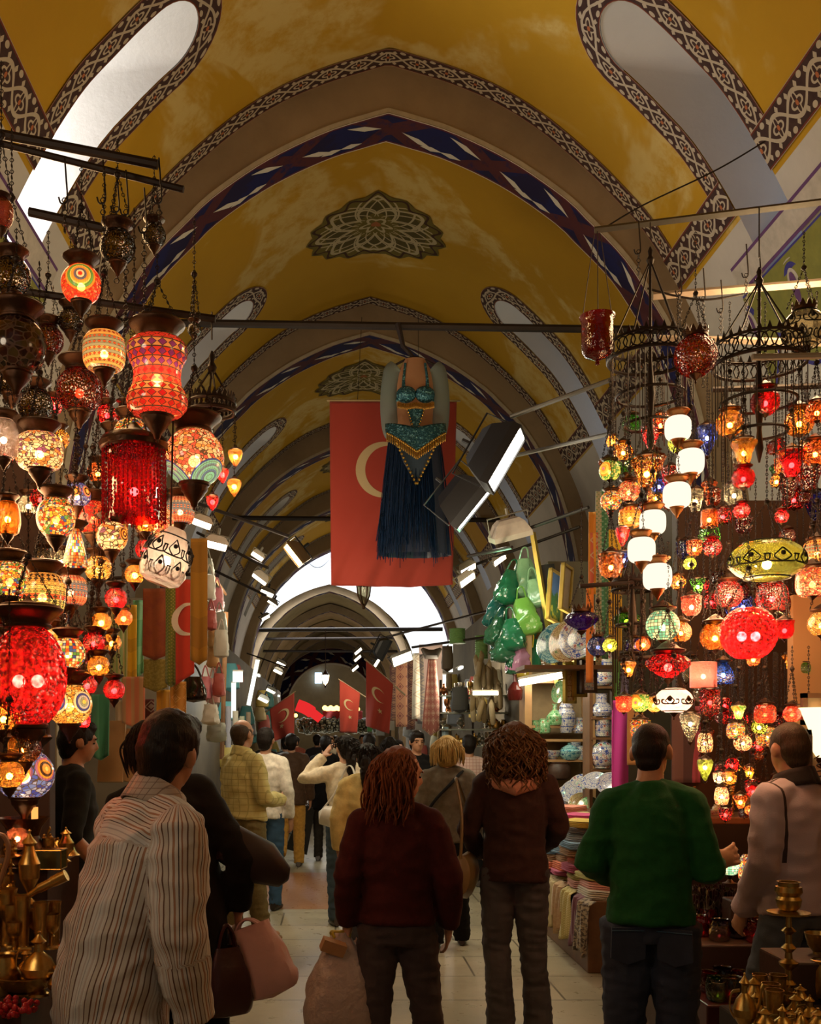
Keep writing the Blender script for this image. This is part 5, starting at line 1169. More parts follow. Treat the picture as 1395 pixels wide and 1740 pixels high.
# ================================================================ FLAGS, COSTUME, FLOODLIGHTS
def panel_cloth(name,label,cat,px0,py0,px1,py1,Y,mat,folds=3,amp=.02,slant=0,group=None,nu=24,nv=16,th=.004,dY=0,hem=0,parent=None,uvs=None):
    a=P(px0,py0,Y); b=P(px1,py0,Y+dY); c=P(px0,py1,Y); H_=a.z-c.z; W_=(b-a); ph=(px0*.37+py0)%6
    nrm=V((-W_.y,W_.x,0)).normalized(); o0=a+W_*.5
    def f(u,v):
        p=W_*(u-.5)+V((slant*v,0,-H_*v))+nrm*(amp*(.35+.65*v)*sin(u*folds*2*PI+ph+v*.6)+amp*.5*sin(u*folds*4.7+v*3))
        if hem: p.z-=hem*abs(2*u-1)*v*-1
        return (p,(u*(W_.length),v*H_))
    m=MB(); m.grid(f,nu,nv); o=m.build(name,mat,parent); o.location=o0
    s=o.modifiers.new('thick','SOLIDIFY'); s.thickness=th
    return tag(o,label,cat,group) if label else o
def fabric(name,c,c2=None,pat=None,sc=20,rough=.8,sheen=.3,metal=0):
    m=Mat(name); u,v=m.uv(); n,_=m.noise(m.comb(u*sc*8,v*sc*8),1,2); c2=c2 or tuple(q*.7 for q in c)
    if pat=='h': f=((v*sc).sin()).gt(.3)
    elif pat=='v': f=((u*sc).sin()).gt(.2)
    elif pat=='dots': f=((u*sc).sin()*(v*sc).sin()).gt(.5)
    elif pat=='diam': f=(((u*sc).fract()-.5).abs()+((v*sc).fract()-.5).abs()).lt(.3)
    elif pat=='kilim':
        d=((u*sc).fract()-.5).abs()+((v*sc).fract()-.5).abs(); f=d.lt(.2).mx((d-.38).abs().lt(.05))
    elif pat=='noise': q,_=m.noise(m.comb(u*sc,v*sc),1,4); f=q.ss(.45,.58)
    else: f=n*.5
    return m.done(m.bsdf(m.mix(f,c,c2),rough,metal,m.bump(n,.3,.004),sheen))
RED=fabric('red_flag_cloth',(.27,.017,.004),(.23,.014,.004)); WFL=fabric('flag_white',(.42,.30,.15),None)
def crescent(mb,c,r,off,yy):
    n=40; o=[V((c.x+r*cos(2*PI*k/n),yy,c.z+r*sin(2*PI*k/n))) for k in range(n)]
    r2=r*.86; q_=.205; cx=c.x+r*q_; ang=math.acos((r*r+(r*q_)**2-r2*r2)/(2*r*r*q_)); ang2=math.acos(max(-1,min(1,((r*q_)**2+r2*r2-r*r)/(2*r2*r*q_))))
    A=[V((c.x+r*cos(ang+(2*PI-2*ang)*k/n),yy,c.z+r*sin(ang+(2*PI-2*ang)*k/n))) for k in range(n+1)]
    b0=PI-ang2; B=[V((cx+r2*cos(b0+(2*PI-2*b0)*k/n),yy,c.z+r2*sin(b0+(2*PI-2*b0)*k/n))) for k in range(n+1)]
    vs=[];[vs.extend([p,q]) for p,q in zip(A,B)]
    mb.add(vs,[(2*k,2*k+1,2*k+3,2*k+2) for k in range(n)])
def star(mb,c,r,yy,rot=0):
    pts=[V((c.x+(r if k%2==0 else r*.4)*cos(PI+rot+k*PI/5),yy,c.z+(r if k%2==0 else r*.4)*sin(PI+rot+k*PI/5))) for k in range(10)]
    mb.add([c.copy()]+pts,[(0,1+k,1+(k+1)%10) for k in range(10)]); 
# main flag hung vertically behind the costume
YF=10.75; FL=P(560,682,YF); FR=P(776,682,YF); FB=P(560,994,YF).z; Wf=FR.x-FL.x; Hf=FL.z-FB
t=thing('flag','large red flag with a crescent hanging from a rod behind the costume','flag',(FL.x+Wf/2,YF,FL.z))
def flagf(u,v,off=0):
    x=(u-.5)*Wf*(1-.045*v)-.015*v; return V((x,.02*sin(u*9+v*2)*v+.014*sin(v*26+u*3)*v**3+.03*sin(u*23+v*12)*max(0,v-.68)*2+.008*sin(u*41+v*31)*v**2-off,-Hf*v-.02*(v>.98)*sin(u*3)))
m=MB(); m.grid(lambda u,v:(flagf(u,v),(u*Wf,v*Hf)),44,60); m.build('flag_cloth',RED,t).modifiers.new('t','SOLIDIFY').thickness=.004
def flagmark(build):
    q=MB(); build(q); q.v=[tuple(flagf((x)/Wf+.5,(-z)/Hf,.008)) for x,y,z in q.v]; return q
cz=-.47*Hf
flagmark(lambda q:crescent(q,V((-.105*Wf+.04,0,cz+.19)),.30,0,0)).build('crescent',WFL,t); flagmark(lambda q:star(q,V((.28*Wf,0,cz+.19)),.14,0)).build('star',WFL,t)
m=MB(); m.tube([(-Wf/2-.03,0,.01),(Wf/2+.04,0,.005)],.012,8); m.build('rod',plain('pole_wood',(.3,.2,.08),.5),t)
m=MB()
for x in (-Wf*.28,Wf*.2): m.tube([(x,0,.01),(x*.9,-.3,.78)],.003,4)
m.build('string',IRON,t)
# belly-dance costume on a hanger hung from the tie bar
YC=10.2; t=thing('dance_costume','blue beaded dance costume with gauze sleeves and fringed skirt hanging from the tie bar','costume',P(705,690,YC)); px=YC/F
SEQ=Mat('teal_sequins'); o_=SEQ.obj(); vo=SEQ.vor(o_,70); cr,_,_=SEQ.xyz(vo.outputs['Color']); SEQ=SEQ.done(SEQ.bsdf(SEQ.mix(cr.gt(.8),(.02,.09,.12),(.12,.3,.33)),.25,.5,SEQ.bump(X(SEQ.nt,vo.outputs['Distance']),.8,.01)))
NUDE=fabric('nude_mesh',(.32,.14,.05),(.26,.11,.04)); GOLD=plain('gold_sequin',(.6,.36,.08),.25,.9); 
m=MB(); m.tube([(0,0,.48),(0,0,.43),(0,.0,.35),(0,0,.22),(0,0,.08),(0,0,-.16),(0,0,-.36)],[(.10,.045),(.125,.05),(.175,.065),(.195,.08),(.2,.09),(.185,.085),(.23,.10)],24,side=(1,0,0)); m.T=None; m.build('torso_form',NUDE,t)
m=MB()
for s_ in (-1,1):
    m.tube(bez([(s_*.19,.01,.40),(s_*.235,0,.33),(s_*.265,.0,.05),(s_*.25,0,-.2),(s_*.215,0,-.30)],6),[(.05,.03)]+[(.09,.05)]*23+[(.03,.02)],12,side=(1,0,0))
GZ=Mat('pale_gauze'); n_,_=GZ.noise(GZ.obj(),40,3); d=GZ.n('BsdfPrincipled'); d.inputs['Base Color'].default_value=(.17,.2,.18,1); d.inputs['Roughness'].default_value=.7; tr=GZ.n('BsdfTransparent'); mx=GZ.n('MixShader'); mx.inputs[0].default_value=.72; GZ.L(tr.outputs[0],mx.inputs[1]); GZ.L(d.outputs[0],mx.inputs[2]); GZ=GZ.done(mx.outputs[0])
m.build('gauze_sleeves',GZ,t)
m=MB()
for s_ in (-1,1): m.ell((s_*.092,-.075,.09),(.104,.06,.088),16,10); m.tube([(s_*.12,-.075,.13),(s_*.12,-.07,.25),(s_*.1,-.05,.42)],[(.022,.008),(.014,.007),(.012,.007)],6,side=(1,0,0)); m.tube([(s_*.15,-.06,.06),(s_*.19,-.02,.06),(s_*.2,.03,.06)],[(.03,.01)]*3,6,side=(0,0,1))
m.build('bra',SEQ,t)
m=MB(); m.prism([(-.08,.0),(.08,.0),(.06,-.12),(0,-.3),(-.06,-.12)],.01,Matrix.Translation((0,-.095,-.06))); m.build('belly_panel',SEQ,t)
m=MB()
def belt(u,v):
    x=(u-.5)*.60; e_=1-abs(2*u-1); z=-.21-.07*e_-v*(.11+.15*e_); return V((x,-.16*math.sqrt(max(.02,1-(x/.315)**2))-.03-.05*v,z))
m.grid(belt,32,8); m.build('belt',SEQ,t).modifiers.new('t','SOLIDIFY').thickness=.012
m=MB()
def skirt(u,v): a=2*PI*u; rx=.24+.12*v; ry=.11+.07*v; q=1+.05*sin(a*17); return V((rx*q*cos(a),ry*q*sin(a),-.3-1.22*v))
m.grid(skirt,72,14); m.build('skirt',fabric('navy_satin',(.006,.012,.035),(.003,.006,.02),rough=.3),t)
m=MB(); m.prism([(-.2,-.40),(.2,-.40),(.13,-.62),(0,-.86),(-.13,-.62)],.02,Matrix.Translation((0,-.2,0))); m.build('front_panel',fabric('navy_mesh',(.008,.018,.035),(.012,.03,.055),'diam',60),t)
m=MB(); q=random.Random(5)
for k in range(34):
    u=(k+.5)/34; p=belt(u,1.0)
    m.ell(p+V((0,-.01,-.04)),(.009,.009,.045),6,5); m.ell(p+V((0,-.015,.0)),(.012,.01,.012),6,5)
for k in range(24): 
    u=k/23; x=(-.2+.4*u); z=-.44-.42*(1-abs(2*u-1)); m.ell((x,-.215,z),.015,6,5)
for k in range(28):
    u=k/27; m.ell(((u-.5)*.36,-.13,.0-.015*abs(sin(u*2*PI))-.03),(.008,.009,.036),6,5)
for k in range(18): m.ell(((-1 if k%2 else 1)*.085*(1-(k//2)/9),-.115,-.07-.03*(k//2)),(.010,.01,.013),6,5)
m.build('gold_beads',GOLD,t)['kind']='stuff'
FRG=plain('blue_fringe',(.007,.02,.055),.2,.4)
m=MB()
for k in range(190):
    a=PI+PI*k/190 if k<130 else q.uniform(0,2*PI); u0=q.uniform(0,.15); r0=(.245+.03*q.random(),.13); 
    x0=r0[0]*cos(a); y0=r0[1]*sin(a)-.04; L=q.uniform(1.05,1.25) if abs(x0)>.1 else q.uniform(.6,1.2); zt=-.34-.1*(1-abs(x0)/.25)
    m.tube([(x0,y0,zt),(x0*1.25+q.uniform(-.01,.01),y0*1.2,zt-L*.5),(x0*1.42+q.uniform(-.03,.03),y0*1.4,zt-L)],.0032,4)
m.build('fringe',FRG,t)['kind']='stuff'
m=MB(); m.tube(bez([(-.2,0,.42),(0,0,.5),(.2,0,.42)],8),.012,6); m.tube([(-.02,.0,.5),(-.12,.02,.62),(-.17,.05,.86)],[.02,.025,.03],7); m.build('hanger',plain('black_strap',(.02,.01,.008),.7),t)
# floodlights
FB=plain('flood_black',(.012,.013,.016),.4,.3); FW=plain('flood_white',(.5,.42,.34),.5); FG=plain('flood_grey',(.22,.2,.16),.5,.3)
EL={'white':emit('tube_white',(1,.93,.78),22),'cool':emit('tube_cool',(.8,.95,1),14),'warm':emit('tube_warm',(1,.62,.2),16),'far':emit('tube_far',(1,.9,.7),7)}
def flood(label,px,py,Y,L,wd,a,n,body,em,deep=.2,group=None,arm=None):
    c=P(px,py,Y); a=V(a).normalized(); n=V(n); n=(n-a*n.dot(a)).normalized(); b=n.cross(a)
    t=thing('floodlight',label,'floodlight',c,0,group); M=Matrix((a,b,n)).transposed().to_4x4()
    m=MB(); m.T=M; h=L/2; w=wd/2
    def ringq(s,z): return [(-h*s,-w*s,z),(h*s,-w*s,z),(h*s,w*s,z),(-h*s,w*s,z)]
    vs=ringq(1,0)+ringq(1,-.25*deep)+ringq(.72,-.8*deep)+ringq(.5,-deep)+ringq(.92,0)+ringq(.9,-.02)
    fs=[]
    for r_ in range(3): fs+=[(r_*4+k,r_*4+(k+1)%4,r_*4+4+(k+1)%4,r_*4+4+k) for k in range(4)]
    fs+=[(12,13,14,15)]+[(k,16+k,16+(k+1)%4,(k+1)%4) for k in range(4)]+[(16+k,20+k,20+(k+1)%4,16+(k+1)%4) for k in range(4)]
    m.add(vs,fs); m.build('housing',body,t,False)
    m=MB(); m.T=M; m.add(ringq(.91,-.012),[(0,1,2,3)]); m.build('lens',EL[em],t,False)
    m=MB(); m.T=M; m.tube([(-h*1.05,0,-.3*deep),(-h*1.05,0,-deep*1.2),(h*1.05,0,-deep*1.2),(h*1.05,0,-.3*deep)],.008,6); m.tube([(0,0,-deep*1.2),(0,0,-deep*1.2-.06)],.014,6); m.build('bracket',FB if body is not FW else FG,t)
    return t
flood('large black floodlight tilted beside the costume, nearer one of two',862,783,7.0,.46,.24,(-.5,.08,-.86),(.86,-.36,-.42),FB,'white',.26); flood('black floodlight below and beyond the large one beside the costume',808,866,8.2,.44,.22,(-.62,.2,-.76),(.74,-.10,-.62),FB,'white',.30)
flood('brown floodlight with an orange glow hanging left of the flag',497,944,9.2,.24,.13,(.62,.1,-.78),(-.7,-.35,-.55),plain('flood_brown',(.1,.05,.015),.45,.3),'warm',.12)
for i,(px,py,Y,L,l,bd,a,n) in enumerate([(343,891,6.5,.13,'white floodlight at the edge of the lamp stall, highest of the left row',FW,(.9,.2,-.3),(-.2,-.5,-.85)),(367,928,7.0,.16,'white floodlight second in the left row above the scarves',FW,(.95,.2,-.2),(-.2,-.5,-.85)),(437,946,11,.15,'small white floodlight left of the orange glowing one',FW,(.8,.2,-.5),(-.3,-.5,-.8)),(440,985,11.5,.2,'beige box floodlight third in the left row',FW,(.8,.1,-.6),(-.6,-.3,-.6)),(453,1009,12.5,.18,'grey floodlight with a white lens fourth in the left row',FG,(.9,.2,-.35),(-.3,-.6,-.75)),(462,1026,14,.15,'grey floodlight with a dim lens fifth in the left row',FG,(.8,.2,-.5),(-.4,-.4,-.8)),
  (452,1050,16,.16,'floodlight farthest of the upper left row',FG,(.8,.3,.5),(-.5,-.5,-.7)),(460,1175,15,.15,'floodlight low on the left shops, upper',FG,(.8,.2,-.4),(-.3,-.6,-.75)),(447,1190,14,.16,'floodlight low on the left shops, lower',FG,(.8,.2,-.4),(-.3,-.6,-.75)),(477,1129,22,.22,'distant floodlight above the far left shops, right one',FG,(.8,.2,-.4),(-.3,-.6,-.75)),(472,1142,22,.22,'distant floodlight above the far left shops, lower one',FG,(.8,.2,-.4),(-.3,-.6,-.75)),
  (868,915,9,.36,'cream box floodlight on the rail above the green bags',FW,(.9,.1,.25),(.25,.35,-.9)),(796,968,11,.2,'cream floodlight with a green reflection right of the flag',FW,(.8,.1,.45),(.3,-.5,-.8)),(795,986,10.5,.2,'floodlight with a white lens just below the green-lit one',FW,(.75,.1,.55),(.35,-.55,-.7)),(850,952,11,.17,'cream floodlight lens right of the green-lit pair',FW,(.75,.1,.55),(.35,-.6,-.7)),(684,1120,13.5,.3,'bright white floodlight over the hanging carpets',FG,(.75,.1,.3),(.25,-.85,-.5)),(655,1105,13.3,.3,'black floodlight left of the bright one over the carpets',FB,(-.4,.1,-.8),(.8,.4,-.3)),
  (480,0,0,0,None,0,0,0),(609,1107,26,.24,'distant floodlight on the right, top of a small row',FG,(.7,.1,.6),(.4,-.6,-.7)),(608,1119,27,.24,'distant floodlight on the right, middle of a small row',FG,(.7,.1,.6),(.4,-.6,-.7)),(604,1136,28,.24,'distant floodlight on the right, lowest of a small row',FG,(.7,.1,.6),(.4,-.6,-.7)),(641,1126,20,.2,'small floodlight at the foot of the black floodlight',FG,(.5,.1,.8),(.4,-.6,-.6))]):
    if l: flood(l,px,py,Y,L,L*.5,a,n,bd,'far' if Y>12 else 'white',L*.5)
for a_,b_,Y,l in [((335,855),(492,912),9.0,'arm carrying the orange glowing floodlight'),((335,905),(455,965),11.6,'arm carrying the white floodlights of the left row'),((345,960),(452,1012),12.6,'arm carrying the grey floodlight of the left row'),((420,1110),(490,1135),22.3,'arm of the distant left floodlights'),((868,708),(1052,640),7.0,'steel arm carrying the large black floodlight'),((872,775),(1045,735),7.6,'second steel arm below the one carrying the large floodlight'),((878,905),(1000,862),9.1,'dark arm behind the cream box floodlight, upper'),((800,962),(985,895),11.2,'dark arm of the green-lit floodlights'),((795,945),(870,930),9.4,'thin rail between the flag and the cream box floodlight'),((640,1087),(860,1030),13.8,'rail over the carpets and leather goods'),((700,1100),(880,1075),13.0,'rail with the green spools')]:
    bar('light_arm',l,P(*a_,Y),P(*b_,Y*.93),.016,GRS if Y<8 else IRON,'rail')
light('POINT',P(845,965,9.0),15,(.4,1,.55),'green_shop_tube',.12); 
# hanging lanterns in the aisle
def lantern(px,py,Y,s,label,lit):
    t=thing('street_lantern',label,'lantern',P(px,py,Y)); m=MB(); 
    for k in range(6):
        a=PI*k/3; m.tube([(s*.5*cos(a),s*.5*sin(a),s*.7),(s*.42*cos(a),s*.42*sin(a),0),(s*.12*cos(a),s*.12*sin(a),-s*.7)],s*.05,5)
    m.lathe([(s*.1,-s*.95),(s*.14,-s*.7),(s*.1,-s*.6)],8); m.lathe([(s*.55,s*.68),(s*.3,s*.95),(s*.06,s*1.3)],12); m.tube([(0,0,s*1.3),(0,0,s*1.3+1.2)],.012,5); m.build('frame',BRZ,t)
    m=MB(); m.lathe([(s*.1,-s*.62),(s*.38,0),(s*.45,s*.66)],12); m.build('glass',emit('lantern_glow',(1,.85,.45),14) if lit else GL,t).color=(.6,.55,.4,1)
lantern(618,1012,12,.17,'unlit six-sided lantern peeking out below the flag',False); lantern(553,1156,30,.24,'glowing six-sided lantern in front of the far arch',True)
# smaller flags
def flag2(label,px0,py0,px1,py1,drop,Y,pole):
    a=P(px0,py0,Y); b=P(px1,py1,Y); t=thing('flag',label,'flag',a); d=b-a; H_=drop*Y/F
    f=lambda u,v:V((d.x*u*(1-.15*v),.05*sin(u*7+v*3)*v-.03*u,d.z*u-H_*v*(1-.25*u*(1 if pole else 0))))
    m=MB(); m.grid(f,20,20); m.build('flag_cloth',RED,t).modifiers.new('t','SOLIDIFY').thickness=.006
    q=MB(); r=abs(d.x)*.28; crescent(q,V((0,0,0)),r,0,0)
    q.v=[tuple(f(min(.98,.5+x/abs(d.x)),min(.98,.40-z/H_))+V((0,-.018,0))) for x,y,z in q.v]; q.build('crescent',WFL,t)
    q=MB(); star(q,V((0,0,0)),r*.42,0); q.v=[tuple(f(min(.98,.56+x/abs(d.x)),min(.98,.66-z/H_))+V((0,-.018,0))) for x,y,z in q.v]; q.build('star',WFL,t)
    m=MB(); m.tube([V((0,0,0))-d*.06,d*1.45],.012,6); m.build('pole',plain('flag_pole',(.25,.17,.08),.5),t)
flag2('red flag with a crescent on a slanting pole in front of the hanging carpets',622,1122,668,1163,112,13.0,True); flag2('red flag with a faded crescent lit green, right of the far arch',577,1155,612,1178,90,22,True); flag2('red flag with a crescent on a slanting pole at the left of the far arch',500,1176,458,1206,72,22,True)
# ================================================================ STALL GOODS
WOOD=plain('brown_wood',(.16,.075,.03),.5,0,.3,30,.3); DWOOD=plain('dark_wood',(.05,.022,.012),.5,0,.3,30,.3); LWOOD=plain('light_wood',(.42,.24,.1),.5,0,.2,25,.25); GDF=plain('gilt_frame',(.45,.32,.06),.35,.6)
def iznik(name,base=(.62,.60,.55),c1=(.03,.07,.3),c2=(.35,.06,.04),c3=(.08,.3,.22),sc=9,th=.52):
    m=Mat(name); u,v=m.uv(); vec=m.comb(u*sc*1.6,v*sc); vo=m.vor(vec,1); d=X(m.nt,vo.outputs['Distance']); cr,cg,_=m.xyz(vo.outputs['Color']); n,_=m.noise(vec,2.2,2)
    c=m.ramp(cr,[(0,c1),(.5,c3),(.72,c2),(.85,c1)]); k=d.lt(.3)*d.gt(.12); k=k.mx((n-.5).abs().lt(.03)); c=m.mix(k,base,c); c=m.mix(d.lt(.07),c,c2)
    c=m.mix(((v*7).fract()-.5).abs().gt(.46),c,c1); return m.done(m.bsdf(c,.15,0,coat=.4))
IZ1=iznik('painted_ceramic'); IZ2=iznik('blue_white_ceramic',c2=(.05,.1,.35),c3=(.1,.15,.4),sc=12); IZ3=iznik('turquoise_ceramic',(.35,.6,.58),(.03,.2,.3),(.03,.08,.2),(.1,.35,.4),8); IZ4=iznik('gold_ceramic',(.6,.48,.26),(.25,.1,.03),(.1,.2,.05),(.3,.2,.02),12); IZ5=iznik('green_ceramic',(.3,.55,.3),(.03,.2,.06),(.4,.1,.05),(.1,.3,.1),9)
CRS=[(.01,0),(.35,0),(.36,.03)]
VS={'jar':[(.01,0),(.3,0),(.3,.03),(.42,.15),(.5,.42),(.47,.62),(.3,.76),(.22,.82),(.24,.9),(.3,.93)],'jug':[(.01,0),(.38,0),(.4,.03),(.5,.16),(.48,.36),(.34,.52),(.26,.6),(.26,.92),(.3,.96)],'bowl':[(.01,0),(.2,0),(.2,.06),(.38,.25),(.5,.62),(.47,.62),(.3,.2),(.01,.12)],'lid':[(.01,0),(.28,0),(.3,.04),(.46,.25),(.48,.5),(.34,.62),(.36,.66),(.2,.8),(.07,.86),(.1,.93),(.01,1)],'pot':[(.01,0),(.34,0),(.46,.1),(.5,.4),(.48,.75),(.38,.9),(.4,.98),(.34,1)],'cup':[(.01,0),(.4,0),(.42,.04),(.44,.95),(.47,1),(.42,1),(.39,.1)],'bottle':[(.01,0),(.42,0),(.48,.1),(.5,.4),(.3,.6),(.13,.72),(.11,.94),(.17,.97),(.17,1)],
 'goblet':[(.01,0),(.42,0),(.4,.04),(.1,.09),(.07,.32),(.13,.36),(.07,.4),(.3,.52),(.4,.7),(.4,1),(.36,1),(.34,.7),(.01,.55)],'urn':[(.01,0),(.3,0),(.3,.03),(.1,.1),(.12,.18),(.42,.36),(.46,.55),(.25,.7),(.2,.78),(.34,.82),(.12,.9),(.05,.94),(.08,.98),(.01,1)],
 'candle':[(.01,0),(.5,0),(.5,.02),(.32,.05),(.14,.09),(.1,.16),(.2,.19),(.1,.22),(.09,.3),(.24,.34),(.26,.36),(.1,.39),(.09,.44),(.2,.475),(.09,.51),(.085,.58),(.2,.61),(.09,.64),(.07,.72),(.2,.73),(.55,.745),(.56,.76),(.2,.77),(.3,.8),(.34,.86),(.28,.885),(.36,.92),(.34,.96),(.27,.965),(.27,.995),(.31,1.0),(.25,1.0),(.24,.9)],
 'ewer':[(.01,0),(.3,0),(.28,.04),(.12,.1),(.2,.16),(.46,.32),(.48,.44),(.34,.58),(.13,.68),(.12,.8),(.22,.84),(.1,.9),(.04,.95),(.05,.98),(.01,1)],'grinder':[(.01,0),(.34,0),(.34,.02),(.3,.05),(.3,.6),(.34,.62),(.34,.66),(.26,.72),(.1,.8),(.05,.83),(.08,.88),(.01,.92)],'beaker':[(.01,0),(.34,0),(.3,.05),(.3,.1),(.36,.9),(.42,1),(.38,1),(.3,.1)],'bell':[(.01,.3),(.5,.3),(.46,.34),(.3,.5),(.22,.75),(.1,.85),(.04,.9),(.07,.96),(.01,1)],'votive':[(.01,0),(.3,0),(.42,.12),(.48,.4),(.46,.7),(.38,.95),(.42,1),(.37,.95),(.42,.6),(.01,.1)]}
def vmesh(k,mat,nm='body'):
    return cmesh(('v',k,mat.name),lambda:(lambda m:(m.lathe(VS[k],24),m.mesh(nm,mat))[1])(MB()))
def vessel(name,label,cat,loc,h,w,k,mat,group=None,col=None,rot=None,spout=False,loop=False):
    o=bpy.data.objects.new(name,vmesh(k,mat)); link(o); o.location=loc; o.scale=(w,w,h)
    if rot: o.rotation_euler=rot
    if col: o.color=(*col,1)
    tag(o,label,cat,group)
    if spout or loop:
        for nm,ps,rr in ((('spout',[(.42,0,.36),(.62,0,.5),(.7,0,.72),(.8,0,.8)],[.06]*11+[.05]*4+[.03]),) if spout else ())+(('handle',[(-.2,0,.72),(-.55,0,.68),(-.62,0,.45),(-.42,0,.3)],.03),):
            link(bpy.data.objects.new(nm,cmesh((nm,mat.name),lambda:(lambda m:(m.tube(bez(ps,5),rr,6),m.mesh(nm,mat))[1])(MB()))),o)
    return o
def VP(name,label,cat,px,pyb,Y,hp,wp,k,mat,**kw):
    return vessel(name,label,cat,P(px,pyb,Y),hp*Y/F,wp*Y/F,k,mat,**kw)
def slab(name,label,cat,x0,x1,y0,y1,z0,z1,mat,kind=None,parent=None,smooth=False):
    m=MB(); m.box((0,0,0),(x1-x0,y1-y0,z1-z0)); o=m.build(name,mat,parent,smooth); o.location=((x0+x1)/2,(y0+y1)/2,(z0+z1)/2)
    b=o.modifiers.new('bev','BEVEL'); b.width=min(.008,(z1-z0)*.2); b.segments=2
    return tag(o,label,cat,None,kind)
# ---------- structure of the stalls
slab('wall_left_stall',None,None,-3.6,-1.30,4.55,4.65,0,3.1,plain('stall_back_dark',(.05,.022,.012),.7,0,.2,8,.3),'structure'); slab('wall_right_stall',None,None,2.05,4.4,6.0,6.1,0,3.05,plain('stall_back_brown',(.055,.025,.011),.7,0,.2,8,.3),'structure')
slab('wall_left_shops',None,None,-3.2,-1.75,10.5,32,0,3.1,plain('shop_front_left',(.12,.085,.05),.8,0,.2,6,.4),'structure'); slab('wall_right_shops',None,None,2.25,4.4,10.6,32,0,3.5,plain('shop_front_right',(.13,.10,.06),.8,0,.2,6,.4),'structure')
# ---------- LEFT: textiles
sc=[('green and cream striped scarf, leftmost of the hanging scarves',188,1040,216,1178,6.3,((.35,.5,.2),(.65,.6,.3),'v',260)),('bright yellow silk scarf between two green ones',212,1028,232,1170,6.35,((.75,.45,.02),(.6,.35,.02),'h',30)),('teal and green blocked scarf',226,1020,244,1150,6.4,((.12,.4,.22),(.2,.5,.3),'h',22)),('orange pink tasselled scarf under the yellow one',208,1150,246,1236,6.3,((.7,.25,.15),(.6,.35,.2),'v',120)),('rust red cloth panel with gold braid and a green lower border',243,1000,283,1122,6.2,((.3,.07,.02),(.25,.05,.02),'noise',10)),('olive brocade cloth below the rust red panel',244,1120,284,1176,6.21,((.22,.18,.03),(.3,.25,.06),'noise',60)),('green sequinned hanging cloth left of the flag',281,995,301,1168,6.1,((.16,.22,.03),(.4,.4,.1),'dots',300)),('ochre silk scarf with woven bands in front of the bag rack',324,915,352,1130,5.85,((.42,.22,.02),(.35,.18,.02),'h',14)),('amber cloth hanging below the olive brocade',266,1172,288,1232,6.25,((.75,.4,.04),(.6,.3,.03),'h',20)),('orange patterned cloth below the flag',289,1158,316,1230,6.2,((.6,.3,.05),(.75,.45,.15),'kilim',14)),
 ('teal scarf hanging above the seller in black',155,1180,186,1292,6.0,((.05,.3,.2),(.1,.4,.28),'v',60)),('cream pillar cloth behind the small red lamps',196,1190,214,1265,6.8,((.55,.45,.32),None,None,20)),('dark red carved-pattern rug with pale tracery',216,1188,262,1238,6.9,((.12,.02,.02),(.4,.3,.25),'kilim',9))]
for l,a,b,c,d,Y,(c1,c2,pt,s_) in sc: panel_cloth('scarf' if 'scarf' in l else 'hanging_cloth',l,'scarf' if 'scarf' in l else 'cloth',a,b,c,d,Y,fabric('cloth_'+l.split(',')[0].replace(' ','_')[:40],c1,c2,pt,s_),folds=1.5,amp=.012,hem=.03)
t=thing('flag','red flag with a white crescent hanging among the scarves on the left','flag',P(314,985,6.0)); w_=32*6/F; h_=180*6/F
ff=lambda u,v:V(((u-.5)*w_,.01*sin(u*8+v),-h_*v*(1-.12*u*v)))
m=MB(); m.grid(ff,12,20); m.build('flag_cloth',fabric('scarlet_flag',(.62,.05,.03),(.56,.04,.025)),t).modifiers.new('t','SOLIDIFY').thickness=.004
q=MB(); crescent(q,V((0,0,0)),.105,0,0); q.v=[tuple(ff(min(.99,.75+x/w_),.39-z/h_)+V((0,-.012,0))) for x,y,z in q.v if True]; q.v=[(min(x,w_/2-.002),y,z) for x,y,z in q.v]; q.build('crescent',fabric('white_cloth',(.8,.75,.7)),t)
m=MB(); m.tube([P(150,985,6.25),P(340,975,6.0)],.012,6); tag(m.build('scarf_rail',DWOOD),'dark rail from which the left scarves hang','rail')
# bags on the left rack
bcol=[('pink',(.6,.2,.25)),('white',(.6,.58,.52)),('grey',(.28,.3,.26)),('dusty red',(.4,.08,.07)),('tan',(.45,.26,.1)),('pale pink',(.62,.35,.34))]
bgs=[(352,965,20,30,2,'uppermost striped'),(356,1000,18,44,1,'long'),(369,1020,20,40,0,'upper'),(359,1055,16,34,3,'upper'),(373,1065,22,46,2,'large'),(362,1085,16,34,4,'small'),(376,1095,22,48,1,'large drooping'),(362,1118,18,36,4,'round'),(349,1170,18,40,0,'lower'),(362,1175,20,44,5,'lower'),(372,1165,18,40,3,'lower'),(358,1215,24,36,1,'lowest'),(368,1245,30,34,2,'shiny bottom')]
SOFT=objcol('soft_bag',.55,0,.4,18)
for px,py,w_,h_,ci,l in bgs:
    Y=8.2+rnd.uniform(-.3,.3); m=MB(); bag_mesh(m,w_*Y/F*1.15,.13,h_*Y/F,.78,16,12,seed=px,cr=1.8); o=m.build('bag',SOFT); o.location=P(px,py-h_/2,Y); o.color=(*bcol[ci][1],1); m=MB(); m.tube(bez([(-.03,0,-.01),(0,0,.09),(.03,0,-.01)],6),.006,5); k=m.build('handle',SOFT,o); k.color=o.color
    tag(o,'%s %s bag on the hanging bag rack at the left'%(l,bcol[ci][0]),'bag')
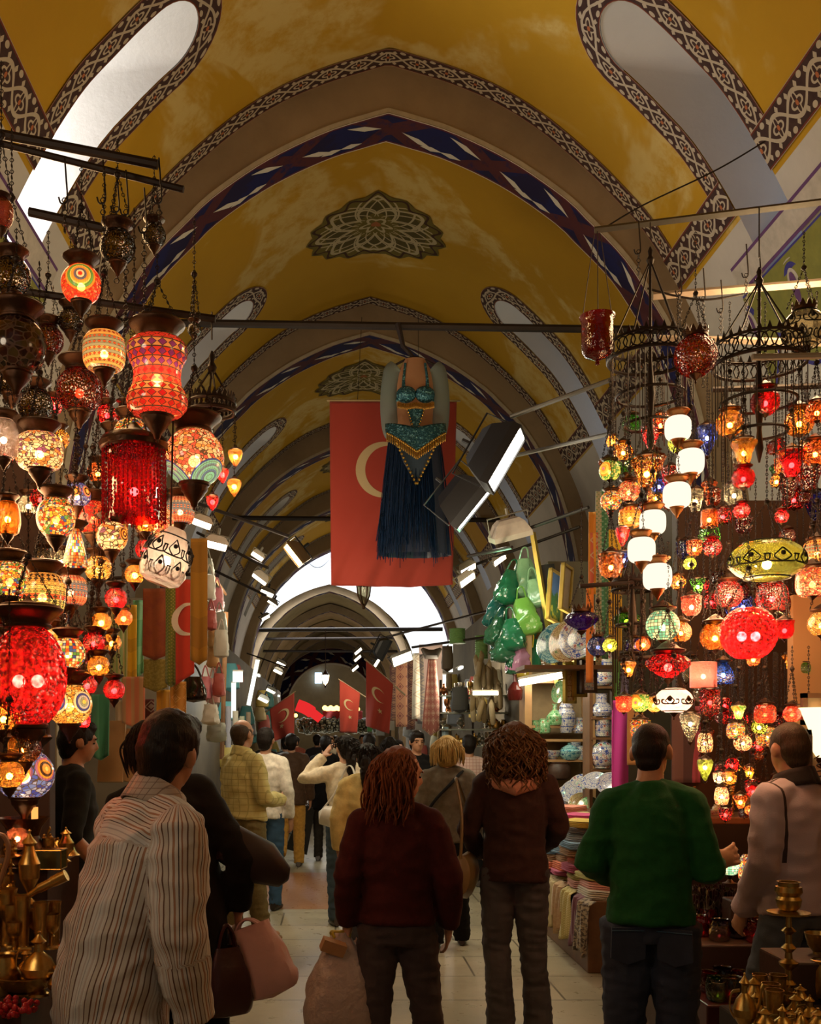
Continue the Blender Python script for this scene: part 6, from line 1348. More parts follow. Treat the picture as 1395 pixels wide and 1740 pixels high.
t=thing('handbag','glossy dark brown handbag below the flag on the left','bag',P(329,1150,6.6)); m=MB(); bag_mesh(m,.17,.1,.17,.6,18,12); m.build('bag_body',plain('dark_patent',(.02,.012,.008),.12),t); m=MB(); m.tube(bez([(-.05,0,0),(0,0,.08),(.05,0,0)],8),.007,6); m.build('handle',plain('dark_handle',(.03,.015,.01),.3),t)
m=MB(); m.tube([P(384,1040,9.0),P(377,1290,9.0)],.02,4); m.tube([P(350,960,8.3),P(384,1010,9.0)],.012,6); tag(m.build('bag_rack_post',WOOD),'wooden post at the end of the left bag rack','post')
# counter with folded cloth on the left
slab('counter','wooden counter with folded cloth behind the man in stripes','counter',-1.62,-1.12,5.6,8.2,0,.92,WOOD); fc=[(.2,.25,.08),(.05,.2,.18),(.5,.42,.2),(.3,.06,.05),(.08,.1,.2),(.55,.5,.4),(.4,.3,.05)]
CLF=objcol('folded_cloth',.85,0,.3,60,.2)
def folded(label,loc,sz,col,rz=0,group=None):
    m=MB(); n=10
    def f(u,v):
        a=2*PI*u; e=.35; x=sz[0]/2*math.copysign(abs(cos(a))**e,cos(a)); y=sz[1]/2*math.copysign(abs(sin(a))**e,sin(a)); q=v*6; z=sz[2]*v; b=1+.04*sin(q*PI*2); k=1 if v<.97 else .9
        return V((x*b*k,y*b*k,z+.006*sin(x*20+y*9)))
    m.grid(f,28,n); k=len(m.v)-29; m.add([V((0,0,sz[2]*1.01))],[]); c=len(m.v)-1; m.f+=[(k+i,k+i+1,c) for i in range(28)]; m.m+=[0]*28
    o=m.build('folded_cloth',CLF); o.location=loc; o.rotation_euler=(0,0,rz); o.color=(*col,1); return tag(o,label,'folded cloth',group)
fcn=['olive','deep teal','straw yellow','brick red','navy','off white','mustard']
for i in range(14):
    Y=5.8+.24*(i%7)+.1; folded('%s folded cloth, %s layer of the pile behind the man in stripes'%(fcn[i%7],'lower' if i<7 else 'upper'),(-1.3+.05*(i%3),Y,.92+.07*(i//7)),(.3,.2,.07),fc[(i*3)%7] if False else fc[i%7],rnd.uniform(-.2,.2))
m=MB(); m.box((0,0,.2),(.16,.03,.4),rot=(-.25,0,0)); m.box((.12,.05,.17),(.15,.03,.34),rot=(-.25,.2,0)); tag(m.build('display_board',LWOOD,smooth=False),'pale wooden display board leaning on the left counter','board').location=P(190,1330,6.4)
# ---------- LEFT: brass table (foreground)
t=thing('display_stand','dark stepped display stand covered in brassware at the lower left','stand',(0,0,0))
for k in range(5):
    m=MB(); z=.80+.1*k; m.box((-1.42+.0*k,2.72+.085*(2*k-1)-.085+.085,z/2),(1.16-.03*k,.168 if k<4 else .40,z)) if k<4 else m.box((-1.45,3.43,z/2),(1.04,.40,z)); m.build('step',DWOOD,t,False)
TIER=[(2.63,.80),(2.805,.90),(2.975,1.0),(3.145,1.1),(3.35,1.2)]
def tier(pb):
    return min(TIER,key=lambda q:abs(HY+(CH-q[1])*F/q[0]-pb))
for px,pb,Y,hp,wp,k,l,kw in [(30,1475,3.3,62,24,'grinder','brass pepper grinder with a pointed lid at the back of the brass table',{}),(18,1530,3.1,110,34,'candle','brass candlestick at the left edge below the pink globe',{}),(50,1560,3.05,130,40,'urn','tall brass lidded urn in front of the box',{}),(12,1600,2.9,96,44,'beaker','wide brass beaker at the left edge',{}),(38,1602,2.9,90,36,'beaker','brass beaker, second from the left edge',{}),(70,1600,2.95,80,34,'beaker','brass beaker beside the spyglass',{}),(92,1592,3.0,74,30,'beaker','brass beaker closest to the striped shirt',{}),
  (22,1640,2.85,70,52,'goblet','brass goblet below the beakers, left',{}),(62,1650,2.85,60,44,'goblet','brass goblet below the beakers, middle',{}),(88,1640,2.85,58,36,'goblet','brass goblet below the beakers, next to the shirt',{}),(66,1685,2.8,110,62,'ewer','tall brass hookah pot with a coiled pipe',dict(spout=True)),(100,1690,2.8,60,40,'ewer','small brass ewer at the hem of the striped shirt',dict(spout=True)),(6,1690,2.75,70,48,'votive','brass bowl with a red inside at the lower left edge',{}),(44,1735,2.7,56,110,'bowl','wide brass bowl at the bottom edge',{}),(98,1742,2.7,54,70,'bowl','dark brass bowl at the bottom beside the jeans',{}),(14,1745,2.65,30,80,'bowl','shallow brass dish of red beads at the bottom left corner',{}),(112,1470,3.35,60,30,'urn','brass urn half behind the striped shirt',{}),(86,1475,3.4,52,26,'urn','brass urn behind the glass box',{}),(75,1430,3.45,42,50,'bell','fluted brass pot at the top of the brass table',{}),(98,1432,3.45,36,46,'bell','gold fluted pot next to the man in black',{}),(118,1445,3.45,30,36,'bell','small green tinted fluted pot by the shirt collar',{}),(50,1425,3.5,26,30,'pot','dark round brass pot at the back of the table',{})]:
    Y,z_=tier(pb); Y+=.03*((px*7)%5-2)/2
    if Y>3.2: Y=min(3.58,Y+(1475-pb)*.004)
    vessel('brass_'+{'candle':'candlestick','beaker':'beaker','goblet':'goblet','urn':'urn','ewer':'ewer','votive':'bowl','bowl':'bowl','bell':'pot','grinder':'grinder','pot':'pot'}[k],l,'brassware',V(((px-VX)*Y/F,Y,z_)),hp*Y/F,wp*Y/F,k,BRS,**kw)
t=thing('trinket_box','brass-framed glass trinket box standing among the brassware','box',V((-.93,3.24,1.2))); m=MB(); m.box((0,0,.03),(.1,.07,.06)); m.build('box_glass',plain('smoky_glass_box',(.1,.09,.03),.1,.2),t,False); m=MB()
for x in (-.05,.05):
    for y in (-.035,.035): m.tube([(x,y,0),(x,y,.06)],.002,4)
for z in (0,.06):
    for y in (-.035,.035): m.tube([(-.05,y,z),(.05,y,z)],.0025,4)
    for x in (-.05,.05): m.tube([(x,-.035,z),(x,.035,z)],.0025,4)
m.build('frame',BRS,t)
m=MB(); m.tube([(-.05,0,-.02),(-.02,0,0),(-.02,0,0.0),(.02,0,.02),(.02,0,.02),(.06,0,.04)],[.008,.011,.014,.014,.017,.018],10); tag(m.build('spyglass',BRS),'brass and black spyglass lying across the beakers','spyglass').location=P(78,1510,2.95)
m=MB(); m.tube(bez([(-.02,0,-.12),(.01,0,-.02),(.0,0,.03),(-.03,0,.035),(-.045,0,.01)],8),.008,8); tag(m.build('hookah_pipe',plain('pipe_wood',(.35,.15,.06),.4)),'curved wooden pipe handle at the left edge','pipe').location=P(8,1440,2.95)
m=MB(); q=random.Random(2)
for i in range(60): m.ell((q.uniform(-.06,.06),q.uniform(-.05,.05),q.uniform(0,.03)),.009,6,5)
o=tag(m.build('red_beads',plain('coral_beads',(.4,.01,.012),.15)),'heap of small red beads in the dish at the bottom left','beads',None,'stuff'); o.location=P(16,1722,2.66)
o=LL(30,1424,40,3.25,'globe',GC,(.8,.2,.1),'pink crackle glass table globe glowing on the brass table',cap=None,fin=None,chain=False); o.name='table_lamp'
m=MB(); m.lathe([(.05,-.09),(.05,-.08),(.015,-.06),(.03,-.035)],16); m.build('base',BRZ,o)
t=thing('candle_holder','orange lit candle cylinder beside the seller in black','candle',P(59,1400,3.3)); m=MB(); m.lathe([(.01,-.0),(.011,0),(.011,.055),(.008,.055)],12); m.build('candle',emit('lit_wax',(1,.35,.08),1.6),t)
# base of the big blue lamp (stands on the shelf)
t=thing('lamp_stand','dark turned stand under the large blue mosaic lamp','stand',P(40,1420,3.3)); m=MB(); m.lathe([(.075,-.06),(.07,-.04),(.05,0),(.06,.03),(.085,.06)],20); m.build('stand',BRZ,t)
# ---------- RIGHT: shelves of ceramics
slab('display_table','long low stall table draped with scarves on the right','table',1.74,2.9,6.9,9.8,0,.5,WOOD)
slab('display_shelf','stepped plate rack behind the fabric piles','shelf',2.16,2.9,7.0,9.75,.5,1.0,WOOD)
cz=[(.75,.2,.1),(.3,.35,.4),(.65,.6,.5),(.5,.1,.2),(.2,.35,.5),(.7,.45,.15),(.6,.55,.2),(.35,.2,.1),(.15,.14,.16),(.75,.4,.35)]
czn=['orange red','slate blue','ivory','crimson','sky blue','orange','lime','brown','black','salmon']
for st,(x0,y0,n) in enumerate([(1.93,8.9,9),(1.93,8.45,10),(1.94,8.0,9),(1.94,7.55,8),(1.95,7.12,6)]):
    zz=.5
    for k in range(n):
        h=rnd.uniform(.035,.065); ci=(st*3+k*7)%10; folded('%s folded textile, %s of the %s pile on the right stall'%(czn[ci],['bottom layer','second layer up','third layer up','fourth layer up','fifth layer up','sixth layer up','seventh layer up','eighth layer up','ninth layer up','tenth layer up'][k],['farthest','second farthest','middle','second nearest','nearest'][st]),(x0+rnd.uniform(-.03,.03),y0+rnd.uniform(-.03,.03),zz),(rnd.uniform(.34,.4),rnd.uniform(.36,.43),h),cz[ci],rnd.uniform(-.12,.12)); zz+=h
    if st in (1,3): folded('salmon pink cloth tossed over the second farthest textile pile' if st==1 else 'yellow cloth lying on the second nearest textile pile',(1.9,y0,zz),(.36,.34,.05),(.8,.3,.22) if st==1 else (.65,.45,.06),.4)
    if st==2: folded('magenta cloth laid on top of the middle pile',(1.95,y0,zz),(.42,.24,.04),(.6,.05,.2),.1)
for i,(x_,ya,yb,c1,c2,pt,s_,l) in enumerate([(1.715,8.15,7.75,(.42,.33,.16),(.5,.42,.22),'v',160,'sheer cream scarf draped over the table front, leftmost'),(1.712,7.8,7.5,(.4,.24,.12),(.45,.3,.15),'noise',30,'peach scarf draped over the table front'),(1.705,7.52,7.2,(.5,.42,.14),(.7,.6,.3),'dots',260,'gold sequinned scarf draped over the table front'),(1.712,7.2,7.0,(.15,.05,.08),(.2,.07,.1),'v',90,'plum scarf draped over the table front'),(1.70,7.0,6.78,(.35,.28,.18),(.06,.04,.03),'noise',40,'beaded black and silver fringe hanging at the table corner')]):
    m=MB(); m.grid(lambda u,v:(V((-.018*sin(u*13+v*2+i)-.012*sin(u*29+i)*v+.05*max(0,.08-v)/.08-.02*v,(yb-ya)*(u-.5)*(1-.18*sin(v*2.6+i)),-(.36+.05*((i*3)%3)-.03*cos(u*5+i))*v)),(u*.3,v*.5)),18,14); o=m.build('scarf',fabric('drape_%d'%i,c1,c2,pt,s_)); o.location=(x_,(ya+yb)/2,.515); o.modifiers.new('t','SOLIDIFY').thickness=.004; tag(o,l,'scarf')
# plates standing on the table
def plate(label,px,py,d,Y,mat,rx=-1.2,rz=0.0,sq=1.0,group=None):
    r=d*Y/F/2
    def mk():
        m=MB(); m.lathe([(.01,.0),(.55,.0),(.62,.03),(.95,.1),(1.0,.12),(.98,.15),(.62,.08),(.5,.05),(.01,.05)],36); return m.mesh('plate',mat)
    o=bpy.data.objects.new('plate',cmesh(('plate',mat.name),mk)); link(o); o.location=P(px,py,Y); o.scale=(r,r*sq,r); o.rotation_euler=(-rx,0,rz); return tag(o,label,'plate',group)
for a in [('large turquoise scalloped plate, leftmost on the upper shelf',945,1094,72,7.6,IZ3,-1.35,-.75),('large gold and green plate between the turquoise and lilac ones',968,1090,76,7.5,IZ4,-1.35,-.75),('large white and lilac plate behind the purple lantern',986,1084,78,7.4,IZ1,-1.35,-.75),('green oval plate beside the tile frames',952,1176,40,7.7,IZ5,-1.4,-1.1),
  ('white and blue plate leaning in the lower plate rack, left',974,1345,46,9.55,IZ2,-1.0,-.7),('white plate leaning behind the blue one',962,1352,40,9.6,IZ1,-1.0,-.7),('white boat-shaped dish in the lower rack',990,1330,44,9.19,IZ1,-.6,-.5),('pale bowl-plate leaning in the lower rack, right',1010,1328,44,8.77,IZ2,-.7,-.5),('dark blue plate beside the magenta cloth',1035,1332,42,8.3,IZ2,-1.1,-.5),('deep blue round plate on the fabrics',950,1395,42,9.6,IZ2,-.9,-.8),('red and green tile tray in the plate rack',985,1365,40,9.3,IZ4,-1.0,-.6),('green glazed tray in the plate rack',1000,1372,40,8.97,IZ5,-1.0,-.6)]: plate(*a)
# shelf cabinet
t=thing('shelf_unit','pale wooden shelf unit full of ceramics on the right','shelf',(0,0,0)); 
xa,xb=P(893,1200,10.1).x,P(1000,1200,10.1).x
m=MB()
for x in (xa,xb): m.box((x,10.1,1.6),(.07,.3,2.6))
m.build('side_post',LWOOD,t,False)
for py in (1160,1235,1258,1292): 
    m=MB(); m.box(((xa+xb)/2,10.1,P(0,py,10.1).z),(xb-xa,.32,.025)); m.build('shelf_board',LWOOD,t,False)
m=MB(); m.box(((xa+xb)/2,10.35,1.9),(xb-xa,.03,1.9)); m.build('back_board',plain('shelf_back',(.4,.3,.16),.7),t,False)
SHL=emit('shelf_tube_light',(1,.88,.66),9)
t=thing('shelf_light','white lit fluorescent panel on top of the ceramic shelves','light',P(918,1154,9.8)); m=MB(); m.box((0,0,0),(.38,.24,.06),rot=(0,-.18,0)); m.build('diffuser',SHL,t,False); m=MB(); m.box((.02,.02,.045),(.42,.28,.03),rot=(0,-.18,0)); m.build('housing',FW,t,False)
for px,pb,hp,wp,k,mt,l in [(962,1245,66,34,'lid',IZ2,'blue and white lidded jar on the ceramic shelf'),(943,1232,36,30,'bottle',IZ5,'green glazed bottle on the ceramic shelf'),(985,1246,28,24,'jug',IZ1,'small white jug beside the lidded jar'),(925,1247,26,22,'pot',IZ5,'small green pot at the left end of the shelf'),(912,1246,22,18,'cup',IZ5,'tiny green cup at the left end of the shelf'),(968,1291,30,40,'lid',IZ3,'pale green tureen on the lower ceramic shelf'),(940,1291,26,28,'bowl',IZ1,'white bowl on the lower ceramic shelf'),(988,1291,24,22,'cup',IZ1,'white lattice cup on the lower ceramic shelf'),(920,1291,22,24,'pot',IZ2,'small blue pot on the lower ceramic shelf'),(978,1272,18,20,'bowl',IZ2,'little blue bowl stacked behind the tureen'),(875,1190,44,26,'bottle',plain('red_glaze',(.07,.008,.006),.15),'deep red glazed bottle left of the shelf light'),(950,1325,30,40,'pot',DWOOD,'dark brown pot below the ceramic shelves')]:
    VP('ceramic_jar' if k in('lid','jug') else 'ceramic_'+k,l,'ceramic',px,pb,9.98,hp,wp,k,mt)
t=thing('vase_rack','narrow wooden rack of large painted vases beside the magenta cloth','rack',(0,0,0)); m=MB()
for px in (1001,1048): m.box((P(px,1200,9.0).x,9.05,1.85),(.03,.25,1.7))
m.build('upright',WOOD,t,False)
for pb in (1166,1218,1252,1306): m=MB(); m.box((P(1024,pb+3,9.0).x,9.05,P(0,pb+3,9.0).z),(.25,.3,.02)); m.build('rack_shelf',WOOD,t,False)
for px,pb,hp,wp,k,mt,l in [(1024,1165,58,40,'pot',IZ1,'large floral white vase, topmost in the narrow rack'),(1022,1217,40,38,'jug',IZ2,'squat white flask with a narrow neck, second in the narrow rack'),(1024,1251,32,30,'cup',IZ1,'cylindrical painted vase, third in the narrow rack'),(1024,1305,54,44,'jar',IZ4 if False else IZ1,'big bulbous painted vase, lowest in the narrow rack')]: VP('vase',l,'vase',px,pb,8.97,hp,wp,k,mt)
# framed tiles and paintings
def frame(label,px,py,wp,hp,Y,art,rz=0,cat='picture',fm=None,ry=0):
    w_,h_=wp*Y/F/max(.3,cos(rz)),hp*Y/F; t=thing('framed_picture',label,cat,P(px,py,Y),0,None,(0,ry,rz)); m=MB(); b=.022
    for x in (-1,1): m.box((x*w_/2,0,0),(b,.03,h_+b)); m.box((0,0,x*h_/2),(w_+b,.03,b))
    m.build('frame',fm or GDF,t,False); m=MB(); m.add([(-w_/2,0,-h_/2),(w_/2,0,-h_/2),(w_/2,0,h_/2),(-w_/2,0,h_/2)],[(0,1,2,3)],[(0,0),(1,0),(1,1),(0,1)]); m.box((0,.014,0),(w_,.02,h_)); m.build('picture',art,t,False); return t
lm=Mat('landscape_paint'); u,v=lm.uv(); n,_=lm.noise(lm.comb(u*4,v*6),1,4); LAND=lm.done(lm.bsdf(lm.mix((v+n*.3).ss(.68,.75),lm.mix((n+v*.4).ss(.45,.6),(.5,.5,.04),(.04,.16,.05)),(.08,.2,.5)),.6))
frame('gilt-framed landscape painting with blue sky beside the green bags',944,1015,30,84,8.2,LAND,.9,ry=.15); frame('plain framed panel right of the landscape painting',962,1000,20,76,8.0,plain('pale_panel',(.5,.42,.3),.6),.9,ry=.15)
frame('tall framed tile panel under the big plates, left',968,1160,18,66,7.6,IZ4,.5); frame('dark mirror panel between the tile frames',985,1150,20,64,7.6,plain('dark_mirror',(.08,.08,.1),.15),.3); frame('framed tile with white ground under the purple lantern',1000,1150,24,50,7.5,IZ1,.3,fm=DWOOD)
m=MB(); m.box((0,0,0),(.9,.35,.03)); o=tag(m.build('wall_shelf',WOOD,smooth=False),'wooden ledge carrying the big plates','shelf'); o.location=P(985,1136,7.55); 
m=MB(); m.tube([P(905,905,10.0),P(948,1165,9.9)],.03,4); tag(m.build('stall_post',GDF),'gilded wooden post leaning beside the green bags','post'); m=MB(); m.tube([P(925,960,10.1),P(950,1150,10.1)],[(.1,.03)]*2,4); tag(m.build('dark_board',plain('black_board',(.015,.012,.01),.6)),'tall black board behind the gilded post','board')
# glossy bags lit green
gb=[('emerald',(.012,.13,.06)),('lime',(.16,.36,.06)),('teal',(.01,.10,.09)),('pale green',(.3,.5,.28)),('brown',(.14,.07,.02)),('dark green',(.02,.1,.05)),('mauve',(.35,.15,.25)),('yellow',(.65,.5,.06))]
GLB=objcol('glossy_leather',.2,0,1.0,24,coat=.5,var=.5)
for i,(px,py,w_,h_,ci,l) in enumerate([(890,985,36,70,3,'topmost'),(868,1000,30,60,0,'upper left'),(852,1040,32,62,2,'large left'),(848,1075,24,50,5,'hanging left'),(886,1050,40,66,1,'large middle'),(868,1080,34,56,0,'lower middle'),(902,1068,32,62,4,'big right'),(856,1105,30,44,5,'low left'),(884,1120,26,52,6,'slim'),(897,1125,22,60,7,'long slim'),(912,1115,26,54,0,'lower right'),(870,1125,18,44,5,'small low'),(905,1010,24,50,3,'upper right'),(838,1090,20,44,2,'outermost left'),(925,1120,24,46,4,'lowest right')]):
    Y=10.2+rnd.uniform(-.3,.3); m=MB(); bag_mesh(m,w_*Y/F*1.25,.18,h_*Y/F,.45,24,16,seed=px*.1,bulge=.3,cr=2.2); o=m.build('bag',GLB); o.location=P(px,py-h_/2,Y); o.rotation_euler=(0,rnd.uniform(-.25,.25),rnd.uniform(-.6,.6)); o.color=(*gb[ci][1],1); m=MB(); m.tube(bez([(-.05,0,-.02),(-.02,-.03,.1),(.03,-.03,.1),(.05,0,-.02)],6),.009,5); k=m.build('strap',GLB,o); k.color=o.color
    tag(o,'%s glossy %s leather bag in the bunch of bags at the right'%(l,gb[ci][0]),'bag')
# magenta cloth and hanging scarves behind the lamp cluster
panel_cloth('hanging_cloth','magenta cloth hanging like a curtain beside the vases','cloth',1040,1188,1068,1345,8.2,fabric('magenta_cloth',(.55,.03,.28),(.5,.025,.25)),folds=1,amp=.01); panel_cloth('hanging_cloth','green satin ribbon cloth above the magenta one','cloth',1040,1120,1054,1190,7.25,fabric('green_satin',(.12,.35,.08),None),folds=1,amp=.01); panel_cloth('hanging_cloth','lavender satin cloth beside the green ribbon cloth','cloth',1053,1120,1068,1192,7.25,fabric('lavender_satin',(.25,.25,.45),None),folds=1,amp=.01)
for a,b,c,d,c1,c2,pt,s_,l in [(1000,870,1012,1010,(.6,.3,.03),(.5,.2,.02),'h',20,'orange scarf, leftmost behind the amber tulip lamp'),(1012,835,1022,1130,(.4,.4,.3),(.15,.3,.15),'dots',220,'sequinned white scarf strip hanging behind the mosaic lamps'),(1022,830,1034,1120,(.05,.22,.12),(.2,.4,.3),'dots',180,'dark green sequinned scarf strip behind the mosaic lamps'),(1034,900,1056,1105,(.75,.5,.03),(.8,.6,.1),'kilim',16,'yellow patterned scarf behind the blue globe lamp'),(996,1000,1008,1160,(.75,.25,.03),(.7,.2,.05),None,10,'bright orange scarf behind the purple lantern'),(1000,905,1016,1000,(.5,.12,.08),(.5,.4,.3),'kilim',10,'red and white scarf above the orange one'),(1066,1190,1092,1300,(.55,.36,.16),None,None,9,'tan backdrop cloth behind the green sweater man'),(1140,1190,1180,1330,(.1,.07,.09),(.2,.14,.16),'v',40,'dark striped curtain behind the lamp stall'),(1176,1200,1190,1330,(.5,.12,.22),None,None,9,'pink strip of cloth behind the lamp stall')]:
    panel_cloth('scarf' if 'scarf' in l else 'hanging_cloth',l,'scarf' if 'scarf' in l else 'cloth',a,b,c,d,6.6 if c<1060 else 5.95,fabric('rc_'+l.split(' ')[0]+'_%d'%a,c1,c2,pt,s_),folds=1,amp=.008)
# ---------- RIGHT: lamp stall counter
slab('counter','dark counter with votive glasses in the lamp stall','counter',1.60,2.75,4.55,5.6,0,.68,DWOOD); slab('display_shelf','upper shelf of pots in the lamp stall','shelf',1.85,2.75,5.35,5.75,1.16,1.2,WOOD)
slab('low_bench','low dark red lacquered bench in front of the votive glasses','bench',1.56,2.4,4.2,4.54,0,.5,plain('red_lacquer',(.06,.01,.008),.3))
for i,(px,pb,hp,wp,k,mt,l) in enumerate([(1185,1392,20,50,'bowl',IZ1,'white ceramic bowl on the upper shelf, left'),(1205,1392,26,34,'bowl',IZ1,'cream bowl of shells on the upper shelf'),(1225,1390,24,30,'pot',IZ4,'small cream pot on the upper shelf'),(1180,1370,34,14,'bottle',BRS,'brass bottle on the upper shelf'),(1245,1395,60,16,'candle',BRS,'slim silver candlestick on the upper shelf'),(1272,1392,44,26,'pot',WOOD,'turned wooden pot on the upper shelf'),(1262,1392,36,14,'bottle',plain('garnet_glass',(.3,.01,.02),.1),'garnet glass bottle on the upper shelf'),(1290,1390,40,28,'cup',LWOOD,'pale wooden box-cup on the upper shelf')]):
    VP('pot',l,'pot',px,pb,5.5,hp,wp,k,mt)
MOSD=plain('mosaic_votive_dull',(.3,.22,.12),.3)
for px,pb,hp,wp,k,l in [(1172,1560,44,40,'cup','mosaic votive cup with an orange rim beside the green sweater'),(1205,1560,52,38,'cup','grey mosaic votive cup, taller one on the counter'),(1230,1562,52,40,'cup','grey mosaic votive cup touching the taller one'),(1190,1545,40,30,'cup','grey mosaic votive cup at the back of the counter'),(1285,1545,44,30,'cup','olive mosaic votive cup by the lilac sweatshirt'),(1222,1530,30,24,'cup','small brass votive cup at the back of the counter')]:
    o=VP('votive_cup',l,'votive',px,pb,4.95,hp,wp,k,MM['darkm'])
t=thing('tealight_lantern','glowing orange square tealight lantern on the counter','lantern',P(1166,1572,4.75)); m=MB(); m.box((0,0,.0),(.06,.05,.085)); m.build('panes',emit('lantern_orange',(1,.5,.1),1.5),t,False); m=MB()
for x in (-1,1):
    for y in (-1,1): m.tube([(x*.032,y*.027,-.045),(x*.032,y*.027,.05)],.003,4)
m.box((0,0,.05),(.075,.065,.008)); m.box((0,0,-.046),(.075,.065,.008)); m.build('frame',BRZ,t,False)
VG=glass_mat('votive_glass',0,.6,.4); q=random.Random(9); vc=[('dark red',(.4,.01,.01)),('smoky',(.3,.25,.15)),('green',(.05,.2,.04)),('clear',(.6,.5,.35)),('violet',(.12,.02,.1))]
for i in range(30):
    nm,c=vc[q.choice([0,0,0,1,1,2,3,4])]; Y=q.uniform(4.58,5.25); x=q.uniform(1.64,2.3); o=vessel('votive_glass','%s votive glass among those crowding the dark counter'%nm,'votive',(x,Y,.68),q.uniform(.06,.11),q.uniform(.07,.11),'votive',VG,'%s votive glasses on the counter'%nm,c)
    if q.random()<.4: b=mesh_obj('flame',bulb_mesh('dim'),o,(0,0,.3)); b.scale=(.07,.07,.1)
for i in range(30):
    nm,c=vc[q.choice([0,0,0,1,1,2,3,4])]; o=vessel('votive_glass','%s votive glass on the low red bench'%nm,'votive',(q.uniform(1.6,2.1),q.uniform(4.24,4.5),.5),q.uniform(.07,.12),q.uniform(.07,.11),'votive',VG,'%s votive glasses on the low red bench'%nm,c)
    if q.random()<.45: b=mesh_obj('flame',bulb_mesh('dim'),o,(0,0,.3)); b.scale=(.07,.07,.1)
for px,py,mt,l,h,w_ in [(1240,1464,'turq','turquoise mosaic table lamp by the outstretched hand',50,30),(1273,1478,'multi','multicoloured mosaic table lamp by the lilac sweatshirt',58,36)]:
    o=RR(px,py,w_,4.75,'tall',mt,None,l,cap=None,fin='base',chain=False,zs=1.15,bulb='hot'); o.name='table_lamp'
slab('lamp_step','wooden step under the two mosaic table lamps','step',1.86,2.1,4.7,4.82,.68,.86,DWOOD)
# framed calligraphy, wall sconce and panelled wall at the right edge
m=MB(); m.box((0,0,0),(.7,.06,1.3)); o=m.build('wall_right_panel',plain('ochre_panel',(.4,.23,.10),.7,0,.2,6),None,False); o.location=P(1468,1245,4.75); o['kind']='structure'
t=frame('framed calligraphy sign with black strokes at the right edge',1392,1300,36,112,4.55,plain('calligraphy_paper',(.6,.42,.22),.7),0,'sign',DWOOD); m=MB()
for pts in ([(-.03,-.0,.03),(.01,0,.05),(.02,0,.02),(-.02,0,.0),(.015,0,-.02),(-.03,0,-.03)],[(.0,0,.09),(.01,0,.075),(0,0,.06)],[(-.035,0,-.06),(0,0,-.05),(.03,0,-.062)]): m.tube(bez([V(p)*1.0+V((0,-.018,0)) for p in pts],6),.0035,5)
m.build('calligraphy',plain('black_ink',(.02,.01,.008),.6),t)
frame('plain wood-framed panel above the wall sconce',1383,1205,34,46,4.6,plain('tan_panel',(.55,.36,.18),.7),0,'picture',WOOD)
t=thing('wall_sconce','cream glass wall sconce glowing at the right edge','lamp',P(1396,1240,4.55)); m=MB(); m.lathe([(.02,-.13),(.04,-.1),(.055,0),(.09,.09),(.1,.1)],20); m.build('glass_shade',emit('sconce_glass',(1,.75,.4),2.2),t); m=MB(); m.lathe([(.005,-.17),(.025,-.14),(.022,-.12)],12); m.tube([(0,0,-.14),(0,.1,-.12)],.01,6); m.build('bracket',BRZ,t)
# ---------- foreground brass at the lower right
slab('display_table','dark low table of brass candlesticks at the lower right','table',1.24,2.2,2.78,3.24,.0,.76,plain('black_cloth',(.012,.008,.007),.9))
bl=[(1340,1712,3.2,214,62,'candle','tall turned brass candlestick with a wide drip pan'),(1291,1725,3.05,70,30,'beaker','brass beaker in front of the jeans, left one'),(1318,1722,3.05,62,30,'beaker','brass beaker beside the tall candlestick'),(1284,1744,2.95,60,34,'ewer','small brass ewer below the left beaker'),(1265,1762,2.9,110,40,'ewer','slender brass ewer at the left of the brass group'),(1300,1770,2.85,60,36,'urn','lidded brass urn in the front row, left'),(1330,1772,2.8,66,40,'ewer','brass ewer in the front row, middle'),(1352,1748,2.95,62,36,'urn','lidded brass urn behind the front row'),(1376,1752,2.9,62,38,'ewer','brass ewer near the right edge, upper'),(1362,1775,2.8,56,44,'bell','brass bell-shaped pot at the bottom edge'),(1390,1772,2.75,60,40,'urn','lidded brass urn at the lower right corner'),(1360,1722,3.05,50,30,'urn','small lidded brass urn right of the tall candlestick'),(1394,1700,3.15,70,40,'pot','brass pot at the right edge'),(1390,1620,3.3,56,44,'bowl','brass bowl at the right edge, highest'),(1308,1745,2.95,50,28,'urn','tiny lidded urn between the two beakers'),(1345,1760,2.88,46,30,'urn','tiny lidded urn in front of the candlestick foot')]
DBR=plain('old_brass',(.42,.28,.08),.28,.95,.12,50,.2)
for px,pb,Y,hp,wp,k,l in bl:
    Y=.86*F/(pb-HY) if pb>1650 else (CH-.89)*F/(pb-HY)
    o=VP('brass_'+{'candle':'candlestick','beaker':'beaker','ewer':'ewer','urn':'urn','bell':'pot','pot':'pot','bowl':'bowl'}[k],l,'brassware',px,pb,Y,hp,wp,k,DBR,spout=(k=='ewer'))
slab('riser','dark riser under the brass pot and bowl at the right edge','stand',1.48,1.8,3.26,3.5,.0,.89,DWOOD)
q=random.Random(21)
for i in range(26):
    Y,z_=TIER[i%5]; k=q.choice(['goblet','beaker','urn','ewer','bowl','bell','candle','votive']); h={'goblet':.09,'beaker':.1,'urn':.12,'ewer':.13,'bowl':.05,'bell':.09,'candle':.16,'votive':.07}[k]*q.uniform(.85,1.2)
    vessel('brass_'+{'candle':'candlestick','votive':'bowl','bell':'pot'}.get(k,k),'small brass %s among the crowded brassware at the lower left'%{'candle':'candlestick','votive':'cup','bell':'pot'}.get(k,k),'brassware',(q.uniform(-1.12,-.86)-.06*(i%5)*.3,Y+q.uniform(-.05,.05),z_),h,{'candle':.05,'bowl':.11,'goblet':.06,'beaker':.055}.get(k,.075),k,BRS,'small brass %s pieces at the lower left'%k,spout=(k=='ewer'))
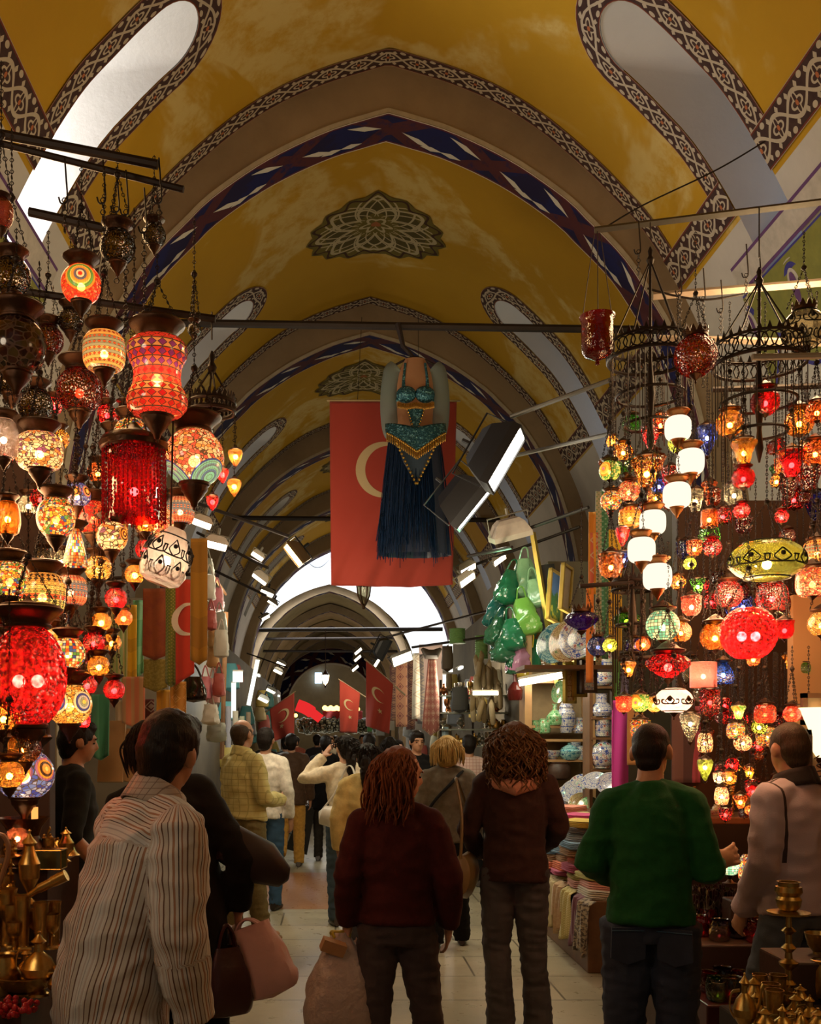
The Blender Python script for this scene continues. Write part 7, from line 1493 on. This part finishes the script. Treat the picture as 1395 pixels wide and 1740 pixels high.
for i in range(16):
    k=q.choice(['urn','ewer','urn','beaker','goblet']); vessel('brass_'+k,'small brass %s in the crowd of brassware at the lower right'%k,'brassware',(q.uniform(1.28,1.74)if i>6 else q.uniform(1.27,1.36),q.uniform(2.82,3.2),.76),q.uniform(.09,.14),.065,k,DBR,'small brass %s pieces at the lower right'%k,spout=(k=='ewer'))
# ---------- CENTRE distance: carpets, leather, shiny shops
KL=[((.35,.1,.06),(.5,.35,.2),9),((.45,.2,.1),(.2,.05,.04),7),((.12,.04,.03),(.3,.15,.08),8),((.55,.48,.36),(.4,.3,.2),6),((.10,.08,.07),(.2,.15,.1),6)]
for a,b,c,d,Y,ci,l in [(662,1130,672,1225,15,2,'narrow dark carpet, leftmost of the hanging carpets'),(672,1125,692,1235,14.6,1,'orange red carpet under the bright floodlight'),(692,1120,704,1240,14.8,2,'dark brown carpet right of the orange red one'),(702,1110,712,1222,14.2,3,'cream rolled carpet hanging between dark ones'),(710,1112,720,1230,14.4,4,'black carpet beside the cream one')]:
    panel_cloth('carpet',l,'carpet',a,b,c,d,Y,fabric('carpet_%d'%a,*KL[ci][:2],'kilim',KL[ci][2]),folds=.7,amp=.03,th=.02)
t=P(733,1118,13.6); m=MB(); HH=120*13.6/F; 
def cf(u,v): w0=.045+.085*v; return (V(((u-.5)*2*w0,.02*sin(u*6),-HH*v*(1-.0)+(-.10*(1-abs(2*u-1)) if v>.95 else 0))),(u*.5,v*1.2))
m.grid(cf,16,24); o=m.build('carpet',fabric('carpet_kilim_big',(.30,.09,.06),(.5,.3,.2),'kilim',8)); o.location=t; o.modifiers.new('t','SOLIDIFY').thickness=.02; tag(o,'salmon kilim bunched at the top and spreading to a point','carpet')
m=MB(); m.tube([(-.13,0,.05),(-.06,0,-.03),(.06,0,-.03),(.13,0,.05)],[(.02,.02),(.07,.08),(.07,.08),(.02,.02)],10); tag(m.build('leather_pouch',plain('brown_pouch',(.06,.04,.02),.6)),'dark pouch gathering the top of the salmon kilim','bag').location=P(733,1108,13.5)
panel_cloth('hanging_cloth','pale pink cloth behind the salmon kilim','cloth',712,1095,752,1210,14.9,fabric('pale_pink_cloth',(.6,.42,.36),None),folds=1,amp=.02)
for px,py,w_,h_,c,l in [(760,1120,20,44,(.07,.04,.02),'brown satchel hanging right of the kilim'),(781,1190,30,44,(.06,.06,.06),'black satchel below the silver goods'),(763,1160,10,30,(.12,.07,.02),'small brown purse under the satchel')]:
    m=MB(); bag_mesh(m,w_*13/F,.1,h_*13/F,.85,16,8); o=m.build('satchel',SOFT); o.location=P(px,py-h_/2,13); o.color=(*c,1); tag(o,l,'bag')
for px,py,w_,h_,l in [(777,1081,27,24,'green barrel spool of cord lying on the rail'),(818,1100,22,38,'green spool of cord hanging below the rail')]:
    m=MB(); m.lathe([(.01,-.5),(.5,-.5)]+[(.46+.03*(k%2),-.46+.92*k/20) for k in range(21)]+[(.5,.5),(.01,.5)],20); o=m.build('cord_spool',plain('green_cord',(.16,.3,.09),.7)); o.scale=(w_*13/F,w_*13/F,h_*13/F); o.location=P(px,py,12.6); tag(o,l,'spool')
SLP=objcol('slipper_leather',.5,0,.3,30); q=random.Random(4)
for i in range(30):
    px=q.uniform(800,850); py=q.uniform(1125,1215); m=None
    me=cmesh('slipper',lambda:(lambda m:(m.tube([(0,0,-.12),(0,-.01,-.1),(0,-.02,0),(0,-.03,.09),(0,-.0,.13)],[(.02,.01),(.032,.02),(.036,.03),(.034,.022),(.012,.01)],10,side=(1,0,0)),m.mesh('slipper',SLP))[1])(MB()))
    o=mesh_obj('slipper',me,None,P(px,py,12.2+q.uniform(0,.5)),q.choice([(.3,.22,.1),(.4,.32,.18),(.22,.16,.08)])); o.rotation_euler=(0,q.uniform(-.2,.2),q.uniform(-.5,.5)); o.scale=(1,1,1.2); tag(o,'tan leather slipper in the bunch hanging beneath the green spool','slipper','leather slippers hanging in a bunch')
# metal goods shops
t=thing('market_rack','glittering metal shop rack with glass shelves behind the curly-haired woman','shelf',(0,0,0)); m=MB(); Yr=13.2
for pb in (1183,1212,1240,1268): m.box((P(805,pb,Yr).x,Yr,P(0,pb,Yr).z),(115*Yr/F,.3,.02))
m.build('shelf_board',plain('glass_shelf',(.3,.33,.28),.15),t,False); m=MB()
for px in (750,805,862): m.box((P(px,1200,Yr).x,Yr+.1,1.45),(.03,.03,1.9))
m.build('upright',IRON,t,False)
SLV=plain('silver_metal',(.6,.58,.5),.2,.95); MET=[('silver',SLV),('brass',BRS),('copper',plain('copper_metal',(.5,.2,.08),.25,.9))]
for i in range(52):
    nm,mt=MET[q.choice([0,0,1,1,2])]; px=q.uniform(752,858); pb=q.choice([1182,1211,1239,1267]); vessel('metal_pot','small %s vessel on the glittering metal rack behind the curly-haired woman'%nm,'metalware',P(px,pb,Yr+q.uniform(-.1,.1)),q.uniform(.1,.19),q.uniform(.07,.13),q.choice(['urn','ewer','pot','cup','goblet','bottle']),mt,'%s vessels on the metal rack'%nm)
EW=emit('shop_strip_light',(.95,1,.9),1.8)
def strip_light(label,px,py,Y,sz,rot=(0,0,0),mat=None):
    t=thing('strip_light',label,'light',P(px,py,Y),0,None,rot); m=MB(); m.box((0,0,0),sz); m.build('tube',mat or EW,t,False); m=MB(); m.box((0,.5*sz[1]+.01,.5*sz[2]+.01),(sz[0]*1.05,sz[1]*1.3,.02)); m.build('fitting',FW,t,False); return t
strip_light('vertical cool strip light among the silver goods',766,1115,13.3,(.05,.04,.42)); strip_light('lower cool strip light beside the salmon kilim',755,1178,13.5,(.04,.04,.5)); strip_light('warm strip light over the ceramic shelves at the far end',825,1178,12,(.3,.05,.04),mat=SHL)
panel_cloth('hanging_cloth','pale blue cloth hanging under the strip light','cloth',751,1235,762,1268,13.2,fabric('ice_blue',(.4,.55,.6),None),folds=1,amp=.01)
# left far shops: white lit shelving with bolts
for px,py,Y,sz,l in [(404,1150,11.5,(.11,.05,.12),'square white light box on the left shop front'),(430,1160,13,(.05,.05,.6),'leaning white strip light of the left shops'),(397,1190,11.6,(.05,.04,.4),'greenish white strip light behind the yellow shirt')]: strip_light(l,px,py,Y,sz,(0,.2 if Y>12.5 else 0,0))
for i,(px,py,w_,h_,c,l) in enumerate([(388,1235,10,70,(.35,.38,.5),'blue patterned bolt of cloth in the left shop'),(400,1240,10,64,(.6,.6,.55),'white bolt of cloth in the left shop'),(411,1245,9,56,(.45,.5,.4),'pale green bolt of cloth in the left shop'),(422,1240,8,60,(.25,.2,.15),'brown bolt of cloth in the left shop')]):
    m=MB(); m.lathe([(.01,-.5),(.5,-.5),(.5,.5),(.01,.5)],16); o=m.build('cloth_bolt',CLF); o.scale=(w_*11/F,w_*11/F,h_*11/F); o.location=P(px,py,11); o.color=(*c,1); tag(o,l,'cloth bolt')
q=random.Random(12); cl=[(.5,.5,.42),(.4,.3,.15),(.1,.3,.3),(.45,.1,.08),(.3,.32,.35),(.55,.4,.1)]; cn=['cream','tan','teal','red','grey','gold']
for i in range(46):
    Y=q.uniform(12,30); s=i%2; x=-1.62 if s else 2.14; ci=q.randrange(6); z=q.uniform(1.0,2.9); m=MB(); bag_mesh(m,.3,.2,q.uniform(.3,.5),.6,12,7,seed=i)
    o=m.build('merchandise_bag',SOFT); o.location=(x,Y,z); o.color=(*cl[ci],1); tag(o,'%s goods hanging on the distant shop fronts on the %s'%(cn[ci],'left' if s else 'right'),'goods','%s goods on the distant %s shop fronts'%(cn[ci],'left' if s else 'right'))
for i in range(4):
    Y=16+i*3.5; s=i%2; strip_light('strip light %s along the %s shop fronts'%(['nearer','farther'][i//2],'left' if s else 'right'),0,0,1,(.04,.4,.04)).location=(-1.5 if s else 2.0,Y,2.75+.1*(i%3))
# far cross street: awning, gold lights, garland
RA=fabric('red_awning',(.5,.03,.02),(.4,.02,.02)); 
panel_cloth('awning','red awning draped across the far end of the aisle','awning',548,1208,616,1226,34,RA,folds=3,amp=.1); m=MB(); m.tube(bez([P(505,1198,33),P(520,1204,33),P(532,1212,33),P(545,1222,33)],6),[(.3,.2)]*6+[(.34,.2)]*6+[(.2,.15)]*7,8); tag(m.build('red_banner',emit('glowing_red_cloth',(.9,.03,.03),.9)),'bright pinkish red bundled cloth hanging at the far end','cloth')  # bundled cloth emits its own red glow in place of light falling on it
GB=emit('gold_bulb',(1,.6,.12),6)
for i in range(12):
    m=MB(); m.ell((0,0,0),.09,8,6); o=m.build('gold_lamp',GB); o.location=P(552+i*5,1203+(i%2)*2,34.5); tag(o,'golden bulb in the row at the far end of the aisle','lamp','golden bulbs in a row at the far end')
for i in range(9):
    m=MB(); m.ell((0,0,0),.11,8,6); o=m.build('gold_lamp',GB); o.location=P(486+q.uniform(-6,18),1225+q.uniform(-25,18),33+q.random()); o.scale=(.6,.6,.6); tag(o,'golden lamp in the cluster beside the left flag','lamp','golden lamps beside the left flag')
m=MB()
for i in range(420): 
    u=q.random(); m.ell(P(505+135*u,1228+q.uniform(-7,14)+6*abs(u-.5),34+q.uniform(-.3,.3)),q.uniform(.05,.11),6,4)
o=tag(m.build('garland',plain('dark_baubles',(.09,.08,.05),.2,.5)),'dark glittering garland of ornaments across the far end','garland',None,'stuff')
m=MB(); m.box((0,0,0),(1.0,.15,.7)); 
o=tag(m.build('shop_sign',emit('green_sign',(.15,1,.5),3),smooth=False),'small glowing green sign at the far right of the aisle','sign'); o.location=P(592,1181,23.5); o.scale=(.16,.3,.2)
for i,(px,py,w_,h_,c) in enumerate([(640,1215,12,34,(.5,.5,.45)),(652,1222,12,30,(.4,.12,.08)),(628,1225,8,36,(.1,.3,.1)),(664,1228,12,26,(.55,.5,.4)),(646,1240,14,20,(.35,.36,.34))]):
    m=MB(); m.box((0,0,0),(w_*18/F,.2,h_*18/F),taper=.9); o=m.build('packaged_goods',CLF,None,False); o.location=P(px,py,18); o.color=(*c,1); tag(o,['white','rust red','bright green','cream','grey'][i]+' stack of packaged goods behind the right flag','goods')
# ---------- light from the shops and lamp stalls' bulbs, plus unseen lamps added near camera
light('POINT',(-1.05,3.3,2.3),26,(1,.55,.25),'left_stall_bulbs',.25); light('POINT',(1.75,4.4,2.2),34,(1,.55,.25),'right_stall_bulbs',.25)
light('POINT',(-1.1,4.0,3.7),44,(1,.62,.28),'left_upper_bulbs',.3); light('POINT',(2.1,4.6,3.6),64,(1,.66,.34),'right_upper_bulbs',.3); light('POINT',(-1.7,1.6,2.7),31,(1,.8,.58),'near_left_fill_lamp',.3); light('POINT',(1.9,1.9,2.6),13,(1,.62,.32),'near_right_fill_lamp',.3)  # near left and near right lamps are added to brighten shirts and brass
light('POINT',(1.6,8.0,2.4),50,(1,.85,.6),'ceramic_shop_tubes',.2); light('POINT',(-1.0,8.6,2.7),55,(1,.86,.62),'bag_shop_tubes',.2); light('POINT',(-.4,9.4,3.3),70,(1,.84,.58),'aisle_floods',.25); light('POINT',(.2,6.6,3.4),30,(1,.86,.62),'stall_edge_floods',.25)
light('POINT',(1.5,13.6,2.4),60,(1,.9,.7),'carpet_shop_floods',.2); light('POINT',(-1.1,13.5,2.4),55,(.9,.95,.85),'left_shop_floods',.2); light('POINT',(.4,21,2.8),90,(1,.88,.62),'far_shop_floods',.3); light('POINT',(.2,28,2.8),60,(1,.85,.6),'far_shop_floods_two',.3)
light('POINT',(-.2,52,3.5),160,(1,.85,.6),'far_street_lamps',.4); light('POINT',(-.2,73,4),130,(1,.8,.5),'far_street_lamps_two',.4)
